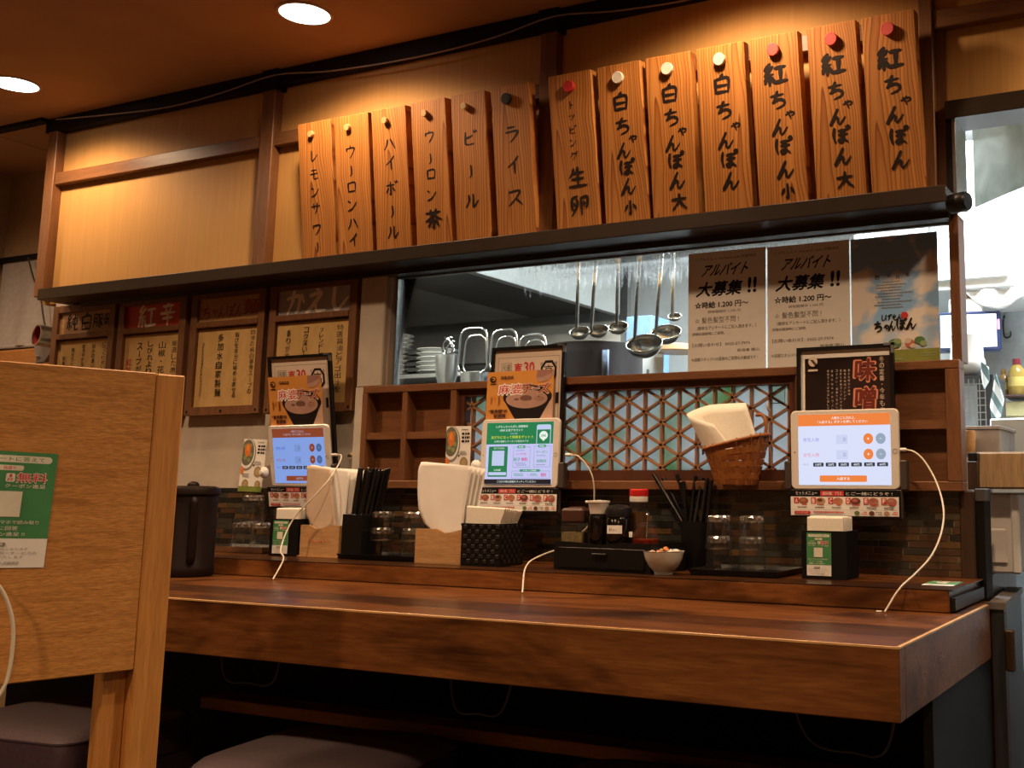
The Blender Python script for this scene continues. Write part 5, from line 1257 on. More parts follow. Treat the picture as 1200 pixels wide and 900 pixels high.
def big_paper(label, loc, rot, out, bulge, group, m_=None):
    """a bent sheet from an outline in (x, z); bulge bows it towards the room"""
    m = MB(); n = 14
    zs = [p[1] for p in out]; z0, z1 = min(zs), max(zs)
    def span(z):
        xs = []
        for i in range(len(out)):
            a, b = out[i], out[(i+1) % len(out)]
            if (a[1]-z)*(b[1]-z) <= 0 and abs(a[1]-b[1]) > 1e-9: xs.append(a[0]+(b[0]-a[0])*(z-a[1])/(b[1]-a[1]))
        return (min(xs), max(xs)) if xs else (0, 0)
    vs = []; R = 16
    for j in range(R+1):
        z = z0+(z1-z0)*min(max(j/R, 0.002), 0.998); a, b = span(z)
        for i in range(n+1):
            u = i/n; vs.append((a+(b-a)*u, -bulge*(math.sin(PI*u)*0.5+0.5)*(1-0.6*j/R), z))
    m.add(vs, [(j*(n+1)+i, j*(n+1)+i+1, (j+1)*(n+1)+i+1, (j+1)*(n+1)+i) for j in range(R) for i in range(n)], m_ or paper_w, True)
    o = m.build('menu_paper'); o.location = loc; o.rotation_euler = rot
    sm = o.modifiers.new('thickness', 'SOLIDIFY'); sm.thickness = 0.0008
    return tag(o, label, 'paper', group)
menu_holder('pale wooden menu holder with an orange scribble beside the chopstick box', -2.024, -0.118, 0.126, 0.078, 0.078, 1)
g = 'papers in the scribbled menu holder'
tanpaper = plain('tan_menu_paper', (0.55, 0.42, 0.31), 0.8, var=0.06)
L = (-2.024, -0.118, SH+0.004)
big_paper('tan folded strip of paper in front in the scribbled menu holder', (L[0], L[1]-0.026, L[2]), (0, 0, 0), [(-0.028, 0.058), (0.044, 0.060), (0.010, 0.220), (-0.066, 0.222), (-0.060, 0.10)], 0.004, g, tanpaper)
for k in range(4):
    big_paper('white paper standing in the scribbled menu holder', (L[0]+0.002*k, L[1]-0.016+0.010*k, L[2]), (math.radians(-1.0*k), math.radians(2.0+0.4*k), 0), [(-0.050, 0.004), (0.040, 0.004), (0.058+0.003*k, 0.10), (0.062+0.004*k, 0.218-0.001*k), (-0.072+0.008*k, 0.222-0.003*k), (-0.062, 0.10)], 0.003, g)
menu_holder('pale wooden menu holder with blank papers beside the woven black box', -1.612, -0.168, 0.138, 0.078, 0.078, 2)
g = 'papers in the plain menu holder'
L = (-1.612, -0.168, SH+0.004)
for k in range(4):
    d = 0.004*k
    big_paper('large white paper with a rounded corner in the plain menu holder' if k == 0 else 'white paper behind the rounded one in the plain menu holder', (L[0]-0.004+d, L[1]-0.027+0.012*k, L[2]), (math.radians(-1+0.4*k), 0, 0),
              [(0.012-0.008*k, 0.055), (0.060, 0.062), (0.062, 0.12), (0.078+0.001*k, 0.224-0.002*k), (-0.070+d, 0.228-0.002*k), (-0.078+d, 0.212), (-0.076+d, 0.160), (-0.070+d, 0.118), (-0.050+d, 0.086), (-0.022-0.002*k, 0.066)], 0.005, g)

# chopstick box, black tray, four tumblers
tray('black_tray', 'black plastic tray under the chopstick box and four tumblers', -1.950, -1.700, -0.176, -0.060, SH+0.0006, 0.012, blackp, math.radians(-1.5))
cb = thing('chopstick_box', 'square black box packed with black chopsticks', 'box', (-1.920, -0.120, SH+0.0052), (0, 0, math.radians(-3)))
m = MB(); W, D, H, t = 0.064, 0.074, 0.102, 0.003
for lo, hi in (((-W/2, -D/2, 0), (W/2, -D/2+t, H)), ((-W/2, D/2-t, 0), (W/2, D/2, H)), ((-W/2, -D/2+t, 0), (-W/2+t, D/2-t, H)), ((W/2-t, -D/2+t, 0), (W/2, D/2-t, H)), ((-W/2+t, -D/2+t, 0), (W/2-t, D/2-t, t))): m.box(lo, hi, blackp, 0.0008)
m.build('box', cb)
chm = plain('black_chopstick', (0.008, 0.007, 0.007), 0.3, spec=0.5)
proto = None; rg = random.Random(5)
for i in range(5):
    for j in range(6):
        x, y = -1.920-0.023+0.0085*i+rg.uniform(-.002, .002), -0.120-0.026+0.0100*j+rg.uniform(-.001, .001)
        if proto is None:
            m = MB(); m.box((-0.0032, -0.0032, 0), (0.0032, 0.0032, 0.205), chm, 0.001); proto = m.build('chopstick'); o = proto
            tag(o, 'black chopstick standing in the square chopstick box', 'chopstick', 'black chopsticks in the square box')
        else: o = proto.copy(); COL.objects.link(o)
        o.location = (x, y, SH+0.0092+rg.uniform(0, 0.010)); o.rotation_euler = (math.radians(rg.uniform(-1.5, 1.5)), math.radians(5.5+i*1.2+rg.uniform(-1.0, 1.2)), rg.uniform(0, 0.5))
for lab, px, up in (('faceted tumbler on the black tray, next to the chopsticks', 447, 0), ('faceted tumbler on the black tray, next to the plain menu holder', 484, 0), ('upper faceted tumbler of the stack next to the chopsticks', 447, 1), ('upper faceted tumbler of the stack next to the plain menu holder', 484, 1)):
    p = atY(px, 640, -0.115); tumbler(lab, p.x, -0.115, SH+0.0052+0.039*up, 0.97)

# woven black box with napkins
wb = thing('woven_box', 'black woven plastic box filled with cream napkins', 'box', (-1.496, -0.165, SH+0.0006), (0, 0, math.radians(2)))
m = MB(); W, D, H, t = 0.104, 0.092, 0.092, 0.003
for lo, hi in (((-W/2, -D/2, 0), (W/2, -D/2+t, H)), ((-W/2, D/2-t, 0), (W/2, D/2, H)), ((-W/2, -D/2+t, 0), (-W/2+t, D/2-t, H)), ((W/2-t, -D/2+t, 0), (W/2, D/2-t, H)), ((-W/2+t, -D/2+t, 0), (W/2-t, D/2-t, t))): m.box(lo, hi, blackp)
bmw = plain('woven_black_strip', (0.017, 0.014, 0.013), 0.38, spec=0.5)
for r in range(8):
    for c in range(9):
        u = -W/2+0.006+c*(W-0.012)/8.6; z = 0.006+r*0.0108
        if (r+c) % 2: m.box((u, -D/2-0.0016, z), (u+0.0098, -D/2, z+0.0085), bmw, 0.0006)
        v = -D/2+0.004+c*(D-0.012)/8.6
        if (r+c) % 2: m.box((W/2, v, z), (W/2+0.0016, v+0.0085, z+0.0085), bmw, 0.0006)
m.build('woven_box_body', wb)
m = MB(); m.box((-W/2-0.001, -D/2-0.001, H-0.004), (W/2+0.001, -D/2+0.003, H+0.001), blackp); m.box((-W/2-0.001, D/2-0.003, H-0.004), (W/2+0.001, D/2+0.001, H+0.001), blackp)
m.box((W/2-0.003, -D/2+0.003, H-0.004), (W/2+0.001, D/2-0.003, H+0.001), blackp); m.box((-W/2-0.001, -D/2+0.003, H-0.004), (-W/2+0.003, D/2-0.003, H+0.001), blackp); m.build('rim', wb)
for i in range(9):
    m = MB(); yy = -D/2+0.010+i*0.0085; h = 0.132-0.0008*i; a = 0.090
    P = [(-0.0024, 0.006), (-0.0025, 0.094), (-0.0026, h-0.003), (0, h), (0.0026, h-0.003), (0.0025, 0.094), (0.0024, 0.006)]; n = 7
    vs = [(-a/2, yy+q[0]*1.2, q[1]) for q in P]+[(a/2+(0.012 if q[1] > 0.1 else 0)-0.0003*i, yy+q[0]*1.2, q[1]-(0.004 if q[1] > 0.1 else 0)) for q in P]
    m.add(vs, [(k, k+1, n+k+1, n+k) for k in range(n-1)]+[(6, 5, 4, 3, 2, 1, 0), (7, 8, 9, 10, 11, 12, 13)], paper_n)
    q = m.build('paper_napkin'); q.location = wb.location; q.rotation_euler = wb.rotation_euler
    tag(q, 'cream napkin standing in the woven black box', 'napkin', 'napkins in the woven black box')

# condiment caddy
ca = thing('condiment_caddy', 'low black condiment caddy with a drawer in the middle of the shelf', 'caddy', (-1.174, -0.150, SH+0.0006), (0, 0, math.radians(-5)))
W, D, H = 0.248, 0.135, 0.060
m = MB(); t = 0.004
m.box((-W/2, D/2-t, 0), (W/2, D/2, H), blackp); m.box((-W/2, -D/2+t, 0), (-W/2+t, D/2-t, H), blackp); m.box((W/2-t, -D/2+t, 0), (W/2, D/2-t, H), blackp)
m.box((-W/2+t, -D/2+t, 0.046), (W/2-t, D/2-t, 0.050), blackp); m.box((-W/2+t, -D/2+t, 0), (W/2-t, D/2-t, 0.003), blackp)
m.build('body', ca)
m = MB(); top = [(-W/2, 0), (W/2, 0), (W/2, H), (0.045, H), (0.0, H-0.005), (-0.02, H-0.006), (-0.05, H-0.002), (-W/2, H)]
m.M = Matrix.Translation((0, -D/2+t, 0))@Matrix.Rotation(PI/2, 4, 'X'); m.prism(top, 0, t, blackp); m.build('front_panel', ca)
m = MB(); m.box((-0.11, -D/2-0.0025, 0.006), (0.11, -D/2, 0.048), blackp, 0.001); dr = m.build('drawer', ca)
m = MB(); m.box((-0.018, -D/2-0.009, 0.033), (0.018, -D/2-0.0025, 0.0375), blackp, 0.001); m.build('drawer_pull', dr)
zc = SH+0.0512
def fitz(o, px, py, yy, h): o.scale = (1, 1, (atY(px, py, yy).z-zc)/h)
def on_caddy(px, yy): p = atY(px, 630, yy); return (p.x, yy, zc)
# square spice jar with brown lid
lx = on_caddy(675.5, -0.165)
o = thing('spice_jar', 'square glass spice jar with a brown lid at the left of the caddy', 'jar', lx, (0, 0, math.radians(8))); fitz(o, 676, 594, -0.165, 0.066)
m = MB(); w = 0.027; m.box((-w, -w, 0), (w, w, 0.038), glass_t, 0.004); m.build('glass', o)
m = MB(); m.box((-w+0.003, -w+0.003, 0.002), (w-0.003, w-0.003, 0.022), plain('pale_spice', (0.20, 0.15, 0.06), 0.9, var=0.4, scale=300)); m.build('contents', o)
m = MB(); m.box((-w+0.001, -w+0.001, 0.038), (w-0.001, w-0.001, 0.064), plain('brown_lid', (0.060, 0.022, 0.014), 0.4), 0.004); lidm = m.build('lid', o)
m = MB(); m.lathe([(0.018, 0.064), (0.018, 0.066), (0.0005, 0.0662)], plain('brown_lid_disc', (0.16, 0.08, 0.055), 0.35), seg=20, cap=(True, False)); m.build('lid_disc', lidm)
# soy sauce dispenser with white cap
lx = on_caddy(701, -0.172)
o = thing('soy_dispenser', 'dark soy sauce dispenser with a white spouted cap', 'bottle', lx); fitz(o, 701, 586, -0.172, 0.080)
soy = plain('soy_dark', (0.006, 0.004, 0.003), 0.12, spec=0.6)
m = MB(); m.lathe([(0.021, 0), (0.023, 0.003), (0.023, 0.050), (0.020, 0.056)], soy, seg=28); m.build('glass', o)
m = MB(); m.lathe([(0.0185, 0.056), (0.0195, 0.060), (0.0225, 0.074), (0.0245, 0.076), (0.0245, 0.079), (0.0005, 0.080)], whitep, seg=28, cap=(True, False)); c = m.build('cap', o)
m = MB(); m.tube([(-0.020, -0.002, 0.0765), (-0.031, -0.003, 0.0765)], 0.0026, whitep, 8); m.build('spout', c)
# black-lidded jar with paper label
lx = on_caddy(724.5, -0.168)
o = thing('dark_jar', 'black jar with a rounded lid and a paper label', 'jar', lx); fitz(o, 724, 591, -0.168, 0.0715)
m = MB(); m.lathe([(0.027, 0), (0.029, 0.003), (0.029, 0.046), (0.026, 0.050)], soy, seg=32); m.build('glass', o)
m = MB(); m.lathe([(0.0285, 0.050), (0.0285, 0.060), (0.026, 0.066), (0.018, 0.070), (0.0005, 0.0715)], blackp, seg=32, cap=(True, False)); m.build('lid', o)
m = MB(); a0, a1 = -2.0, -0.78; n = 10; vs = []
for i in range(n+1):
    a = a0+(a1-a0)*i/n; vs += [(0.0294*math.cos(a), 0.0294*math.sin(a), 0.022), (0.0294*math.cos(a), 0.0294*math.sin(a), 0.036)]
m.add(vs, [(2*i, 2*i+2, 2*i+3, 2*i+1) for i in range(n)], paper_w, True)
for i, a in enumerate((-1.75, -1.6, -1.42, -1.25)):
    m.tube([(0.0297*math.cos(a), 0.0297*math.sin(a), 0.0265+0.002*(i % 2)), (0.0297*math.cos(a+0.06), 0.0297*math.sin(a+0.06), 0.0315-0.001*i)], 0.0006, inkg, 4)
m.build('paper_label', o)
# red and white capped bottle
lx = on_caddy(748, -0.125)
o = thing('sauce_bottle', 'clear sauce bottle with a red and white cap behind the chili oil jar', 'bottle', lx); fitz(o, 748, 573, -0.125, 0.101)
m = MB(); m.lathe([(0.018, 0), (0.0205, 0.004), (0.0205, 0.068), (0.0175, 0.078)], glass_t, seg=28, cap=(True, False)); m.build('glass', o)
m = MB(); m.lathe([(0.001, 0.002), (0.0190, 0.003), (0.0190, 0.060), (0.0005, 0.060)], plain('amber_sauce', (0.085, 0.040, 0.014), 0.3), seg=24, cap=(False, False)); m.build('contents', o)
m = MB(); m.lathe([(0.0195, 0.078), (0.0200, 0.080), (0.0200, 0.087), (0.0190, 0.088)], whitep, seg=28); c = m.build('cap', o)
m = MB(); m.lathe([(0.0200, 0.088), (0.0205, 0.090), (0.0205, 0.099), (0.018, 0.101), (0.0005, 0.101)], plain('red_cap', (0.55, 0.015, 0.012), 0.35), seg=28, cap=(True, False)); m.build('cap_top', c)
# chili oil jar with a spoon
lx = on_caddy(757, -0.178)
o = thing('chili_oil_jar', 'round glass jar of red chili oil with a spoon in its lid', 'jar', lx); fitz(o, 757, 601, -0.178, 0.074)
m = MB(); m.lathe([(0.024, 0), (0.028, 0.006), (0.0295, 0.018), (0.027, 0.032), (0.022, 0.040), (0.0215, 0.044)], glass_t, seg=32, cap=(True, False)); m.build('glass', o)
m = MB(); m.lathe([(0.0005, 0.002), (0.0225, 0.002), (0.0268, 0.008), (0.0278, 0.0175), (0.0005, 0.0177)], plain('chili_oil', (0.26, 0.022, 0.008), 0.15, var=0.4, scale=150), seg=28, cap=(False, False)); m.build('chili_oil', o)
m = MB(); m.lathe([(0.0225, 0.044), (0.0235, 0.046), (0.020, 0.050), (0.010, 0.054), (0.0005, 0.055)], glass_t, seg=28, cap=(False, False)); m.build('lid', o)
m = MB(); m.tube([(0.001, 0, 0.012), (0.002, 0, 0.040), (0.003, -0.001, 0.060), (0.004, -0.001, 0.068)], 0.0016, chrome, 8); m.sphere((0.004, -0.001, 0.070), 0.0045, chrome, 10, 8); m.build('spoon', o)
m = MB(); m.box((-0.026, -0.0262, 0.022), (-0.019, -0.0245, 0.034), paper_w); m.build('paper_label', o)

# black cup of utensils
o = thing('utensil_cup', 'round black cup of chopsticks behind the white bowl', 'cup', (-1.040, -0.044, SH+0.0006))
m = MB(); m.lathe([(0.034, 0), (0.035, 0.003), (0.037, 0.102), (0.035, 0.102), (0.033, 0.005), (0.0005, 0.004)], blackm, seg=36, cap=(True, False)); m.build('cup', o)
rg = random.Random(8)
ends = ((766, 556), (777, 560), (793, 556), (797, 565), (801, 564), (815, 558), (823, 560), (829, 561), (834, 563))
for i, (x, y) in enumerate(ends):
    a = 2*PI*i/len(ends); p0 = Vector((-1.040+0.026*math.cos(a), -0.044+0.026*math.sin(a), SH+0.008)); p1 = atY(x, y, -0.036+0.010*math.sin(a*2))
    if i == 0: m = MB(); m.tube([(0, 0, 0), (0, 0, 1)], [0.0035, 0.0046], chm, 8); proto_u = o2 = m.build('chopstick')
    else: o2 = proto_u.copy(); COL.objects.link(o2)
    tag(o2, 'black chopstick leaning in the round black cup', 'chopstick', 'black chopsticks in the round cup')
    d = p1-p0; o2.location = p0; o2.rotation_euler = d.to_track_quat('Z', 'Y').to_euler(); o2.scale = (1, 1, d.length)
# white bowl of sweets
bo = thing('sweets_bowl', 'small white footed bowl of sweets in front of the black cup', 'bowl', (-1.034, -0.214, SH+0.0006))
bw = plain('bowl_glaze', (0.62, 0.60, 0.52), 0.25, var=0.05, scale=40)
m = MB(); m.lathe([(0.019, 0), (0.020, 0.005), (0.0215, 0.007), (0.030, 0.016), (0.038, 0.031), (0.0415, 0.046), (0.0405, 0.0465), (0.036, 0.031), (0.028, 0.017), (0.0005, 0.010)], bw, seg=40, cap=(True, False)); m.build('bowl', bo)
m = MB(); m.lathe([(0.0408, 0.0445), (0.0418, 0.0458), (0.0410, 0.0470), (0.0402, 0.0465)], plain('bowl_brown_rim', (0.08, 0.04, 0.02), 0.35), seg=40, cap=(False, False)); m.build('rim', bo)
cand = [plain('sweet_'+n, c, 0.35) for n, c in (('white', (0.7, 0.66, 0.6)), ('orange', (0.6, 0.22, 0.06)), ('blue', (0.10, 0.14, 0.35)), ('tan', (0.5, 0.32, 0.16)))]
for i, (dx, dy, dz, c) in enumerate(((-.022, -.010, .0395, 0), (0.0, -.018, .040, 1), (.020, -.010, .0395, 0), (-.008, .008, .042, 3), (.014, .012, .042, 2), (-.024, .012, .0395, 0), (.005, -.002, .0465, 1), (0.026, 0.004, 0.042, 0))):
    wrapper(('white', 'orange', 'blue', 'tan')[c]+' wrapped sweet in the small white bowl', (-1.034+dx, -0.214+dy, SH+dz+0.005), cand[c], i*0.9, 'sweets in the white bowl', 0.85)

# right black tray with four tumblers
tray('black_tray', 'black plastic tray with four tumblers right of the black cup', -0.985, -0.790, -0.205, -0.045, SH+0.0006, 0.012, blackp, math.radians(1))
for lab, px, up in (('left lower tumbler on the tray right of the black cup', 843, 0), ('right lower tumbler on the tray right of the black cup', 881, 0), ('left upper tumbler on the tray right of the black cup', 843, 1), ('right upper tumbler on the tray right of the black cup', 881, 1)):
    p = atY(px, 650, -0.110); tumbler(lab, p.x, -0.110, SH+0.0052+0.043*up, 0.97)
# flat leaflet lying on the shelf
s = leaflet(0.058, 0.095); o = s.build('leaflet'); o.location = (-0.452, -0.205, SH+0.0012); o.rotation_euler = (-PI/2, 0, math.radians(4)); o.rotation_euler = (math.radians(-90), 0, 0)
o.matrix_world = Matrix.Translation((-0.476, -0.212, SH+0.0010))@Matrix.Rotation(math.radians(2), 4, 'Z')@Matrix.Rotation(math.radians(-90), 4, 'X')
tag(o, 'green leaflet lying flat at the right end of the shelf', 'leaflet')

# white charging cables with plugs
cwm = plain('white_cable', (0.74, 0.68, 0.58), 0.4, var=0.03)
def cable(label, pts, plug, r=0.0018):
    o = thing('charging_cable', label, 'cable', (0, 0, 0), group='white charging cables of the tablets')
    m = MB(); m.tube(cr3(pts, 9), r, cwm, 8); m.build('cord', o)
    a, b = plug; m = MB(); m.tube([a, b], 0.0038, whitep, 10); m.build('plug', o)
    return o
y1 = -0.072
a, b = atY(1055, 527, y1), atY(1062, 527, y1)
cable('white charging cable of the right-hand tablet, curving down to the counter', [b]+[atY(x, y, yy) for x, y, yy in ((1072, 530, -.075), (1083, 540, -.08), (1095, 560, -.09), (1103, 582, -.11), (1106, 604, -.14), (1102, 628, -.18), (1091, 652, -.22), (1073, 672, -.26), (1054, 690, -.30))]+[atZ(1037, 717, CT+0.002)], (a, b))
a, b = atY(663, 533, y1), atY(670, 533, y1)
cable('white charging cable of the middle tablet, running behind the caddy to the counter', [b]+[atY(x, y, yy) for x, y, yy in ((678, 535, -.07), (688, 546, -.065), (695, 562, -.06), (696, 588, -.05), (690, 615, -.045), (672, 632, -.050))]+[Vector((-1.315, -0.10, SH+0.05)), Vector((-1.335, -0.20, SH+0.03)), Vector((-1.330, -0.270, SH+0.010))]+[atZ(612, 695, CT+0.002)], (a, b))
a, b = atY(389, 533, -0.062), atY(395, 533, -0.062)
cable('white charging cable of the left tablet, hanging over the menu holder to the counter', [b]+[atY(x, y, yy) for x, y, yy in ((400, 534, -.08), (397, 544, -.12), (384, 564, -.165), (366, 584, -.185), (346, 605, -.19), (335, 625, -.21), (329, 645, -.24))]+[Vector((-2.0, -0.290, SH+0.004)), atZ(320, 679, CT+0.002)], (a, b))
m = MB(); p = atZ(1030, 717, CT+0.001); m.box((p.x-0.005, p.y-0.003, CT+0.0004), (p.x+0.005, p.y+0.003, CT+0.003), cwm, 0.0008)
tag(m.build('cable_clip'), 'tiny cream cable clip on the counter below the right-hand tablet', 'clip')

# metal cylinder on a bracket at the far left
sp = atY(58, 395, 0.03)
o = thing('metal_cup_light', 'shiny metal cylinder with a red mouth on a bracket at the far left', 'lamp', sp, (math.radians(86), 0, math.radians(-12)))
m = MB(); m.lathe([(0.030, -0.055), (0.034, -0.050), (0.034, 0.034), (0.035, 0.036), (0.035, 0.040), (0.031, 0.040), (0.030, 0.0)], steel, seg=36, cap=(True, False)); m.build('shell', o)
m = MB(); m.lathe([(0.0295, 0.036), (0.029, -0.03), (0.0005, -0.03)], plain('red_lining', (0.22, 0.012, 0.015), 0.4), seg=30, cap=(False, False)); m.build('lining', o)
m = MB(); q = [atY(x, y, 0.05) for x, y in ((40, 405), (62, 402), (58, 415), (51, 424), (42, 425))]
q0 = thing('lamp_bracket', 'grey plastic bracket under the metal cylinder at the far left', 'bracket', q[0])
m.add([tuple(v-q[0]+Vector((0, dy, 0))) for dy in (0, 0.022) for v in q], [(4, 3, 2, 1, 0), (5, 6, 7, 8, 9)]+[(i, (i+1) % 5, 5+(i+1) % 5, 5+i) for i in range(5)], plain('grey_bracket', (0.20, 0.18, 0.18), 0.4)); m.build('bracket', q0)
m = MB(); v = atY(44, 418, 0.046)-q[0]; m.sphere(v, 0.006, chrome, 10, 8); m.build('screw', q0)
m = MB(); ap = atY(44, 425, 0.06)-q[0]; m.box((ap.x-0.01, 0.0, ap.z-0.5), (ap.x+0.012, 0.02, ap.z), steeld); m.build('stem', q0)

# ================================================================== KITCHEN behind the window and through the opening
kwall = plain('kitchen_white_wall', (0.78, 0.79, 0.78), 0.5, var=0.03)
ksteel = plain('kitchen_steel_wall', (0.27, 0.265, 0.25), 0.38, 0.9, var=0.2, scale=6)
ksteel2 = plain('kitchen_steel_bright', (0.62, 0.62, 0.60), 0.30, 0.9, var=0.08, scale=10)
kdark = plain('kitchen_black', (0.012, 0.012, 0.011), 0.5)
KY = 2.05
struct(MB().box((-3.40, KY, FLOOR), (2.2, KY+0.05, CEIL), kwall).build('wall_kitchen'))
struct(MB().box((2.15, 0.06, FLOOR), (2.2, KY, CEIL), kwall).build('wall_kitchen_right'))
struct(MB().box((-3.40, 0.06, FLOOR), (-3.35, KY, CEIL), kwall).build('wall_kitchen_left'))
struct(MB().box((-3.36, 0.06, CEIL-0.02), (2.2, KY, CEIL-0.001), kwall).build('ceiling_kitchen'))

# steel splashback on the left part of the kitchen
o = thing('steel_splashback', 'dull steel splashback behind the plates seen through the window', 'splashback', (-2.75, 1.55, FLOOR))
m = MB(); m.box((-0.60, 0, 0.6), (0.62, 0.03, 2.18), ksteel); m.build('sheet', o)
m = MB(); m.tube(cr3([(-0.55, -0.012, 1.74), (-0.2, -0.012, 1.735), (0.15, -0.012, 1.75), (0.30, -0.012, 1.79), (0.34, -0.012, 1.83)], 6), 0.007, ksteel2, 8); m.build('reflection_line', o)  # pale curved tube standing in for a reflection line in the steel
# extractor hood: pale end panel above, black inside below
hx0, hx1, hy0, hy1, hz = -3.3, -2.02, 0.16, 1.30, 1.750
o = thing('extractor_hood', 'pale steel extractor hood above the cooking line seen through the window', 'hood', (-2.6, 0.7, hz))
m = MB(); m.M = Matrix.Translation((2.6, -0.7, -hz))
m.box((hx1-0.03, hy0, hz), (hx1, hy1, 2.25), ksteel2, 0.002); m.build('end_panel', o)
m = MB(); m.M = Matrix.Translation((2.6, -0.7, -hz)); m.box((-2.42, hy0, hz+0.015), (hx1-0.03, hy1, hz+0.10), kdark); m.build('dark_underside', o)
m = MB(); m.M = Matrix.Translation((2.6, -0.7, -hz)); m.box((hx0, hy0, hz+0.015), (-2.42, hy1, hz+0.10), ksteel); m.build('steel_soffit', o)
m = MB(); m.M = Matrix.Translation((2.6, -0.7, -hz)); m.box((hx0, hy0, hz+0.10), (hx1-0.03, hy0+0.02, 2.25), ksteel); m.build('front_panel', o)
# dark cooking range below the hood's far end
o = thing('cooking_range', 'tall black cooking range below the hood in the kitchen', 'range', (-2.35, 1.05, FLOOR))
m = MB(); m.box((-0.42, -0.02, 0), (0.31, 0.36, 1.46), kdark, 0.01); m.build('body', o)
m = MB(); m.box((-0.40, 0.31, 1.46), (0.30, 0.355, 1.60), ksteel); m.build('back_rail', o)
for i in range(3):
    m = MB(); m.M = Matrix.Translation((-0.25+0.25*i, -0.021, 1.38))@Matrix.Rotation(PI/2, 4, 'X'); m.lathe([(0.025, 0), (0.022, 0.025)], steeld, seg=16); m.build('knob', o)
# prep counter along the window with plates, noodle strainers
pc = thing('prep_counter', 'steel prep counter behind the window', 'counter', (-2.2, 0.75, FLOOR))
m = MB(); m.box((-0.95, -0.20, 1.245), (0.15, 0.20, 1.273), ksteel2, 0.003); m.build('top', pc)
m = MB(); m.box((-0.93, -0.18, 0.0), (0.13, 0.18, 1.245), ksteel); m.build('cabinet', pc)
m = MB(); m.box((-0.75, -0.13, 1.361), (0.05, 0.15, 1.3755), ksteel2, 0.002); m.build('over_shelf', pc)
for sx in (-0.72, 0.0):
    m = MB(); m.box((sx, -0.11, 1.273), (sx+0.02, 0.13, 1.361), ksteel2); m.build('shelf_leg', pc)
plm = plain('plate_white', (0.75, 0.75, 0.72), 0.3, var=0.03)
def plates(x, y, z, n, label, group, r=0.075):
    for i in range(n):
        m = MB(); m.lathe([(r*0.5, 0), (r*0.55, 0.003), (r, 0.013), (r*0.985, 0.0145), (r*0.55, 0.005), (0.0005, 0.004)], plm, seg=32, cap=(True, False))
        o = m.build('plate'); o.location = (x, y, z+i*0.0152); tag(o, label, 'plate', group)
p = atY(463, 432, 0.72); plates(p.x-0.02, 0.72, 1.4775, 10, 'white plate in the tall stack at the left edge of the window', 'plates in the tall stack')
p = atY(512, 432, 0.72); plates(p.x, 0.72, 1.4775, 6, 'white plate in the shorter stack right of the black crate', 'plates in the shorter stack', 0.07)
p = atY(483, 420, 0.74); o = thing('black_crate', 'small black crate between the two plate stacks behind the window', 'crate', (p.x, 0.76, 1.4775))
m = MB()
for k in range(5): m.box((-0.05, -0.04, 0.02*k), (0.05, -0.034, 0.02*k+0.013), kdark); m.box((-0.05, 0.034, 0.02*k), (0.05, 0.04, 0.02*k+0.013), kdark)
m.build('slats', o)
m = MB()
m.box((-0.05, -0.034, 0), (-0.044, 0.034, 0.10), kdark); m.box((0.044, -0.034, 0), (0.05, 0.034, 0.10), kdark); m.box((-0.044, -0.034, 0), (0.044, 0.034, 0.005), kdark); m.build('ends', o)
# noodle strainers with chrome loop handles hanging over the counter
def loop(label, px0, px1, py0, py1, Y):
    a, b = atY(px0, py1, Y), atY(px1, py0, Y); w, h = b.x-a.x, b.z-a.z; x, z = (a.x+b.x)/2, a.z
    o = thing('noodle_strainer', label, 'strainer', (x, Y, z), group='chrome loops of noodle strainers behind the window')
    r = 0.03
    def lp(k, hh):
        P = []
        for cx, cz, a0 in ((w/2*k-r, hh-r, 0), (-w/2*k+r, hh-r, PI/2), (-w/2*k+r*0.8, r, PI), (w/2*k-r*0.8, r, 1.5*PI)):
            for i in range(6): P.append((cx+r*math.cos(a0+PI/2*i/5), 0, cz+r*math.sin(a0+PI/2*i/5)))
        return P
    m = MB(); m.tube(lp(1, h), 0.0035, chrome, 8, True, True); m.build('outer_loop', o)
    m = MB(); m.tube([(p[0], p[1]+0.012, p[2]-0.004) for p in lp(0.78, h*0.88)], 0.0028, chrome, 8, True, True); m.build('inner_loop', o)
    m = MB(); m.lathe([(0.026, -0.09), (0.034, -0.06), (0.036, 0.0)], ksteel2, seg=20, cap=(True, False)); m.build('basket', o)
    return o
loop('chrome strainer loop behind the window, nearest the plates', 538, 571, 383, 438, 0.49)
loop('chrome strainer loop behind the window, just left of the blush poster frame', 575, 606, 385, 436, 0.49)
loop('chrome strainer loop behind the window, partly behind the blush poster frame', 608, 640, 391, 430, 0.49)
loop('small thin chrome strainer loop above the shorter plate stack', 519, 530, 395, 417, 0.49)

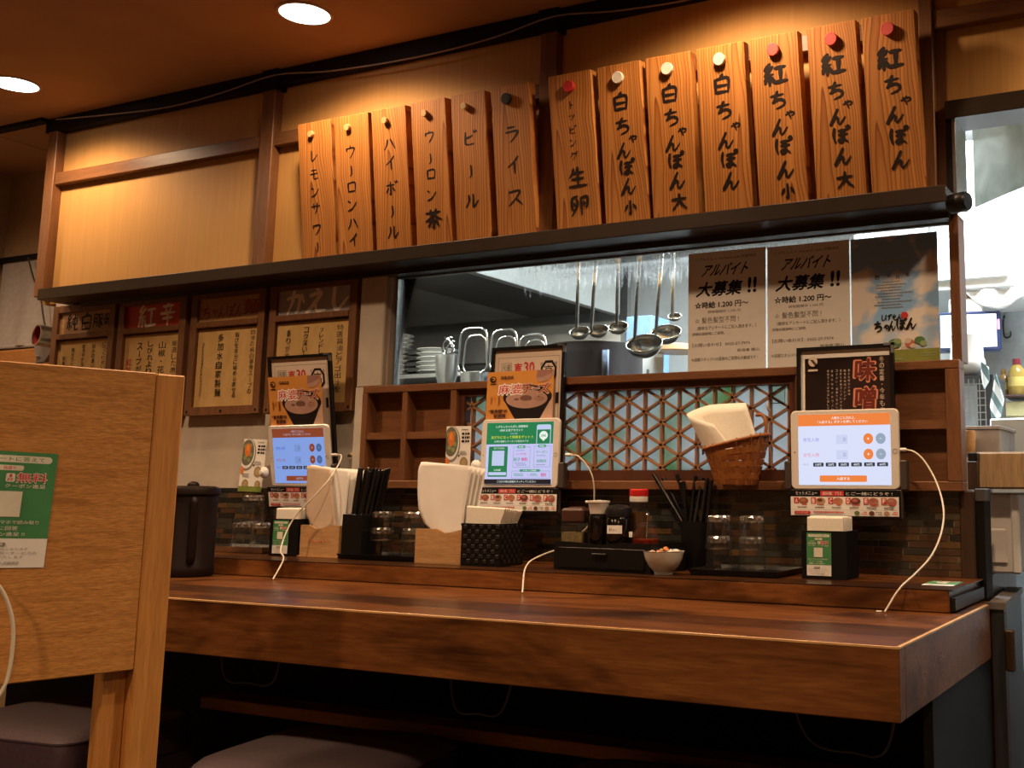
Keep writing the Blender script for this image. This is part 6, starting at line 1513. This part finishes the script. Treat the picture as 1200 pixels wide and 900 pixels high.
# ladles hanging right behind the glass
lad = plain('ladle_steel', (0.50, 0.46, 0.41), 0.22, 1.0, var=0.1, scale=40)
rl = MB(); rl.tube([(-1.55, 0.14, 1.712), (-1.02, 0.14, 1.712)], 0.006, steeld, 10); rl.box((-1.555, 0.058, 1.705), (-1.543, 0.146, 1.719), steeld); rl.box((-1.027, 0.058, 1.705), (-1.015, 0.146, 1.719), steeld)
tag(rl.build('ladle_rail'), 'thin steel rail the ladles hang from at the top of the window', 'rail')
def ladle(label, tx, bx, by, bcx, bw, bcy, Y):
    """tx: pixel column at the top; (bx, by): where handle meets the bowl; bowl centre bcx, bcy and width in pixels"""
    top = atY(tx, 292, Y); base = atY(bx, by, Y); c = atY(bcx, bcy, Y); r = abs(atY(bcx+bw/2, bcy, Y).x-c.x)
    o = thing('ladle', label, 'ladle', top, group='steel ladles hanging behind the window')
    L = lambda p: tuple(Vector(p)-top)
    m = MB(); up = Vector((top.x, Y, 1.712))
    m.tube([L((up.x, 0.14, 1.722)), L((up.x, (Y+0.14)/2, 1.720)), L(up+Vector((0, 0, -0.004))), L(top), L(top+(base-top)*0.5), L(base), L(base+Vector((0, 0, -0.008)))], [0.0035, 0.0035, 0.0050, 0.0055, 0.0050, 0.0045, 0.0040], lad, 8); m.build('handle', o)
    m = MB(); vs = []; fs = []; seg, rings = 28, 8
    for i in range(rings+1):
        a = PI/2*i/rings
        for k in range(seg): b = 2*PI*k/seg; vs.append((r*math.cos(a)*math.cos(b), r*0.85*math.cos(a)*math.sin(b), -r*0.80*math.sin(a)))
    for i in range(rings):
        for k in range(seg): fs.append((i*seg+k, i*seg+(k+1) % seg, (i+1)*seg+(k+1) % seg, (i+1)*seg+k))
    m.M = Matrix.Translation(L(c+Vector((0, 0, r*0.25))))@Matrix.Rotation(math.radians(40), 4, 'X')@Matrix.Rotation(math.radians(8), 4, 'Y')
    m.add(vs, fs, lad, True); bo_ = m.build('bowl', o); sm = bo_.modifiers.new('thickness', 'SOLIDIFY'); sm.thickness = 0.0012
    return o
ladle('small steel ladle behind the window, first from the poster frame', 678.5, 676, 384, 679, 21, 391, 0.13)
ladle('small steel ladle behind the window, second from the poster frame', 699, 693, 386, 701, 21, 389, 0.145)
ladle('small steel ladle behind the window, third from the poster frame', 724.5, 723, 378, 724, 21, 385, 0.13)
ladle('largest steel ladle, low in the middle of the window', 750, 744, 395, 754.5, 39, 407, 0.115)
ladle('big steel ladle behind the window, beside the first job poster', 776, 769, 385, 780, 33, 393, 0.215)
ladle('small distant steel ladle close to the first job poster', 789.5, 788, 368, 790.5, 14, 372, 0.31)

# things beyond the ladles
def kb(name, label, cat, lo, hi, m_, bev=0.004):
    m = MB(); c = ((lo[0]+hi[0])/2, (lo[1]+hi[1])/2, lo[2]); m.M = Matrix.Translation((-c[0], -c[1], -c[2])); m.box(lo, hi, m_, bev); o = m.build(name); o.location = c; return tag(o, label, cat)
def rect_at(x0, y0, x1, y1, Y): a, b = atY(x0, y1, Y), atY(x1, y0, Y); return a.x, b.x, a.z, b.z
x0, x1, z0, z1 = rect_at(640, 404, 737, 445, 0.80)
o = thing('stock_pot', 'dark stock pot wrapped in cloths behind the small ladles', 'pot', ((x0+x1)/2, 0.86, 1.2412))
r = (x1-x0)/2*0.98
m = MB(); m.lathe([(r, 0), (r, z1-1.2412), (r*1.03, z1-1.2412+0.008), (r*0.98, z1-1.2412+0.006), (r*0.96, 0.05)], plain('pot_dark', (0.035, 0.028, 0.030), 0.4), seg=40, cap=(True, False)); m.build('body', o)
kitcloth = [plain('kitchen_cloth_'+n, c, 0.9) for n, c in (('slate', (0.12, 0.15, 0.22)), ('navy', (0.05, 0.07, 0.12)), ('rose', (0.22, 0.07, 0.08)))]
for i, (px, w_, c) in enumerate(((668, 0.06, 0), (688, 0.07, 1), (705, 0.05, 0), (662, 0.03, 2))):
    p = atY(px, 410, 0.735); h = 0.10 if c < 2 else 0.035
    m = MB(); n = 10; vs = []
    for j in range(2):
        for k in range(n+1): vs.append((-w_/2+w_*k/n, 0.006*math.sin(k*1.9), 0 if j else -h))
    m.add(vs, [(k, k+1, n+2+k, n+1+k) for k in range(n)], kitcloth[c], True); q = m.build('dish_cloth'); q.location = (p.x, 0.735+0.002*i, p.z)
    sm = q.modifiers.new('thickness', 'SOLIDIFY'); sm.thickness = 0.003
    tag(q, ('slate', 'navy', 'pale slate', 'dark rose')[i]+' cloth hanging on the stock pot behind the ladles', 'cloth')
x0, x1, z0, z1 = rect_at(733, 369, 764, 403, 1.14); kb('blue_bin', 'blue plastic bin behind the largest ladle', 'bin', (x0, 1.14, 1.2412), (x1, 1.28, z1), plain('bin_blue', (0.16, 0.30, 0.62), 0.4))
x0, x1, z0, z1 = rect_at(739, 412, 778, 446, 1.09)
s = Sheet(x1-x0, z1-1.2412, 0.004, paper_w); s.rect(.12, .2, .20, .62, inkg); s.rect(.20, .55, .38, .62, inkg); s.rect(.50, .18, .58, .66, inkg); s.rect(.58, .38, .72, .45, inkg); s.bars(.1, .9, .74, .92, 2, inkg)
o = s.build('notice_sheet'); o.location = ((x0+x1)/2, 1.09, 1.2412); tag(o, 'white notice sheet with dark marks behind the largest ladle', 'notice')
x0, x1, z0, z1 = rect_at(778, 405, 806, 414, 1.1); o = thing('wooden_board', 'pale wooden chopping board on the kitchen worktop behind the job poster', 'board', ((x0+x1)/2, 1.1, z0))
m = MB(); m.lathe([(0.075, 0), (0.08, 0.004), (0.08, 0.02), (0.075, 0.024)], plain('board_wood', (0.62, 0.36, 0.18), 0.5), seg=32); m.build('board', o)
kb('kitchen_worktop', 'steel worktop carrying the kitchen monitor and basket', 'worktop', (-2.02, 0.72, FLOOR), (-0.60, 1.30, 1.24), ksteel2)

# --- right-hand opening
jm = MB(); jm.box((-0.478, -0.030, 1.700), (-0.466, 0.02, 1.90), blackm); jm.box((-0.466, -0.030, 1.690), (-0.458, 0.075, 1.89), steel, 0.001)
struct(jm.build('trim_jamb'))
struct(MB().box((-0.478, -0.035, 1.866), (2.2, 0.06, 1.905), ledgem, 0.001).build('trim_lintel'))
m = MB(); m.M = Matrix.Translation((-0.440, -0.095, 1.668))@Matrix.Rotation(PI/2, 4, 'Y')@Matrix.Rotation(math.radians(20), 4, 'X')
m.lathe([(0.017, -0.022), (0.020, -0.018), (0.020, 0.016), (0.017, 0.020)], blackp, seg=24); o = m.build('ledge_cap'); tag(o, 'round black end cap at the right end of the dark ledge', 'cap')
# smoke curtain of greyish clear sheet, bottom edge running towards the room
za = atY(1143, 243, 0.50).z; A, B = atY(1143, 243, 0.50), atZ(1200, 218, za)
d = (B-A); C2 = A+d*2.0
sheet = NT('smoke_curtain_sheet'); v = sheet.coords((2, 2, 2), False); n = sheet.noise(v, 4, 3, 0.5, 1.0); col = sheet.ramp(n, [(0.3, (0.22, 0.25, 0.235)), (0.7, (0.38, 0.41, 0.395))])
df = sheet.n('ShaderNodeBsdfTranslucent'); sheet.l(col, df.inputs[0]); tr = sheet.n('ShaderNodeBsdfTransparent'); tr.inputs[0].default_value = (0.8, 0.84, 0.82, 1)
d2 = sheet.n('ShaderNodeBsdfDiffuse'); sheet.l(col, d2.inputs[0])
m1 = sheet.n('ShaderNodeMixShader'); m1.inputs[0].default_value = 0.5; sheet.l(df.outputs[0], m1.inputs[1]); sheet.l(d2.outputs[0], m1.inputs[2])
m2 = sheet.n('ShaderNodeMixShader'); m2.inputs[0].default_value = 0.10; sheet.l(m1.outputs[0], m2.inputs[1]); sheet.l(tr.outputs[0], m2.inputs[2]); sheet.l(m2.outputs[0], sheet.out.inputs[0])
nrm = Vector((d.y, -d.x, 0)).normalized()*0.002
m = MB(); Q = [A, C2]
m.add([(p+s_*nrm).to_tuple()[:2]+(z,) for s_ in (-1, 1) for p, z in ((A, za), (C2, za), (C2, 2.2), (A, 2.2))], [(0, 1, 2, 3), (7, 6, 5, 4), (0, 4, 5, 1), (1, 5, 6, 2), (2, 6, 7, 3), (3, 7, 4, 0)], sheet.m)
tag(m.build('smoke_curtain'), 'greyish clear smoke curtain hanging in the kitchen opening', 'curtain')
o = thing('tube_lamp', 'white fluorescent tube just inside the kitchen opening', 'lamp', (-0.02, 0.62, 2.055))
m = MB(); m.tube([(-0.40, 0, 0), (0.40, 0, 0)], 0.014, emit('tube_glow', (0.92, 0.97, 1.0), 7), 14); m.build('tube', o)
m = MB(); m.box((-0.42, -0.02, 0.016), (0.42, 0.04, 0.06), whitep, 0.003); m.build('fixture', o)
# white wall cabinet
z = atY(1160, 337, 1.15).z
o = thing('wall_cabinet', 'white wall cabinet high in the bright kitchen', 'cabinet', (-0.75, 1.35, z))
m = MB(); m.box((-0.30, -0.20, 0.0), (0.205, 0.30, 0.48), kwall, 0.004); m.build('body', o)
m = MB(); m.box((-0.29, -0.215, 0.03), (-0.05, -0.20, 0.46), kwall, 0.003); m.build('door', o)
m = MB(); m.box((-0.04, -0.215, 0.03), (0.195, -0.20, 0.46), kwall, 0.003); m.build('door', o)
p0 = [atY(x, y, 1.16) for x, y in ((1140, 342), (1162, 342), (1197, 340))]; 
m = MB(); n = 12; vs = []
x0, x1 = atY(1132, 342, 1.16).x, atY(1198, 340, 1.16).x; zt_ = z-0.004
for j in range(6):
    for i in range(n+1): u = i/n; vs.append((x0+(x1-x0)*u, 1.16+0.01*math.sin(i), zt_-(0.062*math.sin(PI*min(1, u*0.85+0.02))**0.8)*j/5))
m.add(vs, [(j*(n+1)+i, j*(n+1)+i+1, (j+1)*(n+1)+i+1, (j+1)*(n+1)+i) for j in range(5) for i in range(n)], kwall, True); q = m.build('hanging_cloth'); sm = q.modifiers.new('thickness', 'SOLIDIFY'); sm.thickness = 0.002
tag(q, 'white cloth slung below the kitchen wall cabinet', 'cloth')
# monitor
x0, x1, z0, z1 = rect_at(1100, 363, 1172, 414, 1.16)
o = thing('kitchen_monitor', 'dark blue framed monitor with a white screen in the kitchen opening', 'monitor', ((x0+x1)/2, 1.16, z0), (math.radians(-4), 0, math.radians(10)))
w, h = x1-x0, z1-z0
m = MB(); m.box((-w/2, -0.012, 0), (w/2, 0.02, h), plain('monitor_navy', (0.012, 0.020, 0.060), 0.35), 0.004); m.build('frame', o)
m = MB(); m.box((-w/2+0.010, -0.0128, 0.012), (w/2-0.014, -0.0118, h-0.010), emit('monitor_white', (0.93, 0.97, 1.0), 2.2)); m.build('screen', o)
m = MB(); m.box((w/2-0.012, -0.0128, h*0.52), (w/2-0.004, -0.0118, h*0.78), plain('pink_sticker', (0.6, 0.2, 0.35), 0.5)); m.build('sticker', o)
m = MB(); m.box((-0.06, 0.0, h), (0.045, 0.03, h+0.045), whitep, 0.003); m.tube([(0.0, 0.015, h+0.045), (-0.01, 0.015, h+0.11)], 0.010, steeld, 10); m.build('arm', o)
x0 = atY(1177, 385, 1.79); m = MB(); m.tube(cr3([(x0.x, 1.798, x0.z+0.05), (x0.x-0.004, 1.79, x0.z+0.02), (x0.x, 1.79, x0.z-0.03), (x0.x+0.02, 1.79, x0.z-0.03), (x0.x+0.022, 1.79, x0.z-0.012)], 5), 0.003, blackp, 6); tag(m.build('wire_hook'), 'black wire hook on the grey kitchen wall right of the monitor', 'hook')
# grey side wall of the far kitchen, shelf with bottles
kb('grey_partition', 'pale grey kitchen partition behind the hanging towels', 'partition', (-0.86, 1.80, FLOOR), (-0.30, 1.83, 1.95), plain('kitchen_grey', (0.26, 0.275, 0.275), 0.5))
x0, x1, z0, z1 = rect_at(1180, 462, 1260, 468, 1.45)
kb('bottle_shelf', 'dark shelf of oil bottles at the right edge of the kitchen', 'shelf', (x0, 1.38, z0), (x1+0.15, 1.55, z1), plain('shelf_dark', (0.06, 0.03, 0.025), 0.4))
zs = z1
def bottle(label, px, py_top, Y, rad, col, capc):
    tp_ = atY(px, py_top, Y); H = tp_.z-zs
    o = thing('oil_bottle', label, 'bottle', (tp_.x, Y, zs+0.0006), group='oil bottles on the kitchen shelf')
    m = MB(); m.lathe([(rad*0.92, 0), (rad, 0.006), (rad, H*0.62), (rad*0.75, H*0.74), (rad*0.42, H*0.84)], col, seg=20); m.build('body', o)
    m = MB(); m.lathe([(rad*0.46, H*0.84), (rad*0.46, H), (0.0005, H)], capc, seg=16); m.build('cap', o)
    m = MB(); m.lathe([(rad*1.01, H*0.25), (rad*1.01, H*0.5)], plain('bottle_label', (0.55, 0.42, 0.12), 0.5), seg=20, cap=(False, False)); m.build('label_band', o)
oil = plain('yellow_oil', (0.36, 0.24, 0.05), 0.2); oil2 = plain('brown_oil', (0.22, 0.12, 0.03), 0.25)
bottle('yellow oil bottle with a dark red cap at the right edge of the kitchen', 1191, 421, 1.45, 0.030, oil, plain('cap_maroon', (0.20, 0.02, 0.03), 0.4))
bottle('brown oil bottle beside the yellow one on the kitchen shelf', 1176, 433, 1.47, 0.020, oil2, oil2)
x0, x1, z0, z1 = rect_at(1181, 469, 1260, 490, 1.45); kb('carton', 'yellowish carton under the oil bottles at the right edge of the kitchen', 'carton', (x0, 1.40, z0), (x1, 1.52, z1-0.002), plain('carton_yellow', (0.50, 0.44, 0.22), 0.6))
kb('white_worktop', 'bright white worktop at the right edge of the kitchen', 'worktop', (atY(1172, 510, 0.95).x, 0.80, 0.9), (0.3, 1.6, atY(1185, 502, 1.3).z), kwall)
# wire basket with bag
x0, x1, z0, z1 = rect_at(1112, 442, 1147, 490, 0.98)
zc_ = 1.2406
o = thing('wire_basket', 'black wire basket on the kitchen worktop below the monitor', 'basket', (x0+0.02, 0.98, zc_+0.02)); H = z1-zc_-0.02
W = x1-x0+0.05; D = 0.20
m = MB()
for k in range(9):
    u = -W/2+0.03+W*k/8*0.9; m.box((u, -0.001, 0), (u+0.003, 0.001, H), steeld)
for k in range(8): m.box((-W/2+0.03, -0.001, H*k/8), (W/2+0.02, 0.001, H*k/8+0.003), steeld)
m.build('front_grid', o)
m = MB(); m.box((W/2-0.005, 0.0, 0.0), (W/2+0.04, D, H), kdark); m.build('side', o)
m = MB(); m.box((-W/2, -0.003, H-0.004), (W/2+0.042, D, H+0.006), kdark); m.build('rim', o)
m = MB(); m.box((-W/2, 0.0, -0.020), (W/2+0.042, D, 0.0), kdark); m.build('base', o)
p = atY(1136, 430, 1.05); m = MB()
m.sphere((0, 0, 0.0), 0.055, whitep, 20, 12, (1.0, 0.9, 0.75)); m.lathe([(0.05, 0.0), (0.048, 0.05), (0.052, 0.085), (0.045, 0.09)], whitep, seg=24)
q = m.build('white_bag'); q.location = (p.x-0.005, 1.045, zc_+0.02+H+0.048); tag(q, 'crumpled white bag on the black wire basket', 'bag')
# towels
tw = NT('striped_towel'); v = tw.coords((1, 1, 1), False); mp = tw.n('ShaderNodeMapping'); mp.inputs['Rotation'].default_value = (0, 0.5, 0); tw.l(v, mp.inputs[0]); wv = tw.n('ShaderNodeTexWave', wave_type='BANDS', bands_direction='X'); wv.inputs['Scale'].default_value = 9; wv.inputs['Distortion'].default_value = 2; tw.l(mp.outputs[0], wv.inputs['Vector'])
tw.bsdf(tw.ramp(wv.outputs['Fac'], [(0.38, (0.10, 0.15, 0.15)), (0.5, (0.75, 0.78, 0.78))]), 0.9)
for lab, pts in (('striped white towel hanging beside the wire basket', ((1167, 438), (1176, 468), (1172, 488), (1163, 495), (1160, 475))), ('small white towel hanging above the wire basket', ((1150, 424), (1158, 430), (1159, 445), (1153, 456), (1150, 440)))):
    m = MB(); q = [atY(x, y, 0.93) for x, y in pts]; n = len(q); c = q[0]
    m.add([tuple(p-c+Vector((0, 0.006*((i*7) % 3-1), 0))) for i, p in enumerate(q)]+[tuple(p-c+Vector((0, 0.012, 0))) for p in q], [tuple(range(n))[::-1], tuple(range(n, 2*n))]+[(i, (i+1) % n, n+(i+1) % n, n+i) for i in range(n)], tw.m)
    o = m.build('towel'); o.location = c; tag(o, lab, 'towel')
# steel box and wooden cylinder on the pass
PY = 0.30
x0, x1, z0, z1 = rect_at(1130, 499, 1171, 529, PY); zb = atY(1160, 530, 0.12).z
kb('wooden_pass', 'pale wooden pass shelf end in the kitchen opening', 'shelf', (atY(1143, 550, 0.10).x, 0.10, atY(1170, 573, 0.10).z), (0.25, 0.38, zb), grain('pass_wood', [(0.3, (0.40, 0.27, 0.14)), (0.7, (0.52, 0.36, 0.20))], (20, 20, 2), 0.6))
o = thing('steel_container', 'steel container with a lid on the wooden pass', 'container', (x0-0.03, PY, zb+0.0006)); H = z1-zb
m = MB(); m.box((0, 0, 0), (x1-x0+0.03, 0.2, H-0.008), plain('container_steel', (0.36, 0.34, 0.33), 0.4, 0.6), 0.002); m.build('body', o)
m = MB(); m.box((-0.002, -0.004, H-0.008), (x1-x0+0.034, 0.204, H), steel, 0.001); m.build('lid', o)
a = atY(1137, 528, PY-0.03); m = MB(); m.lathe([(0.012, 0), (0.0125, 0.002), (0.0125, 0.052), (0.011, 0.054)], beech, seg=20); q = m.build('wooden_tube'); q.location = (a.x, PY-0.03, zb+0.0006); tag(q, 'short wooden tube standing in front of the steel container', 'tube')
kb('black_switch', 'small black box on the end of the wooden pass', 'box', (atY(1132, 532, 0.05).x, 0.065, atY(1132, 540, 0.05).z), (atY(1143, 532, 0.05).x, 0.098, atY(1132, 530, 0.05).z), blackp, 0.002)
kb('wooden_post', 'dark brown wooden post end under the black box beside the pass', 'post', (atY(1132, 560, 0.05).x, 0.066, 1.102), (atY(1143, 560, 0.05).x, 0.095, atY(1132, 541, 0.05).z), darkwood, 0.001)
# white freezer with a raised door panel
x0, x1, z0, z1 = rect_at(1153, 574, 1191, 682, 0.15)
o = thing('white_freezer', 'white freezer with a raised door panel in the kitchen opening', 'freezer', ((x0+x1)/2, 0.15, FLOOR))
w = x1-x0
frz = plain('freezer_white', (0.75, 0.72, 0.70), 0.35, var=0.03)
zt_ = atY(1170, 574, 0.15).z-FLOOR-0.006; zl = atY(1175, 672, 0.15).z-FLOOR
m = MB(); m.box((-w/2-0.008, 0, zl), (w/2, 0.30, zt_), frz, 0.004); m.build('body', o)
m = MB(); m.box((-w/2-0.03, -0.006, zl+0.02), (w/2-0.022, 0.0, zt_-0.075), frz, 0.004); m.build('door_panel', o)
m = MB(); m.box((w/2-0.012, -0.012, zl), (w/2+0.006, 0.0, zt_), kwall, 0.004); m.build('door_edge', o)
kb('grey_plinth', 'grey cabinet under the white freezer in the kitchen opening', 'cabinet', (-0.475, 0.112, FLOOR), (-0.446, 0.45, zl+FLOOR-0.0012), plain('plinth_grey', (0.16, 0.15, 0.145), 0.4), 0.003)
# low swing door
dxa, dxb = atY(1160, 706, -0.05), atY(1176, 703, -0.05)
o = thing('swing_door', 'low dark swing door with a worn brown edge at the right', 'door', (dxa.x, -0.05, FLOOR)); dz = dxa.z-FLOOR
dang = math.atan2(0.30, 0.12)
m = MB(); m.box((0, 0, 0.02), (dxb.x-dxa.x, 0.03, dz), darkwood, 0.002); m.build('stile', o)
ex = dxb.x-dxa.x; far = atZ(1200, 685, dz+FLOOR)
m = MB(); dv = Vector((far.x-dxb.x, far.y+0.05, 0)).normalized(); nv = Vector((dv.y, -dv.x, 0))
def dq(a, b, z): p = Vector((ex, 0.0, 0))+dv*a+nv*b; return (p.x, p.y, z)
vs = [dq(a, b, z) for z in (0.02, dz-0.012) for a, b in ((0, 0), (0.36, 0), (0.36, -0.022), (0, -0.022))]
m.add(vs, [(0, 3, 2, 1), (4, 5, 6, 7), (0, 1, 5, 4), (1, 2, 6, 5), (2, 3, 7, 6), (3, 0, 4, 7)], grain('door_grey', [(0.3, (0.022, 0.025, 0.028)), (0.7, (0.045, 0.050, 0.056))], (20, 20, 1.5), 0.35)); m.build('panel', o)
m = MB(); vs = [dq(a, b, z) for z in (dz-0.012, dz+0.001) for a, b in ((-0.004, 0.004), (0.36, 0.004), (0.36, -0.028), (-0.004, -0.028))]
m.add(vs, [(0, 3, 2, 1), (4, 5, 6, 7), (0, 1, 5, 4), (1, 2, 6, 5), (2, 3, 7, 6), (3, 0, 4, 7)], plain('door_top_grey', (0.14, 0.12, 0.11), 0.45)); m.build('top_rail', o)
m = MB(); hz0, hz1 = atY(1183, 783, -0.02).z-FLOOR, atY(1183, 735, -0.02).z-FLOOR
m.box((ex+0.002, -0.016, hz0), (ex+0.020, 0.0, hz1), darkwood, 0.003); m.build('handle', o)
